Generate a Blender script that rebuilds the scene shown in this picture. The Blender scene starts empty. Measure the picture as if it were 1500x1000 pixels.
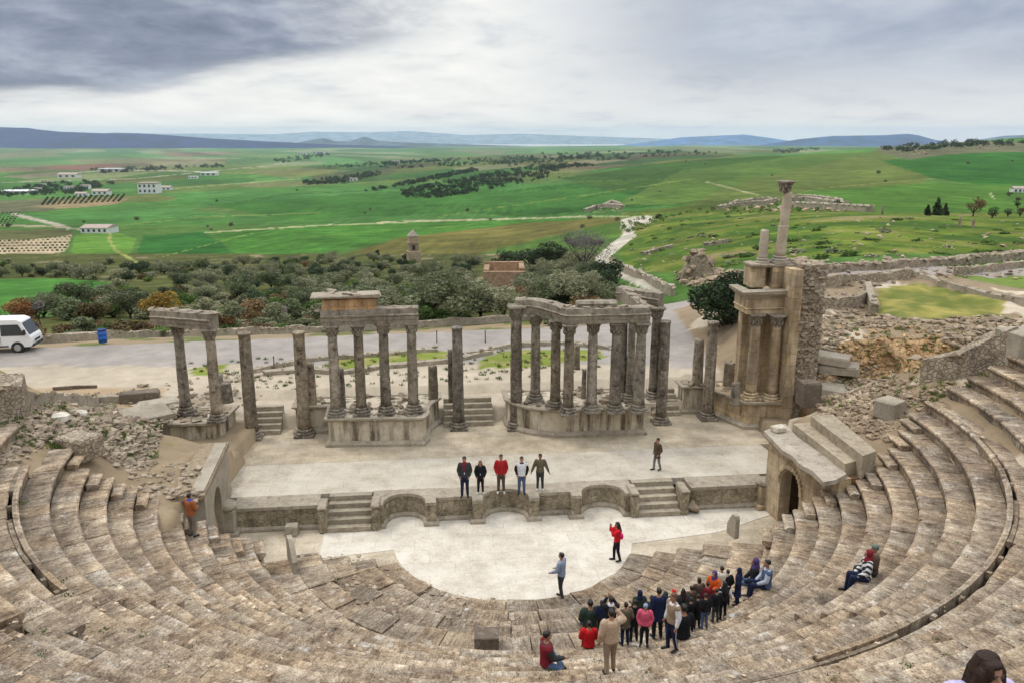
import bpy, bmesh, math, random
from mathutils import Vector, Matrix, noise as mn
import numpy as np
rnd = random.Random(7)
scene = bpy.context.scene
COL = scene.collection
PI = math.pi
# ------------------------------------------------------------------ camera model
F, CAMZ, CAMP = 1200.0, 15.4, math.atan((500 - 193.3) / 1200.0)
CP, SP = math.cos(CAMP), math.sin(CAMP)
def ray(px, py):
    x = (px - 750) / F; y = (500 - py) / F
    return Vector((x, CP + y * SP, -SP + y * CP))
def at(px, py, z):                 # point of a sight line at height z
    d = ray(px, py); t = (z - CAMZ) / d.z
    return Vector((d.x * t, d.y * t, z))
def atY(px, py, Y):                # point of a sight line at distance Y
    d = ray(px, py); t = Y / d.y
    return Vector((d.x * t, Y, CAMZ + d.z * t))
def proj(X, Y, Z):
    dz = Z - CAMZ; zc = Y * CP - dz * SP; yc = Y * SP + dz * CP
    return 750 + F * X / zc, 500 - F * yc / zc
# theatre frame: u along the stage front, v away from the seats
TH = math.radians(6.2); CT, ST = math.cos(TH), math.sin(TH); V0 = 30.75
def W(u, v, z=0.0): return Vector((u * CT - v * ST, V0 + u * ST + v * CT, z))
def UV(X, Y):
    y = Y - V0
    return X * CT + y * ST, -X * ST + y * CT
CX, CY = 0.02, 29.37               # centre of the seating rings
def ss(a, b, x):
    t = min(1, max(0, (x - a) / (b - a))); return t * t * (3 - 2 * t)
# ------------------------------------------------------------------ nodes / materials
def new_mat(name):
    m = bpy.data.materials.new(name); m.use_nodes = True
    nt = m.node_tree; nt.nodes.clear()
    return m, nt
def nd(nt, t, **kw):
    n = nt.nodes.new(t)
    for k, v in kw.items():
        if k.startswith('i_'):
            n.inputs[k[2:].replace('_', ' ')].default_value = v
        else: setattr(n, k, v)
    return n
def lk(nt, a, b): nt.links.new(a, b)
def math_n(nt, op, a, b=None, clamp=False):
    n = nt.nodes.new('ShaderNodeMath'); n.operation = op; n.use_clamp = clamp
    for i, v in enumerate((a, b)):
        if v is None: continue
        if isinstance(v, (int, float)): n.inputs[i].default_value = v
        else: lk(nt, v, n.inputs[i])
    return n.outputs[0]
def mixc(nt, mode, fac, a, b):
    n = nt.nodes.new('ShaderNodeMix'); n.data_type = 'RGBA'; n.blend_type = mode
    for s, v in ((n.inputs['Factor'], fac), (n.inputs[6], a), (n.inputs[7], b)):
        if isinstance(v, (int, float)): s.default_value = v
        elif isinstance(v, tuple): s.default_value = (*v[:3], 1)
        else: lk(nt, v, s)
    return n.outputs[2]
def ramp(nt, fac, stops, interp='LINEAR'):
    n = nt.nodes.new('ShaderNodeValToRGB'); n.color_ramp.interpolation = interp
    el = n.color_ramp.elements
    while len(el) < len(stops): el.new(0.5)
    for e, (p, c) in zip(el, stops):
        e.position = p; e.color = (*c, 1) if len(c) == 3 else c
    lk(nt, fac, n.inputs[0]); return n.outputs[0]
def noise_n(nt, vec, scale, detail=4, rough=.6, dist=0.0):
    n = nt.nodes.new('ShaderNodeTexNoise'); n.inputs['Scale'].default_value = scale
    n.inputs['Detail'].default_value = detail; n.inputs['Roughness'].default_value = rough
    n.inputs['Distortion'].default_value = dist
    lk(nt, vec, n.inputs['Vector']); return n.outputs['Fac']
def stretch(nt, vec, s):
    n = nt.nodes.new('ShaderNodeVectorMath'); n.operation = 'MULTIPLY'
    lk(nt, vec, n.inputs[0]); n.inputs[1].default_value = s; return n.outputs[0]
def grey(v): return (v, v, v)
def stone(name, stops, big=.35, mid=2.5, fine=14, streak=0.0, lichen=0.0, cells=0.0, bump=.5, rough=.9,
          polar=False, courses=None, paving=None, spots=0.0, bdist=.03, contrast=1.0):
    m, nt = new_mat(name)
    pos = nd(nt, 'ShaderNodeNewGeometry').outputs['Position']
    tint = nd(nt, 'ShaderNodeAttribute', attribute_name='tint').outputs['Color']
    a = noise_n(nt, pos, big, 3); b = noise_n(nt, pos, mid, 5, .65); c = noise_n(nt, pos, fine, 5, .7)
    f = math_n(nt, 'ADD', math_n(nt, 'MULTIPLY', a, .3), math_n(nt, 'ADD', math_n(nt, 'MULTIPLY', b, .4), math_n(nt, 'MULTIPLY', c, .3)))
    f = math_n(nt, 'ADD', math_n(nt, 'MULTIPLY', math_n(nt, 'SUBTRACT', f, .5), 2.0 * contrast), .5, True)
    if polar:
        pol = nd(nt, 'ShaderNodeAttribute', attribute_name='pol').outputs['Vector']
        s1 = noise_n(nt, stretch(nt, pol, (5.5, .9, 1)), 1, 4, .7)
        s2 = noise_n(nt, stretch(nt, pol, (1.2, 6, 1)), 1, 3, .7)
        g = math_n(nt, 'ADD', math_n(nt, 'MULTIPLY', s1, .75), math_n(nt, 'MULTIPLY', s2, .25))
        g = math_n(nt, 'MULTIPLY', math_n(nt, 'SUBTRACT', g, .5), 1.15)
        f = math_n(nt, 'ADD', f, g, True)
    col = ramp(nt, f, stops)
    if polar:
        s3 = noise_n(nt, stretch(nt, pol, (8, 2.6, 1)), 1, 6, .75)
        col = mixc(nt, 'MULTIPLY', 1.0, col, ramp(nt, s3, [(.36, (.56, .52, .50)), (.47, grey(.95)), (.58, grey(1.05)), (.68, (1.45, 1.42, 1.38))]))
        s4 = noise_n(nt, pos, 26, 4, .7)
        col = mixc(nt, 'MULTIPLY', 1.0, col, ramp(nt, s4, [(.34, (.5, .47, .45)), (.46, grey(1)), (.66, grey(1.25))]))
    hgt = f
    if cells:
        v = nd(nt, 'ShaderNodeTexVoronoi', feature='DISTANCE_TO_EDGE'); v.inputs['Scale'].default_value = cells
        wp = nt.nodes.new('ShaderNodeVectorMath'); wp.operation = 'ADD'
        nz = nd(nt, 'ShaderNodeTexNoise'); nz.inputs['Scale'].default_value = cells * .9; lk(nt, pos, nz.inputs['Vector'])
        lk(nt, pos, wp.inputs[0]); lk(nt, stretch(nt, nz.outputs['Color'], (.35 / cells * 1.2,) * 3), wp.inputs[1])
        lk(nt, wp.outputs[0], v.inputs['Vector'])
        v2 = nd(nt, 'ShaderNodeTexVoronoi'); v2.inputs['Scale'].default_value = cells; lk(nt, wp.outputs[0], v2.inputs['Vector'])
        e = ramp(nt, v.outputs['Distance'], [(0, grey(.62)), (.05, grey(1))])
        sepc = nd(nt, 'ShaderNodeSeparateColor'); lk(nt, v2.outputs['Color'], sepc.inputs[0])
        e = mixc(nt, 'MIX', ramp(nt, noise_n(nt, pos, cells * .35, 3), [(.40, grey(.15)), (.60, grey(1))]), (1, 1, 1), e)
        cv = ramp(nt, sepc.outputs[0], [(0, grey(.72)), (1, grey(1.2))])
        col = mixc(nt, 'MULTIPLY', 1.0, mixc(nt, 'MULTIPLY', 1.0, col, e), cv)
        hgt = math_n(nt, 'ADD', math_n(nt, 'MULTIPLY', hgt, .4), math_n(nt, 'MINIMUM', math_n(nt, 'MULTIPLY', v.outputs['Distance'], 4), .5))
    if courses:
        sx_ = nd(nt, 'ShaderNodeSeparateXYZ'); lk(nt, pos, sx_.inputs[0]); cx3 = nd(nt, 'ShaderNodeCombineXYZ'); lk(nt, math_n(nt, 'ADD', sx_.outputs[0], math_n(nt, 'MULTIPLY', sx_.outputs[1], .8)), cx3.inputs[0]); lk(nt, sx_.outputs[2], cx3.inputs[1])
        wz = nd(nt, 'ShaderNodeTexNoise'); wz.inputs['Scale'].default_value = 1.5; lk(nt, pos, wz.inputs['Vector']); va = nt.nodes.new('ShaderNodeVectorMath'); va.operation = 'ADD'; lk(nt, cx3.outputs[0], va.inputs[0]); lk(nt, stretch(nt, wz.outputs['Color'], (.10, .07, 0)), va.inputs[1])
        br = nd(nt, 'ShaderNodeTexBrick'); lk(nt, va.outputs[0], br.inputs['Vector']); br.inputs['Scale'].default_value = 1.0; br.inputs['Brick Width'].default_value = courses[0]; br.inputs['Row Height'].default_value = courses[1]; br.inputs['Mortar Size'].default_value = .012; br.inputs['Mortar Smooth'].default_value = .5
        br.inputs['Color1'].default_value = (.80, .80, .82, 1); br.inputs['Color2'].default_value = (1.12, 1.10, 1.06, 1); br.inputs['Mortar'].default_value = (.42, .37, .31, 1)
        col = mixc(nt, 'MULTIPLY', ramp(nt, noise_n(nt, pos, 1.1, 3), [(.3, grey(.35)), (.6, grey(1))]), col, br.outputs['Color'])
    if paving:
        br = nd(nt, 'ShaderNodeTexBrick'); mp = nd(nt, 'ShaderNodeMapping'); mp.inputs['Rotation'].default_value = (0, 0, -.108); lk(nt, pos, mp.inputs['Vector'])
        wz = nd(nt, 'ShaderNodeTexNoise'); wz.inputs['Scale'].default_value = .8; lk(nt, pos, wz.inputs['Vector']); va = nt.nodes.new('ShaderNodeVectorMath'); va.operation = 'ADD'; lk(nt, mp.outputs[0], va.inputs[0]); lk(nt, stretch(nt, wz.outputs['Color'], (.16, .16, 0)), va.inputs[1])
        lk(nt, va.outputs[0], br.inputs['Vector']); br.offset = .37; br.inputs['Scale'].default_value = 1.0; br.inputs['Brick Width'].default_value = paving[0]; br.inputs['Row Height'].default_value = paving[1]; br.inputs['Mortar Size'].default_value = .012; br.inputs['Mortar Smooth'].default_value = .6
        br.inputs['Color1'].default_value = (.9, .89, .875, 1); br.inputs['Color2'].default_value = (1.06, 1.05, 1.04, 1); br.inputs['Mortar'].default_value = (.68, .63, .55, 1)
        jn = noise_n(nt, pos, .9, 3); col = mixc(nt, 'MULTIPLY', ramp(nt, jn, [(.3, grey(.25)), (.65, grey(1))]), col, br.outputs['Color'])
    if streak:
        s = noise_n(nt, stretch(nt, pos, (1.7, 1.7, .22)), 1.2, 5, .65)
        col = mixc(nt, 'MULTIPLY', streak, col, ramp(nt, s, [(.38, (.20, .17, .14)), (.54, grey(1))]))
    if lichen:
        s = noise_n(nt, pos, 5.5, 5, .75)
        col = mixc(nt, 'MIX', math_n(nt, 'MULTIPLY', ramp(nt, s, [(.55, grey(0)), (.68, grey(1))]), lichen), col, (.42, .40, .33))
        s = noise_n(nt, pos, 3.1, 5, .75)
        col = mixc(nt, 'MULTIPLY', math_n(nt, 'MULTIPLY', ramp(nt, s, [(.54, grey(0)), (.66, grey(1))]), lichen), col, (.30, .27, .22))
    if spots:
        s = noise_n(nt, pos, 1.7, 6, .78)
        col = mixc(nt, 'MIX', math_n(nt, 'MULTIPLY', ramp(nt, s, [(.58, grey(0)), (.66, grey(1))]), spots), col, (.62, .58, .52))
        s = noise_n(nt, pos, 2.6, 6, .78)
        col = mixc(nt, 'MULTIPLY', math_n(nt, 'MULTIPLY', ramp(nt, s, [(.55, grey(0)), (.64, grey(1))]), spots), col, (.40, .35, .30))
    col = mixc(nt, 'MULTIPLY', 1.0, col, tint)
    bs = nd(nt, 'ShaderNodeBsdfPrincipled'); bs.inputs['Roughness'].default_value = rough
    bs.inputs['Specular IOR Level'].default_value = .25
    lk(nt, col, bs.inputs['Base Color'])
    bp = nd(nt, 'ShaderNodeBump'); bp.inputs['Strength'].default_value = bump; bp.inputs['Distance'].default_value = bdist
    lk(nt, hgt, bp.inputs['Height']); lk(nt, bp.outputs[0], bs.inputs['Normal'])
    lk(nt, bs.outputs[0], nd(nt, 'ShaderNodeOutputMaterial').inputs['Surface'])
    return m
def plain(name, rgb, rough=.7, var=.25, scale=18, metal=0.0, spec=.3, bump=0.0, tint=False, aniso=None):
    m, nt = new_mat(name)
    pos = nd(nt, 'ShaderNodeNewGeometry').outputs['Position']
    n = noise_n(nt, stretch(nt, pos, aniso) if aniso else pos, scale, 4)
    col = mixc(nt, 'MULTIPLY', 1.0, tuple(rgb), ramp(nt, n, [(.3, grey(1 - var)), (.7, grey(1 + var))]))
    if tint:
        col = mixc(nt, 'MULTIPLY', 1.0, col, nd(nt, 'ShaderNodeAttribute', attribute_name='tint').outputs['Color'])
    bs = nd(nt, 'ShaderNodeBsdfPrincipled'); bs.inputs['Roughness'].default_value = rough
    bs.inputs['Metallic'].default_value = metal; bs.inputs['Specular IOR Level'].default_value = spec
    lk(nt, col, bs.inputs['Base Color'])
    if bump:
        bp = nd(nt, 'ShaderNodeBump'); bp.inputs['Strength'].default_value = bump; bp.inputs['Distance'].default_value = .01
        lk(nt, n, bp.inputs['Height']); lk(nt, bp.outputs[0], bs.inputs['Normal'])
    lk(nt, bs.outputs[0], nd(nt, 'ShaderNodeOutputMaterial').inputs['Surface'])
    return m
def leaf_mat(name, rgb):
    m, nt = new_mat(name)
    tint = nd(nt, 'ShaderNodeAttribute', attribute_name='tint').outputs['Color']
    oi = nd(nt, 'ShaderNodeObjectInfo').outputs['Random']
    col = mixc(nt, 'MULTIPLY', 1.0, tuple(rgb), tint)
    col = mixc(nt, 'MULTIPLY', 1.0, col, ramp(nt, oi, [(0, (.6, .68, .55)), (.5, grey(1)), (1, (1.55, 1.4, 1.5))]))
    bs = nd(nt, 'ShaderNodeBsdfPrincipled'); bs.inputs['Roughness'].default_value = .6
    bs.inputs['Specular IOR Level'].default_value = .25
    lk(nt, col, bs.inputs['Base Color'])
    tr = nd(nt, 'ShaderNodeBsdfTranslucent'); lk(nt, col, tr.inputs['Color'])
    mx = nd(nt, 'ShaderNodeMixShader'); mx.inputs[0].default_value = .2
    lk(nt, bs.outputs[0], mx.inputs[1]); lk(nt, tr.outputs[0], mx.inputs[2])
    lk(nt, mx.outputs[0], nd(nt, 'ShaderNodeOutputMaterial').inputs['Surface'])
    return m
M = {}
M['seat'] = stone('seat_limestone', [(0, (.04, .028, .019)), (.28, (.155, .115, .080)), (.52, (.26, .203, .142)), (.78, (.40, .33, .24)), (1, (.64, .58, .46))],
                  big=.5, mid=2.2, fine=13, polar=True, spots=.55, bump=.6, contrast=1.15)
M['column'] = stone('weathered_column', [(0, (.045, .037, .029)), (.35, (.17, .145, .112)), (.65, (.32, .278, .218)), (1, (.56, .51, .42))],
                    big=.8, mid=3.5, fine=18, streak=.55, lichen=.95, bump=.9, contrast=1.3)
M['carved'] = stone('weathered_carving', [(0, (.055, .043, .032)), (.35, (.215, .18, .135)), (.65, (.37, .32, .245)), (1, (.58, .53, .43))],
                    big=.7, mid=4, fine=22, streak=.35, lichen=.7, bump=.9)
M['podium'] = stone('stained_podium', [(0, (.20, .16, .11)), (.35, (.47, .405, .30)), (.65, (.63, .56, .43)), (1, (.74, .68, .55))],
                    big=.6, mid=2.5, fine=16, streak=.95, lichen=.35, bump=.5)
M['trim'] = stone('worn_trim', [(0, (.10, .08, .055)), (.4, (.30, .255, .19)), (.7, (.45, .39, .30)), (1, (.60, .54, .44))], mid=4, fine=20, lichen=.5, bump=.8)
M['golden'] = stone('golden_limestone', [(0, (.20, .135, .075)), (.35, (.46, .345, .205)), (.65, (.60, .48, .32)), (1, (.72, .63, .48))],
                    big=.5, mid=2.4, fine=15, streak=.5, lichen=.35, courses=(.95, .55), contrast=1.3, bump=.7)
M['rubblewall'] = stone('rubble_masonry', [(0, (.15, .115, .075)), (.4, (.35, .28, .20)), (.7, (.50, .42, .31)), (1, (.66, .60, .48))], cells=5.5, spots=.5, lichen=.4, bump=1.0, bdist=.08)
M['frontwall'] = stone('stage_front_masonry', [(0, (.08, .066, .042)), (.35, (.25, .205, .135)), (.65, (.40, .34, .235)), (1, (.56, .50, .38))], cells=4.2, spots=.25, streak=.4, lichen=.6, bump=.9, bdist=.05)
M['rock'] = stone('loose_limestone', [(0, (.12, .095, .07)), (.4, (.29, .235, .175)), (.7, (.42, .36, .28)), (1, (.60, .54, .45))], big=.8, mid=3, fine=15, bump=.8)
M['marble'] = stone('pale_paving', [(0, (.36, .315, .25)), (.3, (.53, .475, .39)), (.6, (.655, .605, .515)), (1, (.75, .71, .63))], big=.4, mid=1.3, fine=9, bump=.2, rough=.75, contrast=1.5, lichen=.18, paving=(1.5, .95))
M['stagefloor'] = stone('stage_paving', [(0, (.20, .165, .115)), (.35, (.38, .325, .24)), (.65, (.52, .46, .36)), (1, (.66, .61, .51))], big=.4, mid=1.3, fine=11, bump=.3, rough=.8, contrast=1.3, lichen=.15, paving=(1.3, .8))
M['dirt'] = stone('dry_ground', [(0, (.55,) * 3), (.4, (.85,) * 3), (.7, (1.05,) * 3), (1, (1.35,) * 3)], big=.15, mid=1.2, fine=10, bump=.7, bdist=.05)
M['earth'] = stone('ochre_earth', [(0, (.16, .09, .04)), (.35, (.46, .30, .15)), (.65, (.62, .45, .26)), (1, (.75, .62, .44))], big=.9, mid=3, fine=14, cells=2.5, streak=.55, bump=1, bdist=.08)
M['slab'] = stone('grey_slab', [(0, (.14, .115, .085)), (.4, (.31, .265, .20)), (.7, (.43, .38, .30)), (1, (.56, .51, .43))], mid=2, fine=16, bump=.5)
M['dark'] = stone('dark_stone', [(0, (.05, .035, .025)), (.4, (.13, .10, .075)), (.7, (.20, .16, .12)), (1, (.33, .28, .22))], mid=3, fine=18, lichen=.4, bump=.6)
M['roofslab'] = stone('broken_roof_slab', [(0, (.20, .17, .13)), (.35, (.42, .375, .31)), (.65, (.60, .56, .50)), (1, (.76, .73, .68))], big=.8, mid=3, fine=16, spots=.7, lichen=.25, bump=.8)
M['bark'] = plain('bark', (.075, .06, .045), .95, .4, 8, bump=.8)
M['olive'] = leaf_mat('olive_leaves', (.185, .20, .11))
M['darkleaf'] = leaf_mat('dark_leaves', (.045, .07, .03))
M['yellowleaf'] = leaf_mat('yellow_leaves', (.30, .20, .035))
M['rustleaf'] = leaf_mat('rust_leaves', (.21, .095, .035))
M['brownleaf'] = leaf_mat('brown_leaves', (.15, .105, .045))
M['greenleaf'] = leaf_mat('green_leaves', (.085, .145, .028))
M['twig'] = plain('bare_twigs', (.20, .18, .165), .95, .3, 8)
# ------------------------------------------------------------------ mesh builder
WL = {}
def sub(a, b): return (a[0] - b[0], a[1] - b[1], a[2] - b[2])
class MB:
    def __init__(s): s.v = []; s.f = []; s.c = []; s.m = []; s.p = []; s.tint = (1, 1, 1); s.mi = 0; s.smooth = []; s.sm = False
    def vert(s, p, pol=None):
        s.v.append((p[0], p[1], p[2])); s.c.append(s.tint); s.p.append(pol or (p[0], p[1], p[2])); return len(s.v) - 1
    def face(s, idx): s.f.append(idx); s.m.append(s.mi); s.smooth.append(s.sm)
    def hexa(s, P, pol=None):      # 8 points: bottom ring 0-3 ccw, top ring 4-7
        b = len(s.v)
        for i, p in enumerate(P): s.vert(p, pol[i] if pol else None)
        for q in ((3, 2, 1, 0), (4, 5, 6, 7), (0, 1, 5, 4), (1, 2, 6, 5), (2, 3, 7, 6), (3, 0, 4, 7)): s.face([b + i for i in q])
        return s
    def box(s, c, size, rz=0, jit=0, tilt=(0, 0)):   # c: centre of the base
        sx, sy, sz = size[0] / 2, size[1] / 2, size[2]; R = Matrix.Rotation(rz, 3, 'Z') @ Matrix.Rotation(tilt[0], 3, 'X') @ Matrix.Rotation(tilt[1], 3, 'Y'); P = []
        for z in (0, sz):
            for x, y in ((-sx, -sy), (sx, -sy), (sx, sy), (-sx, sy)):
                q = R @ Vector((x + rnd.uniform(-jit, jit), y + rnd.uniform(-jit, jit), z + rnd.uniform(-jit, jit)))
                P.append((c[0] + q.x, c[1] + q.y, c[2] + q.z))
        return s.hexa(P)
    def cbox(s, c, size, rz=0, ch=.04, jit=0.0, tilt=(0, 0)):   # worn block: chamfered all round, c = centre of base
        sx, sy, sz = size[0] / 2, size[1] / 2, size[2]; R = Matrix.Rotation(rz, 3, 'Z') @ Matrix.Rotation(tilt[0], 3, 'X') @ Matrix.Rotation(tilt[1], 3, 'Y')
        b = len(s.v)
        lev = ((0, ch), (ch, 0), (sz - ch, 0), (sz, ch))
        for z, ins in lev:
            for x, y in ((-sx + ins, -sy), (sx - ins, -sy), (sx, -sy + ins), (sx, sy - ins), (sx - ins, sy), (-sx + ins, sy), (-sx, sy - ins), (-sx, -sy + ins)) if ins == 0 and False else \
                    ((-sx + ins + ch, -sy + ins), (sx - ins - ch, -sy + ins), (sx - ins, -sy + ins + ch), (sx - ins, sy - ins - ch), (sx - ins - ch, sy - ins), (-sx + ins + ch, sy - ins), (-sx + ins, sy - ins - ch), (-sx + ins, -sy + ins + ch)):
                q = R @ Vector((x + rnd.uniform(-jit, jit), y + rnd.uniform(-jit, jit), z + rnd.uniform(-jit, jit)))
                s.vert((c[0] + q.x, c[1] + q.y, c[2] + q.z))
        s.face([b + i for i in range(7, -1, -1)])
        for l in range(3):
            for i in range(8): s.face([b + l * 8 + i, b + l * 8 + (i + 1) % 8, b + l * 8 + 8 + (i + 1) % 8, b + l * 8 + 8 + i])
        s.face([b + 24 + i for i in range(8)])
        return s
    def prism(s, poly, z0, z1):
        b = len(s.v); n = len(poly)
        f = (lambda z, p: z(p) if callable(z) else z)
        for p in poly: s.vert((p[0], p[1], f(z0, p)))
        for p in poly: s.vert((p[0], p[1], f(z1, p)))
        s.face([b + i for i in range(n - 1, -1, -1)]); s.face([b + n + i for i in range(n)])
        for i in range(n):
            j = (i + 1) % n; s.face([b + i, b + j, b + n + j, b + n + i])
        return s
    def lathe(s, prof, c, seg=20, wob=0.0, lean=(0, 0), seed=0):   # prof: (r, z)
        b = len(s.v); s.sm = True
        for k, (r, z) in enumerate(prof):
            for i in range(seg):
                a = 2 * PI * i / seg
                rr = r
                if wob: rr = r + wob * mn.noise(Vector((math.cos(a) * 1.3 + seed * 7.1, math.sin(a) * 1.3, z * 1.6 + seed)))
                s.vert((c[0] + rr * math.cos(a) + lean[0] * z, c[1] + rr * math.sin(a) + lean[1] * z, c[2] + z))
        for k in range(len(prof) - 1):
            for i in range(seg):
                j = (i + 1) % seg; s.face([b + k * seg + i, b + k * seg + j, b + (k + 1) * seg + j, b + (k + 1) * seg + i])
        s.sm = False
        s.face([b + i for i in range(seg - 1, -1, -1)])
        e = b + (len(prof) - 1) * seg; s.face([e + i for i in range(seg)])
        return s
    def tube(s, pts, rad, seg=8):
        pts = [Vector(p) for p in pts]; b = len(s.v); n = len(pts); s.sm = True
        for k, p in enumerate(pts):
            d = (pts[min(k + 1, n - 1)] - pts[max(k - 1, 0)]).normalized()
            a = d.orthogonal().normalized() if abs(d.z) > .9 else d.cross(Vector((0, 0, 1))).normalized()
            c = d.cross(a); r = rad[k] if isinstance(rad, (list, tuple)) else rad
            for i in range(seg):
                t = 2 * PI * i / seg; q = p + a * math.cos(t) * r + c * math.sin(t) * r; s.vert(q)
        for k in range(n - 1):
            for i in range(seg):
                j = (i + 1) % seg; s.face([b + k * seg + i, b + k * seg + j, b + (k + 1) * seg + j, b + (k + 1) * seg + i])
        s.sm = False
        s.face([b + i for i in range(seg - 1, -1, -1)]); e = b + (n - 1) * seg; s.face([e + i for i in range(seg)])
        return s
    def sweep(s, path, prof, closed=False, top_jit=0.0):   # path of (x,y) points, prof of (outward offset, z) going ccw in section
        n = len(path); b = len(s.v); m = len(prof); pts = [Vector((p[0], p[1])) for p in path]
        for k in range(n):
            if closed: d0 = (pts[k] - pts[k - 1]).normalized(); d1 = (pts[(k + 1) % n] - pts[k]).normalized()
            else:
                d0 = (pts[k] - pts[k - 1]).normalized() if k else (pts[1] - pts[0]).normalized()
                d1 = (pts[k + 1] - pts[k]).normalized() if k < n - 1 else d0
            n0 = Vector((d0.y, -d0.x)); n1 = Vector((d1.y, -d1.x)); nn = (n0 + n1).normalized()
            sc = 1 / max(.5, nn.dot(n0))
            for (o, z) in prof:
                j = rnd.uniform(-top_jit, top_jit)
                s.vert((pts[k].x + nn.x * o * sc, pts[k].y + nn.y * o * sc, z + j))
        for k in range(n if closed else n - 1):
            k2 = (k + 1) % n
            for i in range(m):
                j = (i + 1) % m; s.face([b + k * m + i, b + k2 * m + i, b + k2 * m + j, b + k * m + j])
        if not closed:
            s.face([b + i for i in range(m)]); e = b + (n - 1) * m; s.face([e + i for i in range(m - 1, -1, -1)])
        return s
    def rock(s, c, size, seed=None, rz=None):
        seed = rnd.random() * 1000 if seed is None else seed; rz = rnd.uniform(0, 6.3) if rz is None else rz
        RK = ROCKS[int(seed * 37) % len(ROCKS)]
        b = len(s.v); R = Matrix.Rotation(rz, 3, 'Z') @ Matrix.Rotation(rnd.uniform(-.35, .35), 3, 'X')
        for p in RK[0]:
            q = Vector(p)
            q = R @ Vector((q.x * size[0] / 2, q.y * size[1] / 2, q.z * size[2] / 2))
            s.vert((c[0] + q.x, c[1] + q.y, c[2] + q.z + size[2] * .36))
        for f in RK[1]: s.face([b + i for i in f])
        return s
    def build(s, name, mat, parent=None, origin=None):
        me = bpy.data.meshes.new(name)
        o = bpy.data.objects.new(name, me); COL.objects.link(o)
        if parent is not None: base = WL[parent.name]; o.parent = parent
        else:
            if origin is None:
                xs = np.array(s.v); origin = ((xs[:, 0].min() + xs[:, 0].max()) / 2, (xs[:, 1].min() + xs[:, 1].max()) / 2, xs[:, 2].min())
            base = tuple(origin); o.location = base
        WL[o.name] = base
        me.from_pydata([sub(p, base) for p in s.v], [], s.f)
        for mm in (mat if isinstance(mat, (list, tuple)) else [mat]): me.materials.append(mm)
        me.polygons.foreach_set('material_index', s.m); me.polygons.foreach_set('use_smooth', s.smooth)
        at_ = me.attributes.new('tint', 'FLOAT_COLOR', 'POINT')
        at_.data.foreach_set('color', np.array([(*c, 1) for c in s.c], dtype=np.float32).ravel())
        if 'seat' in (mm.name if not isinstance(mat, (list, tuple)) else ''): pass
        if any(mm.name == 'seat_limestone' for mm in (mat if isinstance(mat, (list, tuple)) else [mat])):
            pa = me.attributes.new('pol', 'FLOAT_VECTOR', 'POINT'); pa.data.foreach_set('vector', np.array(s.p, dtype=np.float32).ravel())
        if name in ('broken_top', 'rubble_facing', 'stone_fill', 'fallen_stones', 'top_stones', 'broken_edge'): o['kind'] = 'stuff'
        me.update(); return o
def ico(sub_):
    bm = bmesh.new(); bmesh.ops.create_icosphere(bm, subdivisions=sub_, radius=1.0)
    r = ([tuple(v.co) for v in bm.verts], [[v.index for v in f.verts] for f in bm.faces]); bm.free(); return r
ICO = ico(2); ICO1 = ico(1)
def hull_rock(R):
    bm = bmesh.new()
    for i in range(13):
        d = Vector((R.uniform(-1, 1), R.uniform(-1, 1), R.uniform(-1, 1))); m_ = max(abs(d.x), abs(d.y), abs(d.z)); d = d / m_ * R.uniform(.72, 1.0); bm.verts.new(d)
    bmesh.ops.convex_hull(bm, input=bm.verts); bmesh.ops.delete(bm, geom=[v for v in bm.verts if not v.link_faces], context='VERTS'); bm.verts.index_update()
    r = ([tuple(v.co) for v in bm.verts], [[v.index for v in f.verts] for f in bm.faces]); bm.free(); return r
ROCKS = [hull_rock(rnd) for _ in range(28)]
def thing(name, label, cat, loc, group=None):
    o = bpy.data.objects.new(name, None); COL.objects.link(o); o.location = loc; o.empty_display_size = .2
    WL[o.name] = (loc[0], loc[1], loc[2]); o['label'] = label; o['category'] = cat
    if group: o['group'] = group
    return o
def tag(o, label, cat, group=None, kind=None):
    o['label'] = label; o['category'] = cat
    if group: o['group'] = group
    if kind: o['kind'] = kind
    return o
def struct(o, label=None, kind='structure'):
    o['kind'] = kind
    if label: o['label'] = label; o['category'] = o.name.split('.')[0].replace('_', ' ')
    return o
def copy_tree(r, loc, rz=0, sc=1.0, label=None):
    c = r.copy(); COL.objects.link(c); c.location = loc; c.rotation_euler = (0, 0, rz)
    c.scale = (sc, sc, sc) if isinstance(sc, (int, float)) else sc
    if label: c['label'] = label
    for ch in r.children:
        d = ch.copy(); COL.objects.link(d); d.parent = c
    return c
HAZE, CLOUD, SUN, EXPO = 3.2e-5, 1.34, 1.35, -0.34
# ------------------------------------------------------------------ ground heights
TT = [-.606, -.404, -.202, 0, .202, .404, .606]
YT = [64, 80, 110, 150, 220, 350, 600, 1000, 1700, 3000, 5500, 9500, 14000]
Z0 = [-.3, -.3, -.2, .6, 2.2, 5.0, 5.0]
PT = [[468, 468, 463, 452, 399, 366, 366], [440, 444, 440, 428, 375, 340, 343], [418, 420, 417, 404, 352, 318, 325],
      [394, 393, 391, 384, 331, 309, 316], [364, 365, 363, 352, 309, 289, 293], [330, 330, 324, 316, 283, 263, 264],
      [299, 298, 291, 284, 258, 240, 232], [272, 270, 267, 255, 236, 220, 203], [250, 248, 245, 235, 226, 231, 222],
      [229, 228, 227, 226, 217, 221, 219], [219, 219, 219, 218, 216, 216, 216], [216, 216, 216, 215, 214, 214, 214]]
ZT = [Z0] + [[atY(750 + 1238 * t, PT[i][k], YT[i + 1]).z for k, t in enumerate(TT)] for i in range(len(PT))]
def cr(p0, p1, p2, p3, t):
    return p1 + .5 * t * (p2 - p0 + t * (2 * p0 - 5 * p1 + 4 * p2 - p3 + t * (3 * (p1 - p2) + p3 - p0)))
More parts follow.
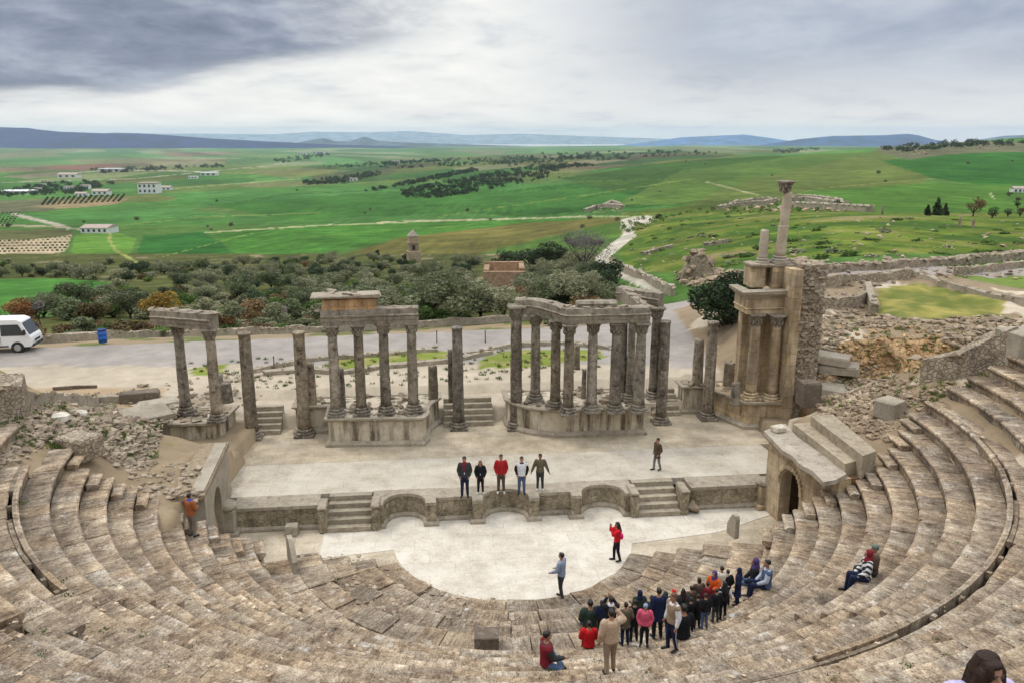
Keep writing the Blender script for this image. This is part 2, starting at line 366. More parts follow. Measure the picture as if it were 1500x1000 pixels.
def ztab(t, Y):
    Y = min(max(Y, 64), 13900); ly = math.log(Y)
    i = 0
    while i < len(YT) - 2 and Y >= YT[i + 1]: i += 1
    fy = (ly - math.log(YT[i])) / (math.log(YT[i + 1]) - math.log(YT[i]))
    u = (min(max(t, -.95), .95) + .606) / .202
    k = min(max(int(math.floor(u)), 0), 5); fx = min(max(u - k, 0), 1)
    def row(i):
        i = min(max(i, 0), len(ZT) - 1); z = ZT[i]; g = lambda k: z[min(max(k, 0), 6)]
        return cr(g(k - 1), g(k), g(k + 1), g(k + 2), fx)
    a, b = row(i), row(i + 1)
    return a + (b - a) * fy
def hrow(r):
    if r < 4.67: return 0
    if r < 9.44: return .2 + (r - 4.67) * .13
    if r < 16: return 1.65 + .395 * math.floor((r - 9.69) / .715)
    if r < 17.05: return 5.2
    return min(12.05, 5.75 + .42 * math.floor((r - 17.05) / .72))
def smooth_row(r): return min(11.5, max(.6, 1.1 + (r - 9.2) * .58))
def wallY(X): return 56.0 + .17 * X if X < 8 else 57.4 + .9 * (X - 8)
def zsite(X, Y):
    z = 2.0
    r = math.hypot(X - CX, Y - CY)
    u, v = UV(X, Y)
    if u < -11.2 and v < 12:
        zl = smooth_row(r) - .35
        w = 1 - ss(-3.2, 8.5, v + .25 * (u + 12))
        bump = .9 * max(0, mn.noise(Vector((X * .35, Y * .35, 3)))) * ss(-2, 1, v) * (1 - ss(5, 9, v))
        z = z + (zl - z) * w + bump
        wp_ = ss(-15.8, -13.4, u) * (1 - ss(.2, 2.4, v)) * ss(-5.6, -4.6, v); z += (3.15 + .1 * mn.noise(Vector((X, Y, 8))) - z) * wp_
        if v > 2: z = max(z, 2.0) if u < -16 else z
        if u > -12.2 and v > -1: z = min(z, 2.2)
    if u > 11 and v < 22 or u > 11 and Y < 64:
        zl = min(smooth_row(r) - .4, 7.0)
        w = 1 - ss(-1.5, 6.0, v - .1 * (u - 12))
        base = 2.2 + 1.2 * ss(13, 18, u)
        z = base + (max(zl, base) - base) * w if v < 9 else base
        # bank with the lawn terrace behind
        edge = 38.9 + 1.1 * mn.noise(Vector((X * .45, 1.7, 0))) + .10 * (X - 18)
        hb = 5.1 + .25 * mn.noise(Vector((X * .2, Y * .2, 9)))
        wb = ss(edge, edge + 1.2 + .5 * mn.noise(Vector((X * 1.2, Y, 2))), Y) * ss(13.0, 17.8, X + .02 * (Y - 40))
        z = z + (max(hb, z) - z) * wb
        z += .35 * mn.noise(Vector((X * .55, Y * .55, 5))) * ss(12.5, 15, u)
    wy = wallY(X)
    if X < 13 and Y > wy: z -= .17 * (Y - wy) * (1 - ss(4, 13, X))
    return z
def zg(X, Y):
    w = ss(57, 64, Y)
    if w <= 0: return zsite(X, Y)
    zt = ztab(X / Y, Y)
    if w >= 1: return zt
    return zsite(X, Y) * (1 - w) + zt * w
def hit(px, py, y0=40.0, y1=12000.0, f=None):
    d = ray(px, py); f = f or zg; Y = y0; step = .25
    while Y < y1:
        t = Y / d.y
        if CAMZ + d.z * t < f(d.x * t, Y): return Vector((d.x * t, Y, f(d.x * t, Y)))
        step = max(.15, Y * .002); Y += step
    t = y1 / d.y
    return Vector((d.x * t, y1, f(d.x * t, y1)))
# ------------------------------------------------------------------ field colours (real ground cover, laid out on the land)
def inpoly(x, y, P):
    c = False; n = len(P); j = n - 1
    for i in range(n):
        if (P[i][1] > y) != (P[j][1] > y) and x < (P[j][0] - P[i][0]) * (y - P[i][1]) / (P[j][1] - P[i][1]) + P[i][0]: c = not c
        j = i
    return c
def S(r, g, b): return tuple(((v / 255) / 12.92 if v < 10 else ((v / 255 + .055) / 1.055) ** 2.4) for v in (r, g, b))
FIELDS = [  # polygon over the land as seen in plan order far to near, ground colour
    ([(-400, 255), (700, 238), (1100, 226), (1100, 205), (-400, 205)], S(94, 138, 92)),
    ([(-400, 262), (120, 250), (330, 240), (330, 232), (100, 240), (-400, 248)], S(116, 120, 88)),
    ([(60, 246), (150, 240), (190, 243), (120, 252)], S(150, 106, 92)), ([(0, 259), (90, 252), (120, 256), (40, 263)], S(160, 132, 116)),
    ([(230, 226), (300, 222), (350, 226), (270, 231)], S(120, 100, 92)),
    ([(450, 246), (760, 226), (1000, 222), (1080, 226), (1000, 244), (700, 252), (520, 262)], S(62, 78, 46)),
    ([(430, 262), (560, 250), (700, 240), (790, 240), (760, 262), (560, 275)], S(62, 92, 46)),
    ([(700, 238), (900, 225), (1000, 226), (960, 236), (800, 244)], S(60, 68, 46)),
    ([(350, 252), (450, 246), (520, 250), (430, 262)], S(128, 118, 82)),
    ([(-400, 300), (200, 290), (420, 268), (800, 262), (1100, 262), (1100, 330), (700, 330), (0, 330), (-400, 330)], S(70, 124, 58)),
    ([(560, 300), (900, 262), (1100, 248), (1160, 258), (1000, 300), (760, 318)], S(48, 100, 36)),
    ([(300, 300), (560, 282), (880, 276), (960, 296), (700, 312), (420, 322)], S(60, 116, 46)),
    ([(820, 262), (980, 238), (1130, 228), (1220, 236), (1080, 262), (900, 282)], S(58, 98, 38)),
    ([(1000, 300), (1060, 262), (1290, 222), (1360, 258), (1330, 300), (1200, 312)], S(92, 118, 58)),
    ([(1290, 236), (1400, 226), (1700, 218), (1700, 275), (1440, 272), (1370, 262)], S(48, 108, 38)),
    ([(1120, 312), (1170, 282), (1360, 268), (1700, 280), (1700, 322), (1280, 318)], S(74, 122, 46)),
    ([(1280, 222), (1300, 208), (1420, 206), (1700, 212), (1700, 220), (1420, 224), (1330, 234)], S(112, 112, 82)),
    ([(900, 300), (1000, 250), (1200, 225), (1290, 222), (1100, 262), (1010, 300)], S(82, 118, 52)),
    ([(-400, 300), (110, 292), (180, 296), (60, 310), (-400, 330)], S(110, 112, 80)),
    ([(40, 304), (110, 292), (190, 290), (170, 300), (90, 306)], S(150, 134, 98)),
    ([(-400, 345), (100, 336), (110, 345), (60, 352), (-400, 356)], S(92, 104, 66)),
    ([(-400, 352), (40, 352), (105, 344), (96, 370), (40, 374), (-400, 378)], S(196, 178, 146)),
    ([(-400, 378), (96, 372), (110, 384), (60, 398), (-400, 402)], S(98, 108, 62)),
    ([(-400, 398), (60, 396), (160, 392), (300, 384), (260, 398), (80, 410), (-400, 412)], S(112, 124, 70)),
    ([(-400, 412), (100, 408), (164, 414), (150, 440), (90, 462), (0, 470), (-400, 475)], S(70, 132, 56)),
    ([(210, 346), (300, 340), (350, 376), (250, 384), (200, 370)], S(46, 110, 44)),
    ([(110, 345), (160, 336), (200, 350), (190, 372), (130, 386), (105, 370)], S(96, 150, 62)),
    ([(310, 340), (480, 330), (700, 324), (860, 318), (780, 332), (600, 346), (480, 372), (350, 378)], S(70, 130, 50)),
    ([(500, 374), (590, 348), (760, 328), (900, 318), (940, 322), (800, 350), (720, 370), (620, 380)], S(112, 108, 54)),
    ([(720, 366), (860, 334), (930, 322), (925, 360), (880, 372), (760, 374)], S(78, 118, 50)),
    ([(910, 312), (1020, 300), (1300, 312), (1700, 312), (1700, 372), (1300, 372), (1180, 380), (1000, 398), (930, 400), (905, 372)], S(86, 114, 44)),
]
PATHS = [([(20, 314), (95, 332), (100, 335)], 3.0, S(186, 178, 158)), ([(0, 330), (100, 333)], 2, S(170, 160, 130)), ([(162, 340), (160, 352), (170, 368), (200, 384)], 2.2, S(150, 168, 100)),
         ([(30, 318), (95, 334), (130, 338)], 1.2, S(180, 172, 150)), ([(300, 341), (480, 330), (620, 325), (760, 321), (860, 317), (960, 318)], 1.3, S(176, 178, 130)),
         ([(560, 325), (860, 318)], 1, S(180, 172, 140)), ([(1035, 267), (1110, 286)], 1.2, S(170, 168, 120)), ([(1450, 283), (1456, 292)], 1.4, S(180, 190, 140)),
         ([(948, 322), (918, 326), (922, 345), (900, 362), (880, 380), (905, 398), (930, 410), (960, 424)], 9, S(206, 198, 180)),
         ([(0, 268), (200, 262), (420, 240)], .6, S(170, 165, 140)), ([(330, 300), (420, 285), (560, 279)], .5, S(46, 84, 40)), ([(180, 330), (300, 318), (470, 312)], .6, S(120, 150, 80)), ([(640, 318), (760, 300), (900, 280), (1020, 262)], .6, S(110, 140, 70)), ([(1110, 300), (1200, 276), (1370, 262)], .5, S(120, 140, 76)), ([(1300, 312), (1440, 300), (1600, 296)], .5, S(60, 96, 40)), ([(430, 350), (560, 338), (700, 330)], .5, S(96, 140, 60)), ([(240, 376), (330, 352), (380, 340)], .6, S(120, 160, 80)),
         ([(90, 256), (160, 249), (320, 252)], .8, S(180, 180, 160)), ([(240, 278), (440, 262)], .8, S(150, 160, 110)), ([(790, 268), (1010, 262)], .5, S(90, 130, 60))]
def segd(px, py, a, b):
    vx, vy = b[0] - a[0], b[1] - a[1]; t = max(0, min(1, ((px - a[0]) * vx + (py - a[1]) * vy) / (vx * vx + vy * vy + 1e-9)))
    return math.hypot(px - a[0] - vx * t, (py - a[1] - vy * t) * 1.5)
GRASS = S(78, 122, 58)
PARC = {GRASS} | {f[1] for f in FIELDS[:10]} | {FIELDS[5][1]}
PAL = [S(60, 130, 60), S(90, 150, 70), S(120, 140, 80), S(160, 130, 100), S(70, 110, 60), S(180, 170, 130), S(50, 110, 60), S(110, 96, 70), S(90, 160, 90)]
def land_col(px, py, X, Y):
    w = 4 * mn.noise(Vector((px * .02, py * .08, 0)))
    qx, qy = px + w, py + w * .25
    c = GRASS
    for P, col in FIELDS:
        if inpoly(qx, qy, P): c = col
    if Y > 700 and c in PARC:      # parcels of the plain
        a_ = .5 + .25 * mn.noise(Vector((X * .0004, Y * .0003, 3))); gx = (X * math.cos(a_) + Y * math.sin(a_)) / (150 + Y * .03); gy = (-X * math.sin(a_) + Y * math.cos(a_)) / (90 + Y * .05); gx += .3 * mn.noise(Vector((gx, gy, 1)))
        hsh = (math.sin(math.floor(gx) * 12.9898 + math.floor(gy) * 78.233) * 43758.5453) % 1.0
        pal = PAL[int(hsh * len(PAL))]; k_ = .42 if Y > 1500 else .25; c = tuple(c[i] * (1 - k_) + pal[i] * k_ for i in range(3))
    n = 1 + .30 * mn.noise(Vector((px * .012, py * .06, 4))) + .10 * mn.noise(Vector((px * .05, py * .35, 8)))
    c = tuple(v * n for v in c)
    if 372 < py < 500 and px < 900 and not inpoly(px, py, FIELDS[24][0]):   # olive slope: soil, weeds, paths of pale stones
        k = mn.noise(Vector((X * .09, Y * .06, 2))) + .4 * mn.noise(Vector((X * .4, Y * .3, 7)))
        c = S(80, 94, 50) if k < .15 else S(150, 136, 104) if k > .5 else S(100, 104, 60)
    if px > 900 and py > 312 and inpoly(qx, qy, FIELDS[-1][0]):
        k = mn.noise(Vector((X * .06, Y * .05, 12))) + .5 * mn.noise(Vector((X * .3, Y * .2, 17)))
        c = S(70, 108, 40) if k < -.1 else S(96, 126, 46) if k < .2 else S(124, 132, 58) if k < .48 else S(146, 136, 92)
    for pts, wd, col in PATHS:
        for a, b in zip(pts[:-1], pts[1:]):
            if segd(px, py, a, b) < wd + .8 * mn.noise(Vector((px * .1, py * .2, 0))): c = col
    return c
LANDF = (.90, .73, .66)      # picture colours of open land brought down to ground reflectance
def land_mat():
    m, nt = new_mat('fields'); pos = nd(nt, 'ShaderNodeNewGeometry').outputs['Position']
    tint = nd(nt, 'ShaderNodeAttribute', attribute_name='tint').outputs['Color']
    a = noise_n(nt, stretch(nt, pos, (1, .35, 1)), .012, 8, .72); b = noise_n(nt, pos, .35, 5, .7); c = noise_n(nt, pos, 2.2, 4, .7)
    f = math_n(nt, 'ADD', math_n(nt, 'MULTIPLY', a, .35), math_n(nt, 'ADD', math_n(nt, 'MULTIPLY', b, .35), math_n(nt, 'MULTIPLY', c, .3)))
    col = mixc(nt, 'MULTIPLY', 1.0, tint, ramp(nt, f, [(.34, (.42, .46, .42)), (.5, grey(1)), (.66, (1.55, 1.45, 1.5))]))
    st1 = noise_n(nt, stretch(nt, pos, (.22, .012, 0)), 1, 3, .6); st2 = noise_n(nt, stretch(nt, pos, (.03, .16, 0)), 1, 3, .6); mk = noise_n(nt, pos, .004, 2)
    stp = mixc(nt, 'MIX', ramp(nt, mk, [(.46, grey(0)), (.54, grey(1))]), st1, st2)
    col = mixc(nt, 'MULTIPLY', 1.0, col, ramp(nt, stp, [(.35, grey(.78)), (.65, grey(1.22))]))
    bl = noise_n(nt, pos, .045, 6, .75); col = mixc(nt, 'MULTIPLY', 1.0, col, ramp(nt, bl, [(.36, (.66, .72, .66)), (.62, (1.25, 1.2, 1.22))]))
    bs = nd(nt, 'ShaderNodeBsdfPrincipled'); bs.inputs['Roughness'].default_value = .95; bs.inputs['Specular IOR Level'].default_value = .1
    lk(nt, col, bs.inputs['Base Color']); bp = nd(nt, 'ShaderNodeBump'); bp.inputs['Strength'].default_value = .6; bp.inputs['Distance'].default_value = .15
    lk(nt, c, bp.inputs['Height']); lk(nt, bp.outputs[0], bs.inputs['Normal']); lk(nt, bs.outputs[0], nd(nt, 'ShaderNodeOutputMaterial').inputs['Surface'])
    return m
M['land'] = land_mat()
def grid_obj(name, mat, rows, cols, fn):
    vs, cs, fs = [], [], []
    for i in range(rows):
        for j in range(cols):
            p, c = fn(i, j); vs.append(p); cs.append((*c, 1))
    for i in range(rows - 1):
        for j in range(cols - 1):
            a = i * cols + j; fs.append((a, a + 1, a + cols + 1, a + cols))
    me = bpy.data.meshes.new(name); me.from_pydata(vs, [], fs); me.materials.append(mat)
    me.polygons.foreach_set('use_smooth', [True] * len(fs))
    t = me.attributes.new('tint', 'FLOAT_COLOR', 'POINT'); t.data.foreach_set('color', np.array(cs, dtype=np.float32).ravel())
    o = bpy.data.objects.new(name, me); COL.objects.link(o); WL[o.name] = (0, 0, 0); return o
tcol = [-1.3 + .06 * i for i in range(11)] + [-.66 + .0027 * i for i in range(int(1.32 / .0027) + 1)] + [.70 + .06 * i for i in range(11)]
NR = 310
yrow = [64 * (14000 / 64) ** (i / (NR - 11)) for i in range(NR - 10)] + [14000 + 900 * (i + 1) for i in range(10)]
def fn_land(i, j):
    Y = yrow[i]; X = tcol[j] * Y; z = ztab(tcol[j], Y)
    if Y > 13900: z = CAMZ - (CAMZ - z) / 13900 * Y
    if i: z += .0035 * Y * .35 * mn.noise(Vector((X / Y * 14, math.log(Y) * 9, 0))) * min(1, i / 20)
    px, py = proj(X, Y, z); c = land_col(px, py, X, Y)
    return (X, Y, z), (tuple(v * q for v, q in zip(c, LANDF)) if c[1] > c[0] * 1.25 else tuple(v * .74 for v in c))
struct(grid_obj('terrain', M['land'], NR, len(tcol), fn_land))
# ------------------------------------------------------------------ site ground
D_PARK, D_COURT, D_DIRT, D_GRASS, D_LAWN, D_RUB = S(160, 152, 144), S(184, 171, 150), S(172, 150, 120), S(120, 134, 50), S(104, 114, 46), S(150, 132, 106)
LAWNS = [[(470, 533), (520, 520), (600, 512), (660, 515), (655, 528), (560, 538), (500, 548)], [(700, 528), (745, 512), (880, 512), (892, 522), (800, 536), (700, 540)], [(278, 540), (330, 532), (330, 545), (285, 550)]]
def site_col(px, py, X, Y):
    n = mn.noise(Vector((X * .35, Y * .35, 1))); n2 = mn.noise(Vector((X * 1.3, Y * 1.3, 6)))
    u, v = UV(X, Y)
    c = D_PARK
    if py > 536 + 6 * n or (px > 330 and py > 540): c = D_COURT
    if px < 240 and py > 568: c = D_DIRT
    if abs(u) > 11 and v < 9: c = D_RUB
    if X > 12 and Y < 60:
        c = D_RUB if n < .3 else S(196, 182, 160)
        if Y > 41 and inpoly(px + 8 * n, py + 4 * n2, [(1270, 462), (1285, 425), (1340, 414), (1400, 425), (1478, 440), (1470, 462), (1380, 468)]): k_ = ss(-.3, .5, n2 * .6 + n * .5); c = tuple(a_ + (b_ - a_) * k_ for a_, b_ in zip(D_LAWN, S(152, 142, 74)))
        if Y > 39 and inpoly(px, py, [(1395, 405), (1500, 392), (1560, 420), (1500, 424)]): c = S(110, 130, 56)
    for P in LAWNS:
        if inpoly(px + 10 * n, py + 3 * n2, P) and X < 12: k_ = ss(-.15, .45, n2); c = tuple(a_ + (b_ - a_) * k_ for a_, b_ in zip(D_GRASS, S(150, 142, 88)))
    if Y > wallY(X) and X < 6: c = S(150, 132, 104) if n > -.1 else S(106, 112, 60)
    if X < -14 and Y < 40 and n2 > .32: c = S(130, 126, 74)
    ed = 38.9 + 1.1 * mn.noise(Vector((X * .45, 1.7, 0))) + .10 * (X - 18)
    if 14.5 < X < 23 and ed - .2 < Y < ed + 1.7: c = (1.15, 1.1, 1.05) if n2 < .1 else (.9, .85, .8)
    k = 1 + .14 * n + .08 * n2
    return tuple(q * k for q in c)
SX0, SX1, SY0, SY1, SD = -62.0, 62.0, 24.0, 64.0, .33
ncx = int((SX1 - SX0) / SD) + 1; ncy = int((SY1 - SY0) / SD) + 1
def zsn(X, Y):
    z = zg(X, Y); ch = 1 - ss(60, 63.5, Y); u, v = UV(X, Y); z += ch * .05 * mn.noise(Vector((X * .8, Y * .8, 0)))
    if abs(u) > 12 and v < 10 or (X > 14 and Y < 50): z += .16 * mn.noise(Vector((X * 1.1, Y * 1.1, 4))) * ch
    return z
def fn_site(i, j):
    X = SX0 + (SX1 - SX0) * j / (ncx - 1); Y = SY0 + (SY1 - SY0) * i / (ncy - 1)
    r = math.hypot(X - CX, Y - CY); u, v = UV(X, Y); z = zg(X, Y)
    ch = 1 - ss(60, 63.5, Y)
    z += ch * .05 * mn.noise(Vector((X * .8, Y * .8, 0)))
    if abs(u) > 12 and v < 10 or (X > 14 and Y < 50): z += .16 * mn.noise(Vector((X * 1.1, Y * 1.1, 4))) * ch
    if -11.6 < u < 12.9 and v < 9.2: z = -.6
    elif -16.2 < u < 15.2 and 3.5 < v < 12.2: z = min(z, 1.6)
    px, py = proj(X, Y, z); c = site_col(px, py, X, Y)
    return (X, Y, z), c
gnd = struct(grid_obj('ground', M['dirt'], ncy, ncx, fn_site)); gnd.data.materials.append(M['earth'])
for pl_ in gnd.data.polygons:
    c_ = pl_.center; ed = 38.9 + 1.1 * mn.noise(Vector((c_.x * .45, 1.7, 0))) + .10 * (c_.x - 18)
    if any(gnd.data.attributes['tint'].data[v_].color[0] > .72 and gnd.data.vertices[v_].co.x > 14.3 for v_ in pl_.vertices) and 14.3 < c_.x < 23.5 and ed - .8 < c_.y < ed + 2.3: pl_.material_index = 1
# ------------------------------------------------------------------ cavea
seats = thing('stone_seating', 'semicircle of worn limestone seat rows curving round the white orchestra', 'seating', (CX, CY - 12, 0))
def pc(r, a, z): return (CX + r * math.cos(a), CY - r * math.sin(a), z)
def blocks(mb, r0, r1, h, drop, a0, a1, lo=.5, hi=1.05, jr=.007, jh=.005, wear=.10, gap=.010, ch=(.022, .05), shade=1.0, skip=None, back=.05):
    a = a0
    while a < a1 - .002:
        da = min(rnd.uniform(lo, hi) / r0, a1 - a)
        if a1 - a - da < .25 / r0: da = a1 - a
        if skip and any(s0 < a + da / 2 < s1 for s0, s1 in skip): a += da; continue
        v = rnd.uniform(.88, 1.09) * shade; w = rnd.uniform(-.045, .05)
        mb.tint = (v * (1 + w), v, v * (1 - w * 1.3))
        if rnd.random() < .12: mb.tint = tuple(q * .82 for q in mb.tint)
        dr = rnd.uniform(-jr, jr); dh = rnd.uniform(-jh, jh); c0 = rnd.uniform(*ch)
        n = max(1, int(round(da * r0 / .45))); g = gap * rnd.uniform(.4, 1.5) / r0; b = len(mb.v)
        for i in range(n + 1):
            t = a + g / 2 + (da - g) * i / n; worn = rnd.uniform(0, .09) if rnd.random() < wear else rnd.uniform(0, .006)
            cc = c0 + worn * .8; rf = r0 + dr + worn * .4
            sec = ((rf + .085, h - drop), (rf + .085, h + dh - .20), (rf + .012, h + dh - .125), (rf, h + dh - cc), (rf + cc * .9, h + dh + rnd.uniform(-.006, .006)), ((rf + r1) / 2, h + dh + rnd.uniform(-.018, .01)), (r1 + back, h + dh + rnd.uniform(-.01, .01)), (r1 + back, h - drop))
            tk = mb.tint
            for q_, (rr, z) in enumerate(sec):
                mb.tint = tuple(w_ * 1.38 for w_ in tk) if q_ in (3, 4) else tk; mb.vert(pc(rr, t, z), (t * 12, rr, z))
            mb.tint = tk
        for i in range(n):
            for k in range(8):
                k2 = (k + 1) % 8; mb.face([b + i * 8 + k, b + i * 8 + k2, b + i * 8 + 8 + k2, b + i * 8 + 8 + k])
        mb.face([b + 7 - k for k in range(8)]); mb.face([b + n * 8 + k for k in range(8)])
        a += da
    mb.tint = (1, 1, 1)
def core(r0, r1, h, a0, a1, skip=None):
    mb = MB(); mb.tint = (.5, .47, .44); n = max(6, int((a1 - a0) * r0 / .6)); b = 0
    for i in range(n + 1):
        t = a0 + .01 + (a1 - a0 - .02) * i / n
        for rr, z in ((r0 + .22, h - .62), (r0 + .22, h - .13), (r1 + .12, h - .13), (r1 + .12, h - .62)): mb.vert(pc(rr, t, z), (t * 12, rr, z))
    for i in range(n):
        for k in range(4): k2 = (k + 1) % 4; mb.face([i * 4 + k, i * 4 + k2, i * 4 + 4 + k2, i * 4 + 4 + k])
    mb.face([3, 2, 1, 0]); mb.face([n * 4 + k for k in range(4)])
    return mb
def aR(r, Y): return math.asin(max(-1, min(1, (CY - Y) / r)))
REND = {0: 27.3, 1: 27.55, 2: 27.8, 3: 28.0, 4: 27.8, 5: 27.7, 6: 28.6, 7: 29.5, 8: 30.2, 9: 30.6}
LEND = {0: 26.3, 1: 25.7, 2: 25.9, 3: 25.8, 4: 25.9, 5: 26.0, 6: 25.9, 7: 25.8, 8: 26.6, 9: 24.9}
rows_ = []
def row(r0, r1, h, drop, a0, a1, **kw):
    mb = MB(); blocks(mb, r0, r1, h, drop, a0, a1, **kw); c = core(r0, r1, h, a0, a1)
    off = len(mb.v)
    if kw.get('skip') is None:
        mb.v += c.v; mb.c += c.c; mb.p += c.p; mb.f += [[q + off for q in f] for f in c.f]; mb.m += c.m; mb.smooth += c.smooth
    else:
        cuts = sorted(kw['skip']); a = a0
        for s0, s1 in cuts + [(a1, a1)]:
            if s0 - a > .03:
                c = core(r0, r1, h, a, s0); off = len(mb.v)
                mb.v += c.v; mb.c += c.c; mb.p += c.p; mb.f += [[q + off for q in f] for f in c.f]; mb.m += c.m; mb.smooth += c.smooth
            a = s1
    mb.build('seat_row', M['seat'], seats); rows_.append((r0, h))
# low ruined front tiers and walkway, then the seat rows
vE = lambda r: aR(r, 28.0)
for (r0, r1, h) in ((4.68, 5.5, .10), (5.5, 6.35, .22), (6.35, 7.3, .36), (7.3, 8.25, .52)):
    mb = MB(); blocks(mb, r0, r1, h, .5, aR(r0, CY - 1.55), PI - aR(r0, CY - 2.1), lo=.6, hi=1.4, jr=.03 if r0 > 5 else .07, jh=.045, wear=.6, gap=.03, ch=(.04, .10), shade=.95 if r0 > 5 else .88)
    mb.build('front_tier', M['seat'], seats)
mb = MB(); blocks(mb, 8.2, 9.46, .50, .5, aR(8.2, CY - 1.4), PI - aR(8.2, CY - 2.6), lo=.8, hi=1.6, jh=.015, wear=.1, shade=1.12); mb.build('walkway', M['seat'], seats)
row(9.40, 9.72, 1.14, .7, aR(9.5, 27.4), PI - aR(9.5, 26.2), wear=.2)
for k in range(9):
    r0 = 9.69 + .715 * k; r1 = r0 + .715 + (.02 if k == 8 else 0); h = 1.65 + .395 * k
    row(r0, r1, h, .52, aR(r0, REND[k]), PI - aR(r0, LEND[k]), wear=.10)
# slotted kerb of the gangway
pl_, pr_ = at(96, 860, 5.26), at(1192, 958, 5.26); am_l = math.atan2(CY - pl_.y, pl_.x - CX); am_r = math.atan2(CY - pr_.y, pr_.x - CX)
a0, a1 = aR(16.2, 30.5), PI - aR(16.2, 24.2)
for s0, s1 in ((a0, am_r), (am_l, a1)):
    mb = MB(); blocks(mb, 16.14, 16.29, 5.24, .6, s0, s1, lo=.9, hi=1.8, jr=.008, wear=.08, shade=1.2, back=0); mb.build('gangway_kerb', M['seat'], seats)
a = a0
while a < a1:
    if am_r <= a < am_l: a = am_l; continue
    mb = MB()
    da = rnd.uniform(.7, 1.7) / 16.3
    if rnd.random() < .22: da *= rnd.uniform(1.5, 3); blocks(mb, 16.29, 16.42, 5.20, .5, a, min(a + da, a1), lo=9, hi=9, back=0); mb.build('slot_divider', M['seat'], seats); a += da; continue
    blocks(mb, 16.29, 16.42, 5.21, .5, a, a + .14 / 16.3, back=.0); mb.build('slot_divider', M['seat'], seats); a += da
mb = MB(); blocks(mb, 16.42, 17.1, 5.18, .5, a0, am_r, lo=.7, hi=1.3, wear=.05, shade=1.04); blocks(mb, 16.12, 17.1, 5.18, .5, am_r + .002, am_l - .002, lo=.7, hi=1.3, wear=.08, shade=1.0); blocks(mb, 16.42, 17.1, 5.18, .5, am_l, a1, lo=.7, hi=1.3, wear=.05, shade=1.04); mb.build('gangway', M['seat'], seats)
mb = MB(); mb.tint = (.3, .27, .25); blocks(mb, 16.25, 16.45, 4.72, .3, a0, a1, lo=2, hi=4, shade=.16); mb.build('slot_bed', M['seat'], seats)  # bed tinted near black: shade of the open slots put into its colour
gl = at(150, 905, 5.75); gr = at(1492, 656, 5.75)
agl = math.atan2(CY - gl.y, gl.x - CX); agr = math.atan2(CY - gr.y, gr.x - CX)
skips = [(agl - .055, agl + .028), (agr - .02, agr + .06)]
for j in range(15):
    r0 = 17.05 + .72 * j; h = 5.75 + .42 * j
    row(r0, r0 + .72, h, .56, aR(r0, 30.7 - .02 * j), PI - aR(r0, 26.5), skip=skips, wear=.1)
    for s0, s1 in skips:
        mb = MB()
        blocks(mb, r0, r0 + .36, h - .21, .5, s0 + .003, s1 - .003, lo=.7, hi=1.3, shade=.95, wear=.5); blocks(mb, r0 + .36, r0 + .72, h, .5, s0 + .003, s1 - .003, lo=.7, hi=1.3, shade=.95, wear=.5)
        mb.build('stair_step', M['seat'], seats)
mb = MB(); blocks(mb, 27.85, 33.5, 12.3, .8, -.02, PI - .12, lo=1.5, hi=3); mb.build('top_terrace', M['seat'], seats)
mb = MB(); mb.prism([pc(33, a, 0)[:2] for a in np.linspace(0, 2 * PI, 60, endpoint=False)][::-1], -1.2, -.30); struct(mb.build('bedrock', M['dirt'], None)); mb = None
# stair blocks: half steps laid on the rows
def stair(ang, rows, w=.95, label=None, off=0):
    for k in rows:
        r0 = 9.69 + .715 * k; h = 1.65 + .395 * (k - 1); mb = MB(); a = ang(r0) if callable(ang) else ang
        blocks(mb, r0 - .36, r0 - .01, h + .20, .24, a, a + w / r0, lo=w, hi=w, wear=.35, shade=1.12, back=0, jr=.01); mb.build('stair_step', M['seat'], seats)
stair(lambda r: aR(r, REND[min(9, int(round((r - 9.69) / .715)))]) + .004, range(0, 9), 1.15)
stair(lambda r: PI - aR(r, LEND[min(9, int(round((r - 9.69) / .715)))]) - 1.1 / r, range(0, 9), 1.0)
sp = at(868, 968, 2.6); stair(math.atan2(CY - sp.y, sp.x - CX), range(1, 10), .9)
stair(math.radians(128), range(0, 9), .9); stair(math.radians(52), range(0, 9), .9)
# ------------------------------------------------------------------ orchestra and stage
def lvl(name, poly, z, mat, n=.5, tint=(1, 1, 1), bump=.006):
    mb = MB(); mb.tint = tint; mb.prism(poly, z - .3, z); o = mb.build(name, mat, None); return o
circ = [pc(4.66, a, 0)[:2] for a in np.linspace(aR(4.66, CY - .6), PI - aR(4.66, CY - 1.1), 40)]
wl = W(-7.4, -1.75); 
white = circ + [tuple(W(-7.5, -2.35)[:2]), tuple(W(-7.55, 1.0)[:2]), tuple(W(10.6, 1.0)[:2]), tuple(W(10.9, -.6)[:2]), tuple(W(8.0, -1.95)[:2])]
struct(lvl('orchestra_floor', white, 0.0, M['marble']))
struct(lvl('orchestra_margin', [tuple(W(-11.6, 1.0)[:2]), tuple(W(-11.3, -5.5)[:2]), tuple(W(-6, -8)[:2]), tuple(W(6, -8)[:2]), tuple(W(10.0, -5)[:2]), tuple(W(11.9, -.6)[:2]), tuple(W(12.4, 1.2)[:2])], -.02, M['stagefloor'], tint=(1.08, 1.06, 1.03)))
STG = 1.0
struct(lvl('stage_floor', [tuple(W(-11.6, 1.2)[:2]), tuple(W(-14.5, 5.0)[:2]), tuple(W(-14.5, 6.6)[:2]), tuple(W(12.9, 6.6)[:2]), tuple(W(12.4, 4.5)[:2]), tuple(W(12.7, 1.2)[:2])][::-1], STG, M['marble'], tint=(.80, .785, .75)))
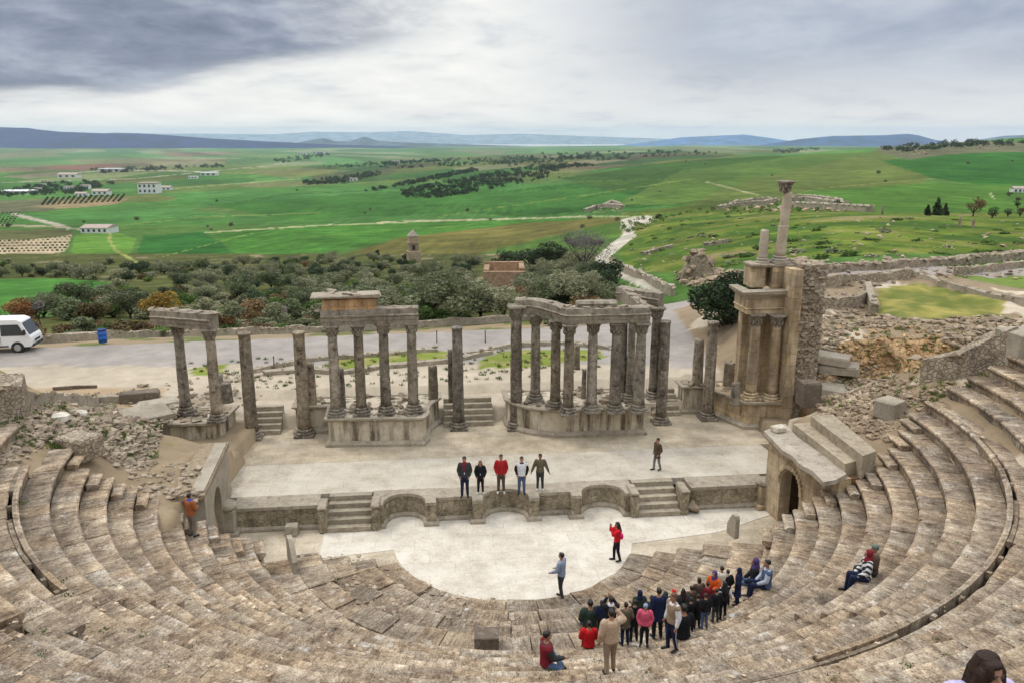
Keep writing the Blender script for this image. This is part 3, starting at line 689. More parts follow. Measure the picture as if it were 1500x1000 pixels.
struct(lvl('stage_back_floor', [tuple(W(-16.5, 4.55)[:2]), tuple(W(-16.5, 12)[:2]), tuple(W(15, 12)[:2]), tuple(W(14.5, 4.55)[:2])][::-1], STG + .004, M['stagefloor'], tint=(1.0, .97, .92)))
# front wall of the stage: straight panels, niches, two stairs
fw = thing('stage_wall', 'low lichen stained wall along the stage front with three curved niches', 'wall', W(0, .5, 0))
def wallseg(pts, back=1.2, mat='frontwall', name='wall_panel', z0=-.1):
    P = [tuple(W(u, v)[:2]) for u, v in pts]; Bk = [tuple(W(pts[-1][0], back)[:2]), tuple(W(pts[0][0], back)[:2])]
    MB().prism(P + Bk, z0, STG - .12).build(name, M[mat], fw)
    mb = MB(); rr = pts; P2 = [tuple(W(u, v - .04)[:2]) for u, v in pts]; mb.prism(P2 + Bk, STG - .12, STG + .012); mb.build('coping', M['trim'], fw)
    mb = MB(); mb.sweep(P, [(.0, .0), (.10, .0), (.10, .10), (.05, .16), (.0, .18)], top_jit=.012); mb.build('base_moulding', M['trim'], fw)
def niche(u0, u1, depth=.95, foot=.42, front=-.12, panel=.32):
    n = 14; w = u1 - u0; pts = [(u0, panel), (u0, front), (u0 + foot, front)]
    for i in range(n + 1):
        a = PI * i / n; pts.append((u0 + foot + (w - 2 * foot) / 2 * (1 - math.cos(a)), front + .05 + depth * math.sin(a) ** .8))
    pts += [(u1 - foot, front), (u1, front), (u1, panel)]
    wallseg(pts, 1.25)
wallseg([(-11.1, .15), (-7.75, .15)]); wallseg([(-3.08, .32), (-1.62, .32)]); wallseg([(1.12, .32), (2.45, .32)]); wallseg([(7.55, .15), (10.9, .15)])
niche(-5.62, -3.08); niche(-1.62, 1.12); niche(2.45, 5.12)
def stairs(root, u0, u1, v0, depth, z0, z1, n, mat='trim', name='step'):
    for i in range(n):
        z = z0 + (z1 - z0) * (i + 1) / n; va = v0 + depth * i / n
        P = [tuple(W(u0, va)[:2]), tuple(W(u1, va)[:2]), tuple(W(u1, v0 + depth + .02 - .004 * i)[:2]), tuple(W(u0, v0 + depth + .02 - .004 * i)[:2])]
        mb = MB(); t = rnd.uniform(.9, 1.12); mb.tint = (t, t, t * .98); mb.prism(P, z - (z1 - z0) / n - (.3 if i == 0 else 0), z - .003 * (i == n - 1)); mb.build(name, M[mat], root)
for (u0, u1, lab) in ((-7.40, -5.68, 'worn stone steps up to the stage beside the long left wall panel'), (5.22, 7.0, 'worn stone steps up to the stage beside the grey boulder')):
    st = thing('stone_steps', lab, 'steps', W((u0 + u1) / 2, 0, 0), 'steps up to the stage')
    stairs(st, u0, u1, -.35, 1.55, 0, STG, 5, mat='trim')
    for uu in (u0 - .17, u1 + .19):
        mb = MB(); p = W(uu, .12, 0); mb.cbox((p.x, p.y, 0), (.32, .95, 1.0), TH, .04, .02); mb.build('cheek_block', M['frontwall'], st)
        mb = MB(); mb.cbox((p.x, p.y - .03, 1.0), (.34, 1.0, .10), TH, .03, .012); mb.build('cheek_cap', M['trim'], st)
# ------------------------------------------------------------------ scaenae frons: podiums
def offset(poly, d):
    n = len(poly); out = []
    for k in range(n):
        a, b, c = Vector(poly[k - 1]), Vector(poly[k]), Vector(poly[(k + 1) % n])
        d0 = (b - a).normalized(); d1 = (c - b).normalized(); nn = (Vector((d0.y, -d0.x)) + Vector((d1.y, -d1.x))).normalized()
        out.append(tuple(b + nn * d / max(.5, nn.dot(Vector((d0.y, -d0.x))))))
    return out
def podium(label, uv, top=2.42, mat='podium', rough=14, seed=0):
    P = [tuple(W(u, v)[:2]) for u, v in uv]
    area = sum(P[i - 1][0] * P[i][1] - P[i][0] * P[i - 1][1] for i in range(len(P)))
    if area < 0: P = P[::-1]
    c = np.mean(np.array(P), axis=0)
    root = thing('stone_podium', label, 'podium', (c[0], c[1], STG), 'podiums of the columned stage front')
    ins = offset(P, -.12)
    MB().prism(offset(P, -.14), STG, top - .05).build('dado', M[mat], root)
    mb = MB(); mb.sweep(P, [(-.2, STG), (.02, STG), (.02, STG + .14), (-.05, STG + .20), (-.10, STG + .27), (-.2, STG + .27)], True, .012); mb.build('plinth', M['trim'], root)
    mb = MB(); mb.sweep(P, [(-.22, top - .20), (-.13, top - .20), (-.06, top - .13), (.03, top - .09), (.03, top), (-.22, top)], True, .018); mb.build('cornice', M['trim'], root)
    mb = MB(); R = random.Random(seed)
    xs = [p[0] for p in P]; ys = [p[1] for p in P]
    for _ in range(rough * 6):
        x, y = R.uniform(min(xs), max(xs)), R.uniform(min(ys), max(ys))
        if inpoly(x, y, offset(P, -.15)):
            t = R.uniform(.7, 1.05); mb.tint = (t, t * .97, t * .93); mb.rock((x, y, top - .08), (R.uniform(.2, .6), R.uniform(.2, .5), R.uniform(.1, .3)))
    if mb.v: struct_o = mb.build('broken_top', M['rock'], root)
    return root
def uvp(px, py, z=STG): 
    p = at(px, py, z); return UV(p.x, p.y)
def arc(p, q, bul, n=8):          # curved run bulging to the left of p->q
    p, q = Vector(p), Vector(q); d = q - p; nn = Vector((-d.y, d.x)); return [tuple(p + d * t + nn * bul * 4 * t * (1 - t)) for t in [i / n for i in range(1, n)]]
VB = 8.9
podium('stained podium under the two columns with one architrave block at the far left', [(-15.35, 6.4), (-13.05, 6.35), (-12.75, 7.0), (-12.55, VB), (-15.35, VB)], seed=1)
A, B = uvp(478, 655), uvp(622, 653)
podium('pale panelled podium under the row of four columns and ochre block', [A, B, (B[0] + .25, B[1] + .7)] + arc((B[0] + .25, B[1] + .7), (-2.62, 9.0), .10) + [(-2.62, 9.0), (-2.62, 9.9), (-9.9, 9.9), (-9.9, 8.3), (A[0] - .05, 8.3)], seed=2)
A2, B2 = uvp(818, 641), uvp(947, 637)
podium('vertically stained podium under the curved right hand colonnade', [(.55, 8.3)] + arc((.55, 8.3), (A2[0] - .1, A2[1] + .1), -.14) + [A2, B2, (B2[0] + .1, 9.6), (.55, 9.9)], seed=3)
podium('small podium carrying one broken column beside narrow right steps', [(9.95, 9.15), (11.3, 9.05), (11.3, 10.4), (9.95, 10.4)], top=2.5, seed=4)
podium('honey coloured podium with diagonal side under the tall golden pier', [(11.32, 9.0), (12.35, 6.55), (14.6, 6.25), (14.6, 10.4), (11.32, 10.4)], mat='golden', seed=5, rough=8)
for (u0, u1, v0, z1, lab) in ((-12.4, -10.55, 8.35, 2.05, 'stone steps between two plain columns near the left podium'), (-2.5, -.02, 8.5, 2.1, 'wide stone steps in the curved middle recess of the stage front'), (8.35, 9.85, 8.9, 2.1, 'narrow stone steps beside the small right podium')):
    st = thing('stone_steps', lab, 'steps', W((u0 + u1) / 2, v0, STG), 'steps up to the rear court')
    stairs(st, u0, u1, v0, 1.5, STG, z1, 5)
# ------------------------------------------------------------------ columns
def column(label, x, y, z0, z1, r, cap=True, base=True, plinth=True, mat='column', lean=(0, 0), brk=0.0, joint=None, name='stone_column', light=None):
    s = rnd.random() * 100; root = thing(name, label, 'column', (x, y, z0))
    zb = z0; k = r / .27
    if base:
        mb = MB()
        if plinth: mb.cbox((x, y, z0), (.92 * k, .92 * k, .13), TH, .02, .012); zb += .13
        mb.lathe([(.43 * k, 0), (.45 * k, .05), (.43 * k, .10), (.36 * k, .12), (.35 * k, .16), (.39 * k, .19), (.38 * k, .23), (.31 * k, .26)], (x, y, zb), 20, .015, seed=s)
        mb.build('base', M[mat], root); zb += .25
    ch = .62 * k if cap else 0
    zs = z1 - ch; mb = MB(); n = 14; prof = []
    for i in range(n + 1):
        t = i / n; rr = r * (1.05 - .02 * t - .13 * t ** 2.0)
        if i == 0: rr = r * 1.16
        prof.append((rr, (zs - zb) * t if i else 0))
    if not cap and not brk: prof[-1:] = [(r * .95, zs - zb - .12), (r * 1.06, zs - zb - .09), (r * 1.06, zs - zb)]
    if joint:
        zj = joint - zb; prof = [p for p in prof if abs(p[1] - zj) > .12]; rj = r * .98
        prof += [(rj * 1.08, zj - .06), (rj * 1.10, zj - .02), (rj * .93, zj), (rj * .93, zj + .04)]; prof.sort(key=lambda p: p[1])
    t = rnd.uniform(.74, 1.28); hu = rnd.random(); mb.tint = light or (t, t * (.94 + .07 * hu), t * (.84 + .22 * hu))
    mb.lathe(prof, (x, y, zb), 20, .022, lean, s)
    if brk:
        for q in range(-20, 0):
            v = mb.v[q]; mb.v[q] = (v[0], v[1], v[2] + rnd.uniform(-brk, brk * .4))
    mb.build('shaft', M[mat], root)
    if cap:
        mb = MB(); rt = r * .92
        mb.lathe([(rt, 0), (rt * 1.10, .03 * k), (rt * .98, .06 * k), (rt * 1.02, .28 * k), (rt * 1.25, .44 * k), (rt * 1.42, .50 * k)], (x, y, zs), 16, .02, (0, 0), s)
        for tier, (h0, hh, out, num, of) in enumerate(((.06, .24, 1.28, 8, 0), (.20, .28, 1.48, 8, PI / 8))):
            for i in range(num):
                if rnd.random() < .12: continue
                a = of + 2 * PI * i / num + TH; ca, sa = math.cos(a), math.sin(a)
                p0 = (x + ca * rt * 1.08, y + sa * rt * 1.08, zs + h0 * k); p1 = (x + ca * rt * 1.16, y + sa * rt * 1.16, zs + (h0 + hh * .7) * k); p2 = (x + ca * rt * out, y + sa * rt * out, zs + (h0 + hh) * k); p3 = (x + ca * rt * (out + .06), y + sa * rt * (out + .06), zs + (h0 + hh * .72) * k)
                mb.tube([p0, p1, p2, p3], [.055 * k, .075 * k, .055 * k, .02 * k], 6)
        mb.cbox((x, y, zs + .50 * k), (.80 * k, .80 * k, .12 * k), TH, .04 * k, .02)
        mb.build('capital', M['carved'], root)
    return root
def colpx(label, bx, by, tx, ty, z0=STG, r=.27, **kw):
    p = at(bx, by, z0); q = atY(tx, ty, p.y)
    return column(label, p.x, p.y, z0, q.z, r, **kw)
PT_ = 2.42
def topY(py, Y): return atY(750, py, Y).z
colpx('smooth grey column standing alone left of the first steps', 370, 641, 363, 487, r=.29, cap=False)
colpx('mottled plain column standing alone just right of the first steps', 447, 637, 438, 486, r=.29, cap=False)
colpx('plain column with pale patches at left of the wide middle steps', 672, 627, 671, 479, r=.27, cap=False)
colpx('column of two lichened drums with capital right of the wide middle steps', 756, 627, 752, 447, r=.28, joint=4.6)
colpx('slim plain column standing on the stage beside narrow right steps', 968, 619, 974, 470, r=.26, cap=False)
colpx('brown plain column before the small podium and broken column', 1036, 613, 1043, 471, r=.27, cap=False)
ZA = 6.82
def pcol(label, bx, by, z0=PT_, z1=ZA, r=.235, **kw):
    p = at(bx, by, z0); return column(label, p.x, p.y, z0, z1, r, **kw), p
pl = []
pl.append(pcol('speckled column under the free end of the far left architrave', 273, 606)[1]); pl.append(pcol('grey column under the tilted corner of the far left architrave', 319, 616)[1])
pm = [pcol(l, x, y, **kw)[1] for l, x, y, kw in (('pale lichened column under the ochre block, first of its row', 493, 608, {}), ('brown column second in the row under the ochre block', 530, 606, {}), ('yellow lichened column with a grey lower drum in the row of four', 566, 604, {'joint': 4.2}), ('last column of the row of four, next to the curved recess', 606, 602, {}))]
prr = [pcol(l, x, y, **kw)[1] for l, x, y, kw in (('column under the curved architrave nearest the two drum column', 784, 586, {}), ('column in the middle of the curved architrave', 813, 597, {}), ('column under the bend where the architrave turns straight', 832, 606, {}), ('column alone under the straight architrave before the pale court', 866, 602, {}), ('thick grey column right of the wide gap under the straight architrave', 900, 602, {'r': .26}), ('pale corner column under the right end of the straight architrave', 935, 602, {'r': .25}))]
pback = pcol('tall back column under the rear end of the right entablature', 957, 582, 2.2, z1=6.95, r=.25)[1]
pcol('slender column in shade behind the pale corner column', 922, 586, 2.42, r=.2); pcol('thin shaded column behind the thick grey column', 911, 584, 2.42, r=.17)
for l, bx, by, ty, r, z0 in (('broken column stump behind the mottled plain column', 458, 600, 531, .22, 2.1), ('broken column stump behind the pale lichened column', 500, 604, 538, .24, 2.1), ('dark column stump behind the end of the row of four', 635, 586, 535, .24, 2.3), ('thin broken shaft behind the column with pale patches', 661, 588, 512, .13, 2.2),
                             ('stump of a column on the small right podium', 1021, 562, 497, .27, 2.5), ('low brown stump at the left podium', 332, 588, 560, .3, 2.2), ('lighter low stump left of the smooth grey column', 322, 582, 548, .26, 2.2), ('short dark stump behind the brown plain column', 1068, 566, 530, .33, 2.3), ('squat stump beside the golden pier columns', 1076, 592, 560, .22, 2.42), ('small brown post stone on the lawn behind the right colonnade', 845, 540, 505, .17, 2.0), ('dark narrow stump behind the straight architrave', 855, 585, 540, .12, 2.3)):
    p = at(bx, by, z0); column(l, p.x, p.y, z0, topY(ty, p.y), r, cap=False, base=False, brk=.08, name='column_stump')
# ------------------------------------------------------------------ entablatures
ARCH = lambda z, w=.30: [(-w, z), (w, z), (w, z + .17), (w + .03, z + .18), (w + .03, z + .34), (w + .06, z + .36), (w + .10, z + .42), (w, z + .45), (w - .02, z + .70), (-w, z + .72)]
def dense(path, step=.3):
    out = []
    for a, b in zip(path[:-1], path[1:]):
        n = max(1, int(math.dist(a, b) / step)); out += [(a[0] + (b[0] - a[0]) * i / n, a[1] + (b[1] - a[1]) * i / n) for i in range(n)]
    return out + [path[-1]]
def entab(label, path, z, w=.30, mat='carved', jit=.022, name='entablature', extra=None):
    c = path[len(path) // 2]; root = thing(name, label, 'entablature', (c[0], c[1], z))
    mb = MB(); mb.sweep(dense(path), ARCH(z, w), top_jit=jit); mb.build('architrave', M[mat], root)
    mb = MB()
    pts = dense(path, .34)
    for a in pts:
        if rnd.random() < .75: mb.rock((a[0] + rnd.uniform(-.1, .1), a[1] + rnd.uniform(-.1, .1), z + .64), (rnd.uniform(.3, .6), rnd.uniform(.3, .5), rnd.uniform(.12, .26)))
    mb.build('broken_top', M['rock'], root)
    return root
d = (pl[1] - pl[0]).normalized()
q0 = atY(228, 470, pl[0].y); entab('long mossy architrave block lying over the two far left columns', [(q0.x, q0.y - .05), (pl[1].x + .28, pl[1].y - .05)], ZA)
q1 = pm[0]; q2 = pm[-1]; dd = (Vector((q2.x, q2.y)) - Vector((q1.x, q1.y))).normalized()
e = entab('architrave over the row of four columns with ochre wall block', [(q1.x - .45, q1.y - .45 * dd.y), (q2.x + .35, q2.y + .35 * dd.y)], ZA)
mb = MB(); b0 = Vector((q1.x, q1.y)) - dd * .42; b1 = b0 + dd * 2.45
mb.tint = (.95, .78, .62); c = (b0 + b1) / 2; mb.cbox((c.x, c.y + .25, ZA + .60), (2.45, 1.0, .66), math.atan2(dd.y, dd.x), .06, .05); mb.build('ochre_block', M['golden'], e)
mb = MB(); mb.cbox((c.x - .12, c.y + .25, ZA + 1.24), (3.1, 1.3, .13), math.atan2(dd.y, dd.x), .05, .05); 
for i in range(9): mb.rock((c.x + rnd.uniform(-1.4, 1.2), c.y + .25 + rnd.uniform(-.5, .5), ZA + 1.34), (rnd.uniform(.3, .6), rnd.uniform(.3, .5), .16))
mb.build('cornice_slab', M['trim'], e)
s0 = at(756, 627, STG); c5 = prr[5]
path = [(s0.x + .0, s0.y + .15)] + [(p.x, p.y) for p in prr[:3]] + [(c5.x + .3, c5.y)]
# smooth the curved run
cur = []
cp = [Vector(p) for p in path[:4]]
for i in range(3):
    g = lambda k: cp[min(max(k, 0), 3)]
    for t in (0, .25, .5, .75): cur.append(tuple(cr(g(i - 1)[a], g(i)[a], g(i + 1)[a], g(i + 2)[a], t) for a in (0, 1)))
path = cur + [tuple(cp[3]), path[4]]
e = entab('curved architrave bending from the two drum column to the right corner', path, ZA + .02)
mb = MB(); a = prr[3]; mb.cbox((a.x + .1, a.y, ZA + .70), (1.9, .62, .28), TH * .5, .06, .05); mb.build('frieze_block', M['carved'], e)
f0 = (c5.x + .1, c5.y + .35); rb = atY(914, 424, 41.9); f1 = (rb.x, rb.y); f2 = (pback.x + .2, pback.y)
e = entab('rear architrave returning from the right corner to the tall back column', [f0, f1], ZA + .04, .24)
mb = MB(); mb.sweep(dense([(f1[0] - .25, f1[1] + .06), (f2[0], f2[1] + .05)]), ARCH(ZA + .09, .24), top_jit=.02); mb.build('rear_beam', M['carved'], e)
# ------------------------------------------------------------------ tall golden pier
pier = thing('golden_pier', 'tall golden stone pier with two engaged columns and broken shafts on top', 'pier', W(13.6, 8.5, STG))
def P4(u0, u1, v0, v1): return [tuple(W(u0, v0)[:2]), tuple(W(u1, v0)[:2]), tuple(W(u1, v1)[:2]), tuple(W(u0, v1)[:2])]
MB().prism(P4(14.1, 14.62, 6.2, 8.8), STG, 9.05).build('front_wall', M['golden'], pier)
MB().prism(P4(12.55, 14.1, 8.2, 8.7), 2.3, 6.75).build('niche_back', M['golden'], pier)
MB().prism(P4(12.25, 14.09, 7.0, 8.6), 6.78, 7.55).build('architrave', M['golden'], pier)
mb = MB(); mb.sweep([tuple(W(12.25, 8.6)[:2]), tuple(W(12.25, 7.0)[:2]), tuple(W(14.66, 7.0)[:2])], [(-.1, 7.56), (.05, 7.56), (.12, 7.66), (.32, 7.80), (.36, 7.95), (-.1, 8.0)], top_jit=.03); mb.build('cornice', M['trim'], pier)
mb = MB(); mb.sweep([tuple(W(12.25, 8.6)[:2]), tuple(W(12.25, 7.0)[:2]), tuple(W(14.08, 7.0)[:2])], [(-.1, 7.0), (.02, 7.0), (.07, 7.05), (.02, 7.1), (-.1, 7.1)], top_jit=.01); mb.build('fascia', M['golden'], pier)
MB().prism(P4(12.6, 13.3, 7.5, 8.5), 8.0, 9.0).build('attic_pedestal', M['golden'], pier)
MB().prism(P4(13.55, 14.6, 7.3, 8.5), 8.0, 9.0).build('attic_pedestal', M['golden'], pier)
MB().prism(P4(13.3, 13.55, 7.8, 8.5), 8.0, 8.96).build('attic_recess', M['golden'], pier)
mb = MB(); mb.sweep([tuple(W(12.6, 8.5)[:2]), tuple(W(12.6, 7.45)[:2]), tuple(W(14.62, 7.25)[:2])], [(-.3, 9.0), (.03, 9.0), (.10, 9.06), (.10, 9.15), (-.3, 9.17)], top_jit=.02); mb.build('attic_cornice', M['trim'], pier)
MB().prism(P4(12.6, 14.6, 7.4, 8.6), 9.0, 9.13).build('attic_top', M['trim'], pier)
MB().prism(P4(14.62, 15.9, 6.5, 9.0), 1.2, lambda p: 9.2 + .25 * mn.noise(Vector((p[0], p[1], 0)))).build('rubble_core', M['rubblewall'], pier)
mb = MB()
for _ in range(520):
    z = rnd.uniform(2.2, 9.1); s = rnd.uniform(.12, .30); t = rnd.uniform(.7, 1.2); mb.tint = (t, t * .97, t * .92)
    if rnd.random() < .68: p = W(rnd.uniform(14.64, 15.9), 6.5 + rnd.uniform(-.04, .05), z)
    else: p = W(15.9 + rnd.uniform(-.05, .05), rnd.uniform(6.5, 9.0), z)
    mb.rock((p.x, p.y, p.z), (s * 1.2, s, s * .75), rz=TH)
for _ in range(40):
    p = W(rnd.uniform(14.65, 15.9), rnd.uniform(6.5, 8.9), 9.1); mb.rock((p.x, p.y, p.z), (.4, .35, .25))
mb.build('rubble_facing', M['rock'], pier)
def engaged(lab, bx, by, r):
    p = at(bx, by, 2.42); column(lab, p.x, p.y, 2.42, 6.80, r, mat='golden')
engaged('golden smooth column left of the pair before the tall pier', 1099, 584, .255); engaged('golden smooth column right of the pair before the tall pier', 1129, 586, .25)
mb = MB(); p = atY(1117, 383, 40.0); q = atY(1115, 337, 40.0)
column('short broken shaft on top of the golden pier', p.x, p.y, 9.15, q.z, .215, cap=False, plinth=False, brk=.05, mat='slab')
p = atY(1142, 380, 39.9); q = atY(1149, 265, 39.9)
column('tall slender capped column on top of the golden pier', p.x, p.y, 9.15, q.z, .235, joint=11.0, mat='slab', lean=(.045, 0))
# ------------------------------------------------------------------ side passages of the theatre
def arch_wall(mb, a, b, z0, z1, th, s0, s1, zspring, side=1, jit=0.0):
    a, b = Vector(a), Vector(b); L = (b - a).length; d = (b - a) / L; nn = Vector((-d.y, d.x)) * side
    r = (s1 - s0) / 2; pts = [(0, z0), (0, z1), (L, z1), (L, z0), (s1, z0), (s1, zspring)]
    for i in range(1, 12): t = PI * i / 12; pts.append((s0 + r + r * math.cos(t), zspring + r * 1.05 * math.sin(t)))
    pts += [(s0, zspring), (s0, z0)]
    b0 = len(mb.v); n = len(pts)
    for o in (0, th):
        for s, z in pts:
            p = a + d * s + nn * o; mb.vert((p.x, p.y, z))
    f = [b0 + i for i in range(n)]; g = [b0 + n + i for i in range(n)]
    mb.face(f if side < 0 else f[::-1]); mb.face(g[::-1] if side < 0 else g)
    for i in range(n):
        j = (i + 1) % n; mb.face([b0 + i, b0 + n + i, b0 + n + j, b0 + j] if side > 0 else [b0 + i, b0 + j, b0 + n + j, b0 + n + i])
    return d, nn, L
rp = thing('arched_passage', 'honey stone side wall with dark arched doorway under a pale flat slab roof', 'passage', (11.3, 30, 0), 'vaulted side passages')
a, b = at(1118, 745, 0).xy, at(1230, 700, 3.36).xy
mb = MB(); d, nn, L = arch_wall(mb, a, b, -.1, 3.30, .5, 1.05, 2.35, 1.75, 1); mb.build('wall', M['golden'], rp)
mb = MB(); 
for i in range(15):
    t = PI * i / 14; s = 1.70 + .78 * math.cos(t); z = 1.75 + .80 * math.sin(t); q = a + d * s - nn * .03; t2 = rnd.uniform(.9, 1.1); mb.tint = (t2,) * 3
    mb.cbox((q.x, q.y, z - .08), (.16, .10, .20), math.atan2(d.y, d.x), .012, .008)
mb.build('arch_stones', M['golden'], rp)
mb = MB(); c2 = a + d * (L / 2) + nn * 1.9
mb.tint = (.35, .28, .24); mb.prism([tuple(a + nn * 2.4), tuple(b + nn * 2.4), tuple(b + nn * 2.9), tuple(a + nn * 2.9)], -.1, 3.3); mb.prism([tuple(a + nn * .5), tuple(a + nn * 2.4), tuple(a + nn * 2.4 + d * .5), tuple(a + nn * .5 + d * .5)], -.1, 3.29); mb.prism([tuple(a + nn * .5 + d * (L - 1.8)), tuple(a + nn * 2.4 + d * (L - 1.8)), tuple(b + nn * 2.4), tuple(b + nn * .5)], -.1, 3.29)  # same stone as the wall, tinted darker: passage shade painted into the colour
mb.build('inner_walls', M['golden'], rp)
mb = MB(); R = [(1119, 631), (1150, 621), (1168, 640), (1232, 684), (1240, 694), (1224, 703), (1206, 706), (1190, 690), (1172, 680), (1160, 667), (1146, 660), (1130, 642)]
mb.tint = (.80, .76, .70)
mb.prism([tuple(at(x, y, 3.46).xy) for x, y in R][::-1], 3.31, lambda p: 3.48 + .05 * mn.noise(Vector((p[0] * 2, p[1] * 2, 0)))); mb.build('slab_roof', M['roofslab'], rp)
p = at(1140, 632, 3.47); mb = MB(); mb.tint = (.85, .83, .8); mb.cbox((p.x, p.y, 3.47), (.55, .4, .28), .3, .06, .03); tag(mb.build('loose_block', M['marble'], None), 'pale loose block on the slab roof over the arched doorway', 'stone block')
an = thing('terrace_wall', 'two broad massive stone steps climbing behind the pale slab roof', 'terrace', (12.5, 30, 2))
for z, R, dz in ((3.78, [(1162, 620), (1188, 618), (1265, 671), (1238, 679)], .9), (4.16, [(1188, 609), (1220, 606), (1284, 660), (1264, 667)], .9)):
    q = [Vector(at(x, y, z).xy) for x, y in R]; mb = MB(); t = rnd.uniform(.95, 1.1); mb.tint = (t, t * .97, t * .92)
    mb.prism([tuple(v) for v in q][::-1], z - dz, z); mb.build('step_block', M['trim'], an)
lp = thing('arched_passage', 'narrow grey side wall with dark arched opening beside the man in the orange jacket', 'passage', (-11, 28, 0), 'vaulted side passages')
a, b = Vector((-11.5, 31.0)), Vector((-10.75, 26.4)); mb = MB(); d, nn, L = arch_wall(mb, a, b, -.1, 3.3, .45, 2.0, 3.35, 1.8, -1)
mb.tint = (1, 1, 1); mb.build('wall', M['slab'], lp)
mb = MB(); mb.tint = (.35, .3, .26); mb.prism([tuple(a - nn * -2.4), tuple(b - nn * -2.4), tuple(b - nn * -2.8), tuple(a - nn * -2.8)][::-1] if False else [tuple(a + nn * 2.3), tuple(b + nn * 2.3), tuple(b + nn * 2.8), tuple(a + nn * 2.8)], -.1, 3.1); mb.build('inner_walls', M['slab'], lp)  # rear wall colour darkened to carry the shade inside the opening
mb = MB(); mb.tint = (.9, .85, .76)
P = [tuple(a - d * .15 - nn * .05), tuple(b + d * .2 - nn * .05), tuple(b + d * .3 + nn * .9), tuple(b - d * 1.2 + nn * 1.1), tuple(a - d * .2 + nn * 1.0)]
ar = sum(P[i - 1][0] * P[i][1] - P[i][0] * P[i - 1][1] for i in range(5)); P = P if ar > 0 else P[::-1]
PLATE = P; mb.tint = (.85, .78, .68); mb.prism(P, 3.05, lambda p: 3.25 + .1 * mn.noise(Vector((p[0], p[1], 2)))); mb.build("slab_roof", M["trim"], lp)
# small standing stones and blocks round the orchestra
def altar(label, px, py, z, r, h, mat):
    p = at(px, py, z); root = thing('stone_pedestal', label, 'pedestal', (p.x, p.y, z))
    mb = MB(); mb.cbox((p.x, p.y, z), (r * 2.5, r * 2.5, .22), TH, .03, .02); mb.build('plinth', M[mat], root)
    mb = MB(); mb.cbox((p.x, p.y, z + .22), (r * 1.8, r * 1.8, h - .45), TH, .03, .015); mb.build('shaft', M[mat], root)
    mb = MB(); mb.lathe([(r * .9, 0), (r * 1.2, .05), (r * 1.25, .13), (r * 1.1, .2), (r * .8, .26)], (p.x, p.y, z + h - .23), 16, .05); mb.build('cap', M['trim'], root)
altar('pedestal with round worn cap at the left end of the stage front', 336, 782, 0, .34, 1.35, 'slab')
altar('honey coloured pedestal at the right end of the stage front', 1117, 741, 0, .30, 1.25, 'golden')
def block(name, label, px, py, z, size, rz, mat, ch=.04, cat='stone block', tilt=(0, 0), group=None, tint=(1, 1, 1)):
    p = at(px, py, z); mb = MB(); mb.tint = tint; mb.cbox((p.x, p.y, z - .02), size, rz, ch, .02, tilt); o = mb.build(name, M[mat], None, (p.x, p.y, z)); tag(o, label, cat, group); return o
block('stone_block', 'small square block lying before the long left stage wall panel', 428, 781, 0, (.50, .45, .42), .1, 'trim')
def fin(label, px, py, z, L, h, rz):
    p = at(px, py, z); mb = MB(); c, s = math.cos(rz), math.sin(rz)
    pr = [(-L / 2, 0), (L / 2, 0), (L / 2, h * .45), (L * .2, h * .78), (-L * .1, h), (-L * .4, h * .97), (-L / 2, h * .85)]
    b = len(mb.v)
    for o in (-.09, .09):
        for x, zz in pr: mb.vert((p.x + x * c - o * s, p.y + x * s + o * c, z + zz))
    n = len(pr); mb.face([b + i for i in range(n)]); mb.face([b + n + i for i in range(n - 1, -1, -1)])
    for i in range(n): j = (i + 1) % n; mb.face([b + i, b + n + i, b + n + j, b + j])
    tag(mb.build('upright_slab', M['slab'], None), label, 'stone slab', 'thin slabs ending the old parapet')
fin('thin upright slab casting shade at the left end of the front tiers', 429, 828, .5, 1.25, 1.0, -1.15)
fin('thin pointed slab standing at the right end of the front tiers', 1073, 784, .35, .55, .95, 1.9)
p = at(1016, 749, 0); mb = MB(); mb.tint = (.85, .8, .72); mb.rock((p.x, p.y, -.05), (.75, .6, .62), seed=4.2); tag(mb.build('boulder', M['rock'], None), 'rounded grey boulder beside the right flight of stage steps', 'boulder')
def hcav(x, y):
    r = math.hypot(x - CX, y - CY)
    if r < 4.68: return 0
    for a_, b_, h_ in ((4.68, 5.5, .10), (5.5, 6.35, .22), (6.35, 7.3, .36), (7.3, 8.25, .52), (8.25, 9.4, .5), (9.4, 9.69, 1.14)):
        if r < b_: return h_
    return hrow(r)
def seatpt(px, py): return hit(px, py, 3.0, 40, hcav)
q = seatpt(713, 947); mb = MB(); mb.cbox((q.x, q.y, q.z - .02), (.72, .62, .50), 0.02, .02, .008); tag(mb.build('stone_box', M['dark'], None), 'dark squarish stone box on the seats below the orchestra edge', 'stone block')
# ------------------------------------------------------------------ rubble and loose blocks
def scatter(name, area, n, smin, smax, mat='rock', label=None, y0=23.5, zf=None, seed=1, flat=.6, tone=(1, .97, .93)):
    R = random.Random(seed); mb = MB(); xs = [p[0] for p in area]; ys = [p[1] for p in area]; k = 0
    while k < n:
        x, y = R.uniform(min(xs), max(xs)), R.uniform(min(ys), max(ys))
        if not inpoly(x, y, area): continue
        k += 1; q = hit(x, y, y0, 4000, zf); s = smin * (smax / smin) ** (R.random() ** 1.6); t = R.uniform(.65, 1.25)
        mb.tint = (t * tone[0], t * tone[1], t * tone[2]); mb.rock((q.x, q.y, q.z - .04), (s * R.uniform(.9, 1.5), s, s * flat), seed=R.random() * 500, rz=R.random() * 6)
    o = mb.build(name, M[mat], None, (0, 0, 0)); o['kind'] = 'stuff'
    if label: o['label'] = label; o['category'] = 'rubble'
    return o
zs_ = zsn
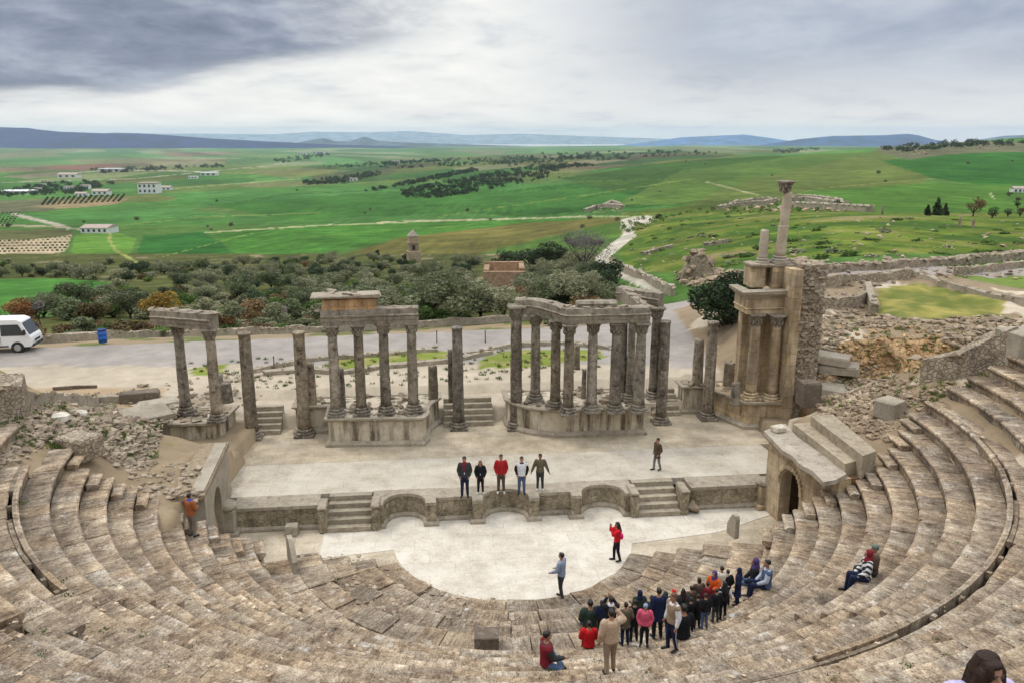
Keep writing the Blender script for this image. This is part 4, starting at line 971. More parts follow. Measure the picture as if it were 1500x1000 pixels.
scatter('rubble', [(20, 612), (120, 600), (225, 600), (212, 660), (215, 690), (180, 690), (120, 650), (50, 640)], 1500, .06, .42, label='grey stones tumbled down the slope left of the stage', seed=2, zf=zs_)
scatter('rubble', [(1185, 560), (1260, 545), (1330, 560), (1345, 590), (1290, 640), (1262, 640), (1200, 610)], 1500, .06, .34, label='broken stones heaped behind the broad steps on the right', seed=3, zf=zs_, tone=(1, .93, .84))
scatter('rubble', [(1190, 470), (1260, 455), (1350, 470), (1450, 462), (1500, 470), (1500, 530), (1420, 520), (1340, 480), (1250, 482), (1215, 520), (1190, 520)], 1500, .08, .45, label='stone debris along the top of the ochre earth bank', seed=4, zf=zs_, tone=(1, .95, .88))
scatter('rubble', [(1195, 400), (1500, 380), (1500, 410), (1340, 408), (1270, 425), (1262, 466), (1200, 470)], 420, .10, .5, label='stones strewn over the ruined terrace behind the bank', seed=5, tone=(1.05, 1, .95))
scatter('rubble', [(60, 580), (190, 570), (240, 560), (330, 545), (400, 560), (370, 600), (250, 600), (100, 600)], 160, .1, .5, label='scattered stones at the edge of the gravel court', seed=6)
scatter('rubble', [(0, 600), (60, 590), (200, 580), (240, 600), (225, 690), (180, 690), (100, 640), (0, 690)], 2300, .05, .32, label='fine grey rubble and soil over the left slope', seed=31, zf=zs_)
scatter('rubble', [(1180, 500), (1300, 540), (1350, 570), (1420, 550), (1500, 530), (1500, 545), (1390, 575), (1300, 650), (1200, 620)], 2000, .05, .30, label='fine brown rubble over the right slope below the bank', seed=32, zf=zs_, tone=(1, .92, .82))
scatter('rubble', [(1215, 480), (1380, 480), (1400, 545), (1230, 552)], 420, .08, .34, 'earth', 'ochre stones stuck in the face of the earth bank', seed=33, zf=zs_)
scatter('rubble', [(985, 400), (1095, 395), (1100, 425), (1000, 420)], 240, .2, .9, label='low bank of stones across the path behind the dark tree', seed=8, y0=56, tone=(1, .92, .82))
scatter('loose_stones', [(0, 880), (300, 870), (700, 890), (1500, 880), (1500, 1000), (0, 1000)], 900, .025, .13, label='pale chips lying over the near seat rows', seed=9, y0=3, zf=hcav, tone=(1.5, 1.42, 1.32))
scatter('loose_stones', [(430, 812), (570, 815), (640, 862), (760, 885), (760, 920), (560, 900), (440, 850)], 420, .05, .24, label='crumbled stone fill on the ruined left front tiers', seed=10, y0=15, zf=hcav, flat=.32)
scatter('loose_stones', [(180, 675), (300, 680), (290, 735), (230, 735), (190, 720)], 420, .04, .3, label='stones on the sandy roof of the left passage', seed=11, zf=lambda x, y: 3.28 if inpoly(x, y, PLATE) else zsn(x, y))
def zsurf(px, py): return hit(px, py, 26, 400, zg)
R = random.Random(5)
for (nm, lab, px, py, size, rz, mat, ch, tilt) in (
    ('fallen_slab', 'upper of the grey slabs stacked under the ochre bank', 1213, 528, (2.0, 1.0, .42), -.5, 'slab', .06, (.1, .05)), ('fallen_slab', 'lower grey slab lying before the ochre bank', 1228, 545, (1.9, 1.0, .45), -.45, 'slab', .07, (.05, -.05)),
    ('fallen_slab', 'wide grey slab beside the dark gap behind the pier', 1214, 575, (1.8, 1.2, .4), -.5, 'slab', .06, (.08, 0)), ('stone_block', 'dark block in the gap right of the golden pier', 1183, 592, (.9, .9, 1.2), .1, 'dark', .05, (0, 0)),
    ('wall_stub', 'square rubble wall end above the left seat rows', 118, 668, (1.3, 1.0, .8), -.35, 'rubblewall', .05, (0, 0)), ('wall_stub', 'squared stone stub at the top of the right stair', 1302, 612, (.9, .9, .8), .6, 'slab', .05, (0, 0)),
    ('fallen_slab', 'white slab lying on the weeds left of the stage', 86, 583, (.9, .45, .22), .1, 'marble', .07, (0, .05)), ('stone_block', 'white block lying on the weeds, nearest the left seat rows', 88, 618, (.7, .5, .4), .3, 'marble', .12, (0, 0)),
    ('stone_block', 'pale block right of the white slab on the weeds', 116, 608, (.6, .4, .3), .4, 'marble', .1, (0, .1)), ('fallen_slab', 'tilted slab leaning on the far left podium', 214, 610, (2.2, 1.1, .35), .9, 'slab', .06, (.25, .1)),
    ('fallen_slab', 'second tilted slab in the pile beside the far left podium', 232, 596, (2.0, .9, .35), .95, 'slab', .06, (.2, .1)), ('stone_block', 'low dark wall piece above the rubble left of the stage', 205, 588, (1.9, .6, .6), .25, 'dark', .05, (0, 0))):
    q = hit(px, py, 26, 400, zs_); mb = MB(); mb.cbox((q.x, q.y, q.z - .08), size, rz, ch, .04, tilt); tag(mb.build(nm, M[mat], None, tuple(q)), lab, 'stone slab' if 'slab' in nm else 'wall stub' if 'stub' in nm else 'stone block')
lb = thing('stone_bin', 'low square stone enclosure joined to the left of the far left podium', 'enclosure', W(-16.2, 7, STG))
pp = [at(207, 663, 1).xy, at(250, 663, 1).xy, Vector(W(-15.4, 9.2).xy), Vector(W(-17.6, 9.2).xy)]
MB().prism([tuple(v) for v in pp], .7, 2.35).build('wall_core', M['slab'], lb)
mb = MB(); mb.sweep([tuple(pp[3]), tuple(pp[0]), tuple(pp[1])], [(-.3, 2.36), (.05, 2.36), (.05, 2.52), (-.3, 2.54)], top_jit=.03); mb.build('coping', M['trim'], lb)
mb = MB()
for _ in range(70):
    x, y = rnd.uniform(-18, -15.2), rnd.uniform(35.4, 38.5)
    if inpoly(x, y, [tuple(v) for v in pp]): mb.rock((x, y, 2.36), (rnd.uniform(.2, .6), rnd.uniform(.2, .4), rnd.uniform(.1, .3)))
mb.build('stone_fill', M['rock'], lb)
# ------------------------------------------------------------------ low walls
def rwall(label, pts, h, w=.5, mat='rubblewall', name='low_wall', y0=26, stones=True, jit=.06, zf=None, group=None):
    Q = [hit(x, y, y0, 900, zf) for x, y in pts]; P = []
    for a, b in zip(Q[:-1], Q[1:]):
        n = max(1, int((b - a).length / .7)); P += [a.lerp(b, i / n) for i in range(n)]
    P.append(Q[-1]); mb = MB(); b0 = 0
    for k, p in enumerate(P):
        d = (P[min(k + 1, len(P) - 1)] - P[max(k - 1, 0)]); d.z = 0; d.normalize(); nx = Vector((d.y, -d.x, 0)) * w / 2
        hh = h * (1 + .5 * mn.noise(Vector((p.x * .5, p.y * .5, 3)))); zz = Vector((0, 0, hh))
        for q in (p - nx - Vector((0, 0, .4)), p + nx - Vector((0, 0, .4)), p + nx * .9 + zz, p - nx * .9 + zz): mb.vert((q.x + rnd.uniform(-jit, jit), q.y + rnd.uniform(-jit, jit), q.z + rnd.uniform(-jit, jit)))
    for k in range(len(P) - 1):
        for i in range(4): j = (i + 1) % 4; mb.face([k * 4 + i, k * 4 + 4 + i, k * 4 + 4 + j, k * 4 + j])
    mb.face([0, 1, 2, 3]); e = (len(P) - 1) * 4; mb.face([e + 3, e + 2, e + 1, e])
    root = thing(name, label, 'wall', tuple(P[len(P) // 2]), group); mb.build('wall_body', M[mat], root)
    if stones:
        mb = MB()
        for p in P:
            for _ in range(2):
                t = rnd.uniform(.75, 1.2); mb.tint = (t, t * .97, t * .92); mb.rock((p.x + rnd.uniform(-w, w) * .5, p.y + rnd.uniform(-w, w) * .5, p.z + h * .8), (rnd.uniform(.25, .6) * w * 1.6, rnd.uniform(.3, .5) * w * 1.4, .22 * min(1.3, w * 1.6)))
        mb.build('top_stones', M['rock'], root)
    return root
rwall('long low stone wall along the far edge of the gravel car park', [(52, 504), (140, 498), (240, 494), (360, 491), (480, 487), (600, 480), (700, 475), (790, 468), (880, 462)], .55, .45, 'trim')
rwall('pinkish rubble wall at the left edge of the car park', [(-40, 606), (0, 606), (20, 602), (26, 588)], 1.0, .8)
rwall('low kerb wall where the sandy bank meets the rubble on the left', [(30, 588), (70, 590), (140, 591), (185, 588)], .35, .5, 'trim')
rwall('dark timber like kerb on the sandy bank', [(78, 572), (110, 569), (142, 568)], .16, .16, 'dark', stones=False, jit=.01)
rwall('low ring of stones edging the lawn behind the mottled column', [(360, 548), (420, 536), (470, 528), (560, 521), (640, 514)], .22, .4, 'trim')
rwall('low line of stones edging the nearer side of the lawn', [(385, 549), (440, 545), (500, 548), (560, 540), (660, 532), (690, 524), (720, 518)], .22, .4, 'trim')
rwall('low stone edging right of the plain column with pale patches', [(690, 521), (720, 513), (760, 508), (830, 505), (890, 512)], .22, .4, 'trim')
rwall('long ruined wall crossing the hillside behind the golden pier', [(1186, 404), (1230, 398), (1300, 394), (1400, 388), (1500, 378), (1600, 372)], .6, .9, y0=50)
rwall('broken wall on the terrace right of the golden pier', [(1200, 420), (1232, 416), (1290, 412), (1330, 405)], .6, .6, y0=50)
rwall('pale upright wall line at the left of the lawn', [(1268, 428), (1276, 448), (1280, 462)], .7, .5, 'trim', y0=44)
rwall('low dark wall pit left of the lawn terrace', [(1200, 452), (1250, 450), (1266, 444)], .7, .5, y0=44)
rwall('curving stone path edge along the far side of the lawn', [(1340, 404), (1380, 420), (1430, 432), (1490, 444), (1530, 455)], .35, .5, 'trim', y0=44)
rwall('terrace wall holding the top of the right hand seats', [(1352, 560), (1400, 549), (1445, 535), (1480, 528)], 1.0, .8, 'rubblewall', y0=30, zf=zs_)
rwall('low wall line in the right grass terraces', [(1400, 404), (1450, 398), (1500, 391)], .5, .5, y0=50)
rwall('sloping stone wall beside the white path', [(905, 392), (930, 406), (960, 420), (985, 434)], .8, .5, 'trim', y0=60)
rwall('short stone wall crossing the green hillside', [(1030, 362), (1060, 357), (1066, 356)], .6, .8, 'trim', y0=60)
rwall('pale stone line on the grass beside the winding path', [(942, 374), (960, 369), (985, 364)], .5, .8, 'trim', y0=60)
q = hit(1490, 540, 28, 90, zs_); mb = MB(); mb.cbox((q.x + .6, q.y + .5, q.z - .2), (2.0, 1.4, 1.5), .15, .05, .03); tag(mb.build('masonry_block', M['slab'], None), 'big squared masonry block at the right edge above the seats', 'masonry')
def weeds(name, label, area, n, zf, seed, y0=23.5, smax=.22, leaf='greenleaf'):
    R = random.Random(seed); mb = MB(); xs = [p[0] for p in area]; ys = [p[1] for p in area]; k = 0
    while k < n:
        x, y = R.uniform(min(xs), max(xs)), R.uniform(min(ys), max(ys))
        if not inpoly(x, y, area): continue
        k += 1; q = hit(x, y, y0, 300, zf)
        for _ in range(R.randint(10, 34)):
            a = R.uniform(0, 6.28); l = R.uniform(.3, 1) * smax; d = Vector((math.cos(a) * l * .7, math.sin(a) * l * .7, l)); s_ = Vector((-math.sin(a), math.cos(a), 0)) * .02; o = q + Vector((R.uniform(-.12, .12), R.uniform(-.12, .12), -.02)); t = R.uniform(.7, 1.4); mb.tint = (t * R.uniform(.9, 1.5), t, t); b = len(mb.v)
            mb.vert(o - s_); mb.vert(o + s_); mb.vert(o + d); mb.face([b, b + 1, b + 2])
    o = mb.build(name, M[leaf], None, (0, 0, 0)); o['kind'] = 'stuff'; o['label'] = label; o['category'] = 'weeds'
weeds('weeds', 'tufts of weeds among the rubble left of the stage', [(0, 580), (240, 575), (225, 680), (60, 660), (0, 660)], 260, zs_, 41)
weeds('weeds', 'tufts of weeds among the rubble right of the golden pier', [(1190, 470), (1500, 465), (1500, 560), (1330, 600), (1200, 600)], 300, zs_, 42)
weeds('weeds', 'small weeds growing in the joints of the seat rows', [(0, 700), (200, 760), (450, 820), (760, 890), (1100, 840), (1500, 640), (1500, 1000), (0, 1000)], 60, hcav, 43, 3, .06)
weeds('weeds', 'weeds along the gravel court and lawn edges', [(270, 530), (900, 505), (900, 540), (700, 560), (330, 575)], 260, zs_, 44, 38, .2)
# jagged standing ruin on the path and the temple walls among the olives
def crag(label, px0, px1, prof, y0=56, th=1.2, mat='rubblewall', name='ruined_wall'):
    a = hit(px0, prof[0][1], y0, 400); Y = a.y; n = len(prof); mb = MB(); f = []
    for o in (0, th):
        for i, (x, y) in enumerate(prof): q = atY(x, y, Y); mb.vert((q.x + rnd.uniform(-.1, .1), Y + o + .25 * mn.noise(Vector((q.x, q.z, o))), q.z))
        for i, (x, y) in enumerate(prof[::-1]): q = atY(x, prof[0][1] + 8, Y); mb.vert((q.x, Y + o, q.z - 1))
    N = 2 * n; mb.face([i for i in range(N)][::-1]); mb.face([N + i for i in range(N)])
    for i in range(N): j = (i + 1) % N; mb.face([i, j, N + j, N + i])
    mb2 = MB()
    for (x, y) in prof:
        for _ in range(3): q = atY(x, y, Y); t = rnd.uniform(.8, 1.2); mb2.tint = (t, t * .93, t * .84); mb2.rock((q.x + rnd.uniform(-.4, .4), Y + rnd.uniform(0, th), q.z - rnd.uniform(0, .8)), (.9, .7, .6))
    root = thing(name, label, 'ruined wall', (mb.v[0][0], Y, mb.v[0][2])); mb.tint = (1, .9, .78); mb.build('wall_body', M[mat], root); mb2.build('broken_edge', M['rock'], root)
crag('jagged pale ruin standing beside the path left of the dark tree', 1000, 1042, [(998, 412), (1003, 396), (1010, 388), (1013, 378), (1020, 373), (1027, 371), (1034, 374), (1039, 382), (1038, 392), (1044, 400), (1046, 412)])
tp = hit(740, 424, 60, 300); tr = thing('temple_ruin', 'roofless pinkish stone temple ruin among the olive trees', 'ruin', tuple(tp))
pa, pb = atY(708, 414, tp.y), atY(768, 416, tp.y); w_ = pb.x - pa.x; h_ = atY(740, 396, tp.y).z - tp.z; c = (pa.x + pb.x) / 2
for cx_, cy_, sx, sy, hh in ((c, tp.y, w_, .8, h_ * .95), (c, tp.y + 6, w_, .8, h_ * 1.12), (c - w_ / 2 + .4, tp.y + 3, .8, 5.2, h_), (c + w_ / 2 - .4, tp.y + 3, .8, 5.2, h_ * 1.08)):
    mb = MB(); mb.tint = (1.12, .92, .78); mb.cbox((cx_, cy_, tp.z - .5), (sx, sy, hh + .5), 0, .06, .05); mb.build('wall', M['rubblewall'], tr)
mb = MB(); mb.tint = (1.2, .98, .84); mb.box((c, tp.y + 3, tp.z + h_ * .55), (w_ - 1.6, 5.2, .1)); mb.build('inner_fill', M['rock'], tr)
mb = MB()
for _ in range(40): mb.rock((c + rnd.uniform(-w_ * .7, w_ * .5), tp.y - rnd.uniform(.6, 2.5), tp.z), (1, .8, .6))
mb.build('fallen_stones', M['rock'], tr)
p = zsurf(418, 470); 
# ------------------------------------------------------------------ people
def fab(name, rgb, **k): 
    M['f_' + name] = plain('cloth_' + name, rgb, .85, k.get('var', .22), k.get('scale', 22), spec=.15, bump=.4)
for n_, c_ in dict(charcoal=(.045, .048, .05), black=(.014, .014, .017), navy=(.016, .022, .055), red=(.36, .018, .02), brightred=(.55, .015, .02), maroon=(.20, .02, .03), olive=(.13, .105, .07), brown=(.09, .06, .042),
                   tan=(.30, .22, .15), beige=(.48, .35, .245), white=(.66, .66, .68), pale=(.42, .46, .55), denim=(.075, .11, .19), greyblue=(.25, .30, .40), orange=(.62, .10, .02), rust=(.33, .11, .04), khaki=(.19, .165, .125),
                   grey=(.19, .19, .19), pink=(.62, .10, .17), hotpink=(.75, .03, .20), purple=(.075, .05, .14), blue=(.05, .12, .50), lilac=(.50, .45, .66), greygreen=(.16, .19, .15), darkgreen=(.03, .045, .035), cream=(.60, .55, .44)).items(): fab(n_, c_)
def skin_mat(name, rgb):
    m = plain(name, rgb, .55, .08, 30, spec=.35); return m
M['skin'] = skin_mat('skin', (.36, .19, .12)); M['skin2'] = skin_mat('skin_tan', (.24, .12, .075))
M['hair'] = plain('dark_hair', (.016, .012, .010), .45, .5, 60, spec=.4, bump=.6); M['hairb'] = plain('brown_hair', (.030, .015, .009), .55, .65, 90, spec=.25, bump=.8, aniso=(1, 1, .15)); M['hairr'] = plain('reddish_hair', (.13, .05, .028), .5, .4, 60, spec=.4, bump=.6)
M['eye'] = plain('eye_dark', (.02, .015, .012), .2, .05, 10, spec=.6); M['lip'] = plain('lips', (.33, .10, .09), .45, .05, 10)
M['shoe'] = plain('dark_shoe', (.02, .018, .017), .5, .2, 20); M['shoew'] = plain('white_shoe', (.6, .6, .6), .6, .1, 20)
m, nt = new_mat('cloth_striped'); tcs = nd(nt, 'ShaderNodeNewGeometry').outputs['Position']; wv = nd(nt, 'ShaderNodeTexWave', wave_type='BANDS', bands_direction='DIAGONAL'); wv.inputs['Scale'].default_value = 3.2; wv.inputs['Distortion'].default_value = 1.2; lk(nt, tcs, wv.inputs['Vector'])
bs = nd(nt, 'ShaderNodeBsdfPrincipled'); bs.inputs['Roughness'].default_value = .85; lk(nt, ramp(nt, wv.outputs['Fac'], [(.45, (.02, .02, .025)), (.55, (.68, .68, .68))]), bs.inputs['Base Color']); lk(nt, bs.outputs[0], nd(nt, 'ShaderNodeOutputMaterial').inputs['Surface']); M['f_striped'] = m
TMP = bpy.data.objects.new('tmp_shape', bpy.data.meshes.new('tmp_shape')); COL.objects.link(TMP)
RM = TMP.modifiers.new('remesh', 'REMESH'); RM.mode = 'VOXEL'; SMD = TMP.modifiers.new('smooth', 'SMOOTH'); SMD.factor = .5; SMD.iterations = 2
class Vol:      # solid made of overlapping rounded shapes, fused into one surface
    def __init__(s): s.v = []; s.f = []
    def cap(s, a, ra, b, rb, seg=10):
        a, b = Vector(a), Vector(b); d = b - a; L = max(d.length, 1e-4); d = d / L; x = d.orthogonal().normalized(); y = d.cross(x); k = len(s.v); rings = []
        for t in (-80, -45, 0): rings.append((a + d * ra * math.sin(math.radians(t)), ra * math.cos(math.radians(t))))
        for t in (0, 45, 80): rings.append((b + d * rb * math.sin(math.radians(t)), rb * math.cos(math.radians(t))))
        for c, r in rings:
            for i in range(seg): q = 2 * PI * i / seg; s.v.append(c + x * math.cos(q) * r + y * math.sin(q) * r)
        for j in range(5):
            for i in range(seg): i2 = (i + 1) % seg; s.f.append([k + j * seg + i, k + j * seg + i2, k + (j + 1) * seg + i2, k + (j + 1) * seg + i])
        s.f.append([k + i for i in range(seg - 1, -1, -1)]); s.f.append([k + 5 * seg + i for i in range(seg)]); return s
    def ell(s, c, r, M3=None, ic=None):
        k = len(s.v); ic = ic or ICO
        for p in ic[0]:
            q = Vector((p[0] * r[0], p[1] * r[1], p[2] * r[2])); q = M3 @ q if M3 else q; s.v.append(Vector(c) + q)
        for f in ic[1]: s.f.append([k + i for i in f])
        return s
    def loft(s, rings, seg=14):      # rings: (centre, half width x, half depth y)
        k = len(s.v)
        for c, rx, ry in rings:
            for i in range(seg): q = 2 * PI * i / seg; s.v.append(Vector(c) + Vector((rx * math.cos(q), ry * math.sin(q), 0)))
        n = len(rings)
        for j in range(n - 1):
            for i in range(seg): i2 = (i + 1) % seg; s.f.append([k + j * seg + i, k + j * seg + i2, k + (j + 1) * seg + i2, k + (j + 1) * seg + i])
        s.f.append([k + i for i in range(seg - 1, -1, -1)]); s.f.append([k + (n - 1) * seg + i for i in range(seg)]); return s
    def mesh(s, vox, it=2):
        me = bpy.data.meshes.new('t'); me.from_pydata([tuple(v) for v in s.v], [], s.f); old = TMP.data; TMP.data = me; bpy.data.meshes.remove(old)
        RM.voxel_size = vox; SMD.iterations = it; bpy.context.view_layer.update(); dg = bpy.context.evaluated_depsgraph_get(); ev = TMP.evaluated_get(dg).to_mesh()
        V = [tuple(v.co) for v in ev.vertices]; Fc = [list(p.vertices) for p in ev.polygons]; TMP.evaluated_get(dg).to_mesh_clear(); return V, Fc
def place(V, base, hd, sc):
    c, s = math.cos(hd), math.sin(hd); return [(base[0] + sc * (x * c - y * s), base[1] + sc * (x * s + y * c), base[2] + sc * z) for x, y, z in V]
def add(mb, V, Fc, mi=0, sm=True):
    k = len(mb.v); mb.v += V; mb.c += [(1, 1, 1)] * len(V); mb.p += V; mb.f += [[q + k for q in f] for f in Fc]; mb.m += [mi] * len(Fc); mb.smooth += [sm] * len(Fc)
ARMS = {'down': [((.245, -.02, 1.13), (.265, .06, .88))] * 2, 'pockets': [((.252, -.045, 1.14), (.195, .075, .94))] * 2, 'apart': [((.28, -.02, 1.15), (.38, .05, .92))] * 2, 'folded': [((.25, .04, 1.16), (.08, .22, 1.12))] * 2,
        'camera': [((.23, .22, 1.30), (.07, .27, 1.56))] * 2, 'gesture': [((.23, .10, 1.16), (.22, .36, 1.14)), ((.25, -.02, 1.14), (.22, .16, .96))], 'forward': [((.24, .06, 1.16), (.20, .28, 1.02))] * 2,
        'raise_r': [((.34, .10, 1.38), (.18, .16, 1.62)), ((.25, -.02, 1.13), (.26, .06, .88))], 'lap': [((.24, .06, 1.16), (.12, .28, 1.0))] * 2, 'phone': [((.24, .12, 1.2), (.08, .30, 1.30)), ((.24, .06, 1.16), (.12, .27, 1.15))]}
def person(label, pos, h, hd, top='black', legs='denim', arms='down', pose='stand', hair='hair', hstyle='short', shoe='shoe', skin='skin', coat=0, extra=None, hood=None, scarf=None, vest=None, inner=None, group=None, detail=False, lean=0.0, stride=.0, turn=0.0, top_puff=.0, trim=None):
    """hd: heading angle of the gaze, 0 = towards +Y, counter-clockwise"""
    sc = h / 1.75; vox = .011 if detail else .019; root = thing('person', label, 'person', tuple(pos), group)
    sit = pose in ('sit', 'cross', 'legs_out'); dz = -.83 if sit else 0.0
    def up(p, k=1.0): z = p[2]; f = max(0, z - .92) * lean; return Vector((p[0], p[1] + f, z + dz))
    hipz = .92 + dz; head = up((0, .025, 1.635)); Rt = Matrix.Rotation(turn, 3, 'Z')
    legsJ = []
    for sgn in (-1, 1):
        hp = Vector((sgn * .09, 0, hipz))
        if pose == 'sit': kn = Vector((sgn * .12, .43, .13)); an = Vector((sgn * .12, .47, -.34)); to = an + Vector((sgn * .02, .16, -.05))
        elif pose == 'cross': kn = Vector((sgn * .33, .24, .10)); an = Vector((-sgn * .10, .34, .05)); to = an + Vector((-sgn * .13, .03, -.01))
        elif pose == 'legs_out': kn = Vector((sgn * .10, .42, .20)); an = Vector((sgn * .09, .80, -.06)); to = an + Vector((sgn * .02, .07, .13))
        else: kn = Vector((sgn * .10, .03 + sgn * stride * .55, .49)); an = Vector((sgn * .115, -.02 + sgn * stride, .085 + (.03 if stride and sgn < 0 else 0))); to = an + Vector((sgn * .035, .15, -.05))
        legsJ.append((hp, kn, an, to))
    A = ARMS[arms]; armsJ = []
    for sgn, (e, w_) in zip((1, -1), A):
        armsJ.append((up((sgn * .172, 0, 1.415)), up((sgn * e[0], e[1], e[2])), up((sgn * w_[0], w_[1], w_[2])), sgn))
    torso = [(up((0, 0, .88)), .155, .105), (up((0, 0, .98)), .15, .10), (up((0, 0, 1.10)), .135, .095), (up((0, .005, 1.24)), .155, .11), (up((0, 0, 1.36)), .165, .105), (up((0, 0, 1.44)), .12, .08), (up((0, 0, 1.49)), .06, .06)]
    b = Vol(); b.loft(torso)
    b.cap(up((0, -.005, 1.44)), .058, up((0, .01, 1.56)), .052)
    b.ell(head + Vector((0, -.012, .02)), (.076, .094, .098)); b.ell(head + Rt @ Vector((0, .03, -.045)), (.058, .062, .07)); b.ell(head + Rt @ Vector((0, .098, -.018)), (.016, .022, .026))
    for sgn in (-1, 1): b.ell(head + Rt @ Vector((sgn * .076, -.01, -.01)), (.014, .026, .034))
    for hp, kn, an, to in legsJ: b.cap(hp, .088, kn, .056); b.cap(kn, .056, an, .040); b.cap(an + Vector((0, -.03, -.04)), .036, to, .032)
    hands = []
    for sh, el, wr, sgn in armsJ:
        b.cap(sh, .052, el, .042); b.cap(el, .041, wr, .029); d = (wr - el).normalized(); side = d.cross(Vector((0, 0, 1))); side = side.normalized() if side.length > .1 else Vector((sgn, 0, 0))
        if arms in ('down', 'apart', 'raise_r') and abs(d.z) > .6: side = Vector((0, 1, 0))
        nrm = side.cross(d).normalized(); b.ell(wr + d * .05, (.036, .036, .036)); b.cap(wr + d * .02, .027, wr + d * .075, .034); hands.append((wr, d, side, nrm, sgn))
    V, Fc = b.mesh(vox); mb = MB(); add(mb, place(V, pos, hd, sc), Fc)
    for wr, d, side, nrm, sgn in hands:      # five separate curled fingers, thumb from the side of the palm
        for i, (o, l) in enumerate(((-.026, .068), (-.009, .078), (.009, .073), (.026, .056))):
            p0 = wr + d * .085 + side * o; p1 = p0 + d * l * .5 + nrm * .008; p2 = p1 + d * l * .38 + nrm * .025; m2 = MB(); m2.tube([p0, p1, p2], [.0095, .0088, .007], 6); add(mb, place(m2.v, pos, hd, sc), m2.f)
        p0 = wr + d * .04 + side * .03; m2 = MB(); m2.tube([p0, p0 + d * .03 + side * .026, p0 + d * .062 + side * .03 + nrm * .012], [.011, .0105, .008], 6); add(mb, place(m2.v, pos, hd, sc), m2.f)
    for sgn in (-1, 1):
        e = Vol(); e.ell(head + Rt @ Vector((sgn * .031, .079, .012)), (.013, .009, .007), None, ICO1 if not detail else ICO); add(mb, place([tuple(v) for v in e.v], pos, hd, sc), e.f, 1)
        e = Vol(); e.cap(head + Rt @ Vector((sgn * .016, .088, .035)), .0045, head + Rt @ Vector((sgn * .046, .078, .036)), .0035, 6); add(mb, place([tuple(v) for v in e.v], pos, hd, sc), e.f, 1)
    e = Vol(); e.cap(head + Rt @ Vector((-.02, .087, -.062)), .007, head + Rt @ Vector((.02, .087, -.062)), .007, 6); add(mb, place([tuple(v) for v in e.v], pos, hd, sc), e.f, 2)
    mb.build('body', [M[skin], M['eye'], M['lip']], root)
    def wear(name, vol, mat, vx=None, it=2):
        V, Fc = vol.mesh(vx or vox * 1.1, it); mb = MB(); add(mb, place(V, pos, hd, sc), Fc); return mb.build(name, M[mat], root)
    g = .032 + top_puff
    t = Vol(); t.loft([(c, rx + g, ry + g) for c, rx, ry in torso[(0 if not coat else 0):-1]] + [(up((0, 0, 1.475)), .085, .08)])
    if detail: t.ell(up((.20, -.03, 1.44)), (.14, .12, .11)); t.ell(up((-.18, -.03, 1.40)), (.12, .11, .10))
    if coat:
        if sit: t.loft([(Vector((0, .12, .0)), .19, .25), (Vector((0, .06, .16)), .17, .16)])
        else: t.loft([(Vector((0, 0, .92 - coat)), .20 + .06 * coat, .15 + .05 * coat), (Vector((0, 0, .70 - coat * .3)), .19, .145), (up((0, 0, .95)), .17, .125)])
    slv = vest is None
    for sh, el, wr, sgn in armsJ:
        t.cap(sh, .062 + g, el, .052 + g * .8); t.cap(el, .050 + g * .8, el.lerp(wr, .93), .038 + g * .5)
    wear('jacket', t, 'f_' + top)
    if vest:
        t = Vol(); t.loft([(c, rx + g + .018, ry + g + .018) for c, rx, ry in torso[:-1]])
        for sh, el, wr, sgn in armsJ: t.cap(sh - Vector((sgn * .02, 0, 0)), .07 + g, sh + Vector((sgn * .01, 0, -.02)), .07 + g)
        wear('waistcoat', t, 'f_' + vest)
    if inner:
        t = Vol(); t.loft([(up((0, ry + .005, z)), rx, .03) for z, rx, ry in ((.93, .045, .095), (1.1, .05, .092), (1.3, .05, .102), (1.43, .035, .082))]); wear('shirt', t, 'f_' + inner, .014)
    l = Vol(); l.loft([(Vector((0, 0, hipz - .10)) if not sit else Vector((0, .02, hipz - .06)), .165, .12), (Vector((0, 0, hipz + .05)), .165, .118), (up((0, 0, 1.0)), .158, .112)])
    for hp, kn, an, to in legsJ: l.cap(hp, .104, kn, .072); l.cap(kn, .071, an + Vector((0, 0, .01)), .056)
    wear('trousers', l, 'f_' + legs)
    s_ = Vol()
    for hp, kn, an, to in legsJ: s_.cap(an + Vector((0, -.03, -.035)), .047, to + Vector((0, .02, 0)), .041)
    wear('shoes', s_, shoe)
    hv = Vol()
    if hood:
        hv.ell(head + Rt @ Vector((0, -.035, .022)), (.108, .108, .125)); hv.cap(head + Vector((0, -.05, -.06)), .095, up((0, -.03, 1.46)), .12); hv.loft([(up((0, 0, 1.36)), .17, .13), (up((0, 0, 1.47)), .12, .11), (up((0, -.02, 1.55)), .088, .09)]); wear('hood', hv, 'f_' + hood)
    else:
        hv.ell(head + Rt @ Vector((0, -.03, .034)), (.088, .096, .098)); hv.ell(head + Rt @ Vector((0, .03, .088)), (.062, .05, .032))
        if hstyle in ('long', 'bun'):
            hv.ell(head + Rt @ Vector((0, -.045, -.01)), (.094, .085, .11))
        if hstyle == 'long': hv.cap(head + Vector((0, -.06, -.03)), .085, up((0, -.11, 1.34)), .085); hv.cap(head + Vector((.06, -.03, -.03)), .05, up((.09, -.03, 1.42)), .05); hv.cap(head + Vector((-.06, -.03, -.03)), .05, up((-.09, -.03, 1.42)), .05)
        if detail: hv.ell(head + Vector((0, -.045, .025)), (.112, .10, .118)); hv.ell(head + Vector((.06, .035, .035)), (.04, .05, .085)); hv.cap(head + Vector((.085, .02, .02)), .05, up((.13, .02, 1.36)), .06); hv.cap(head + Vector((-.09, -.01, .0)), .045, up((-.13, .0, 1.38)), .055)
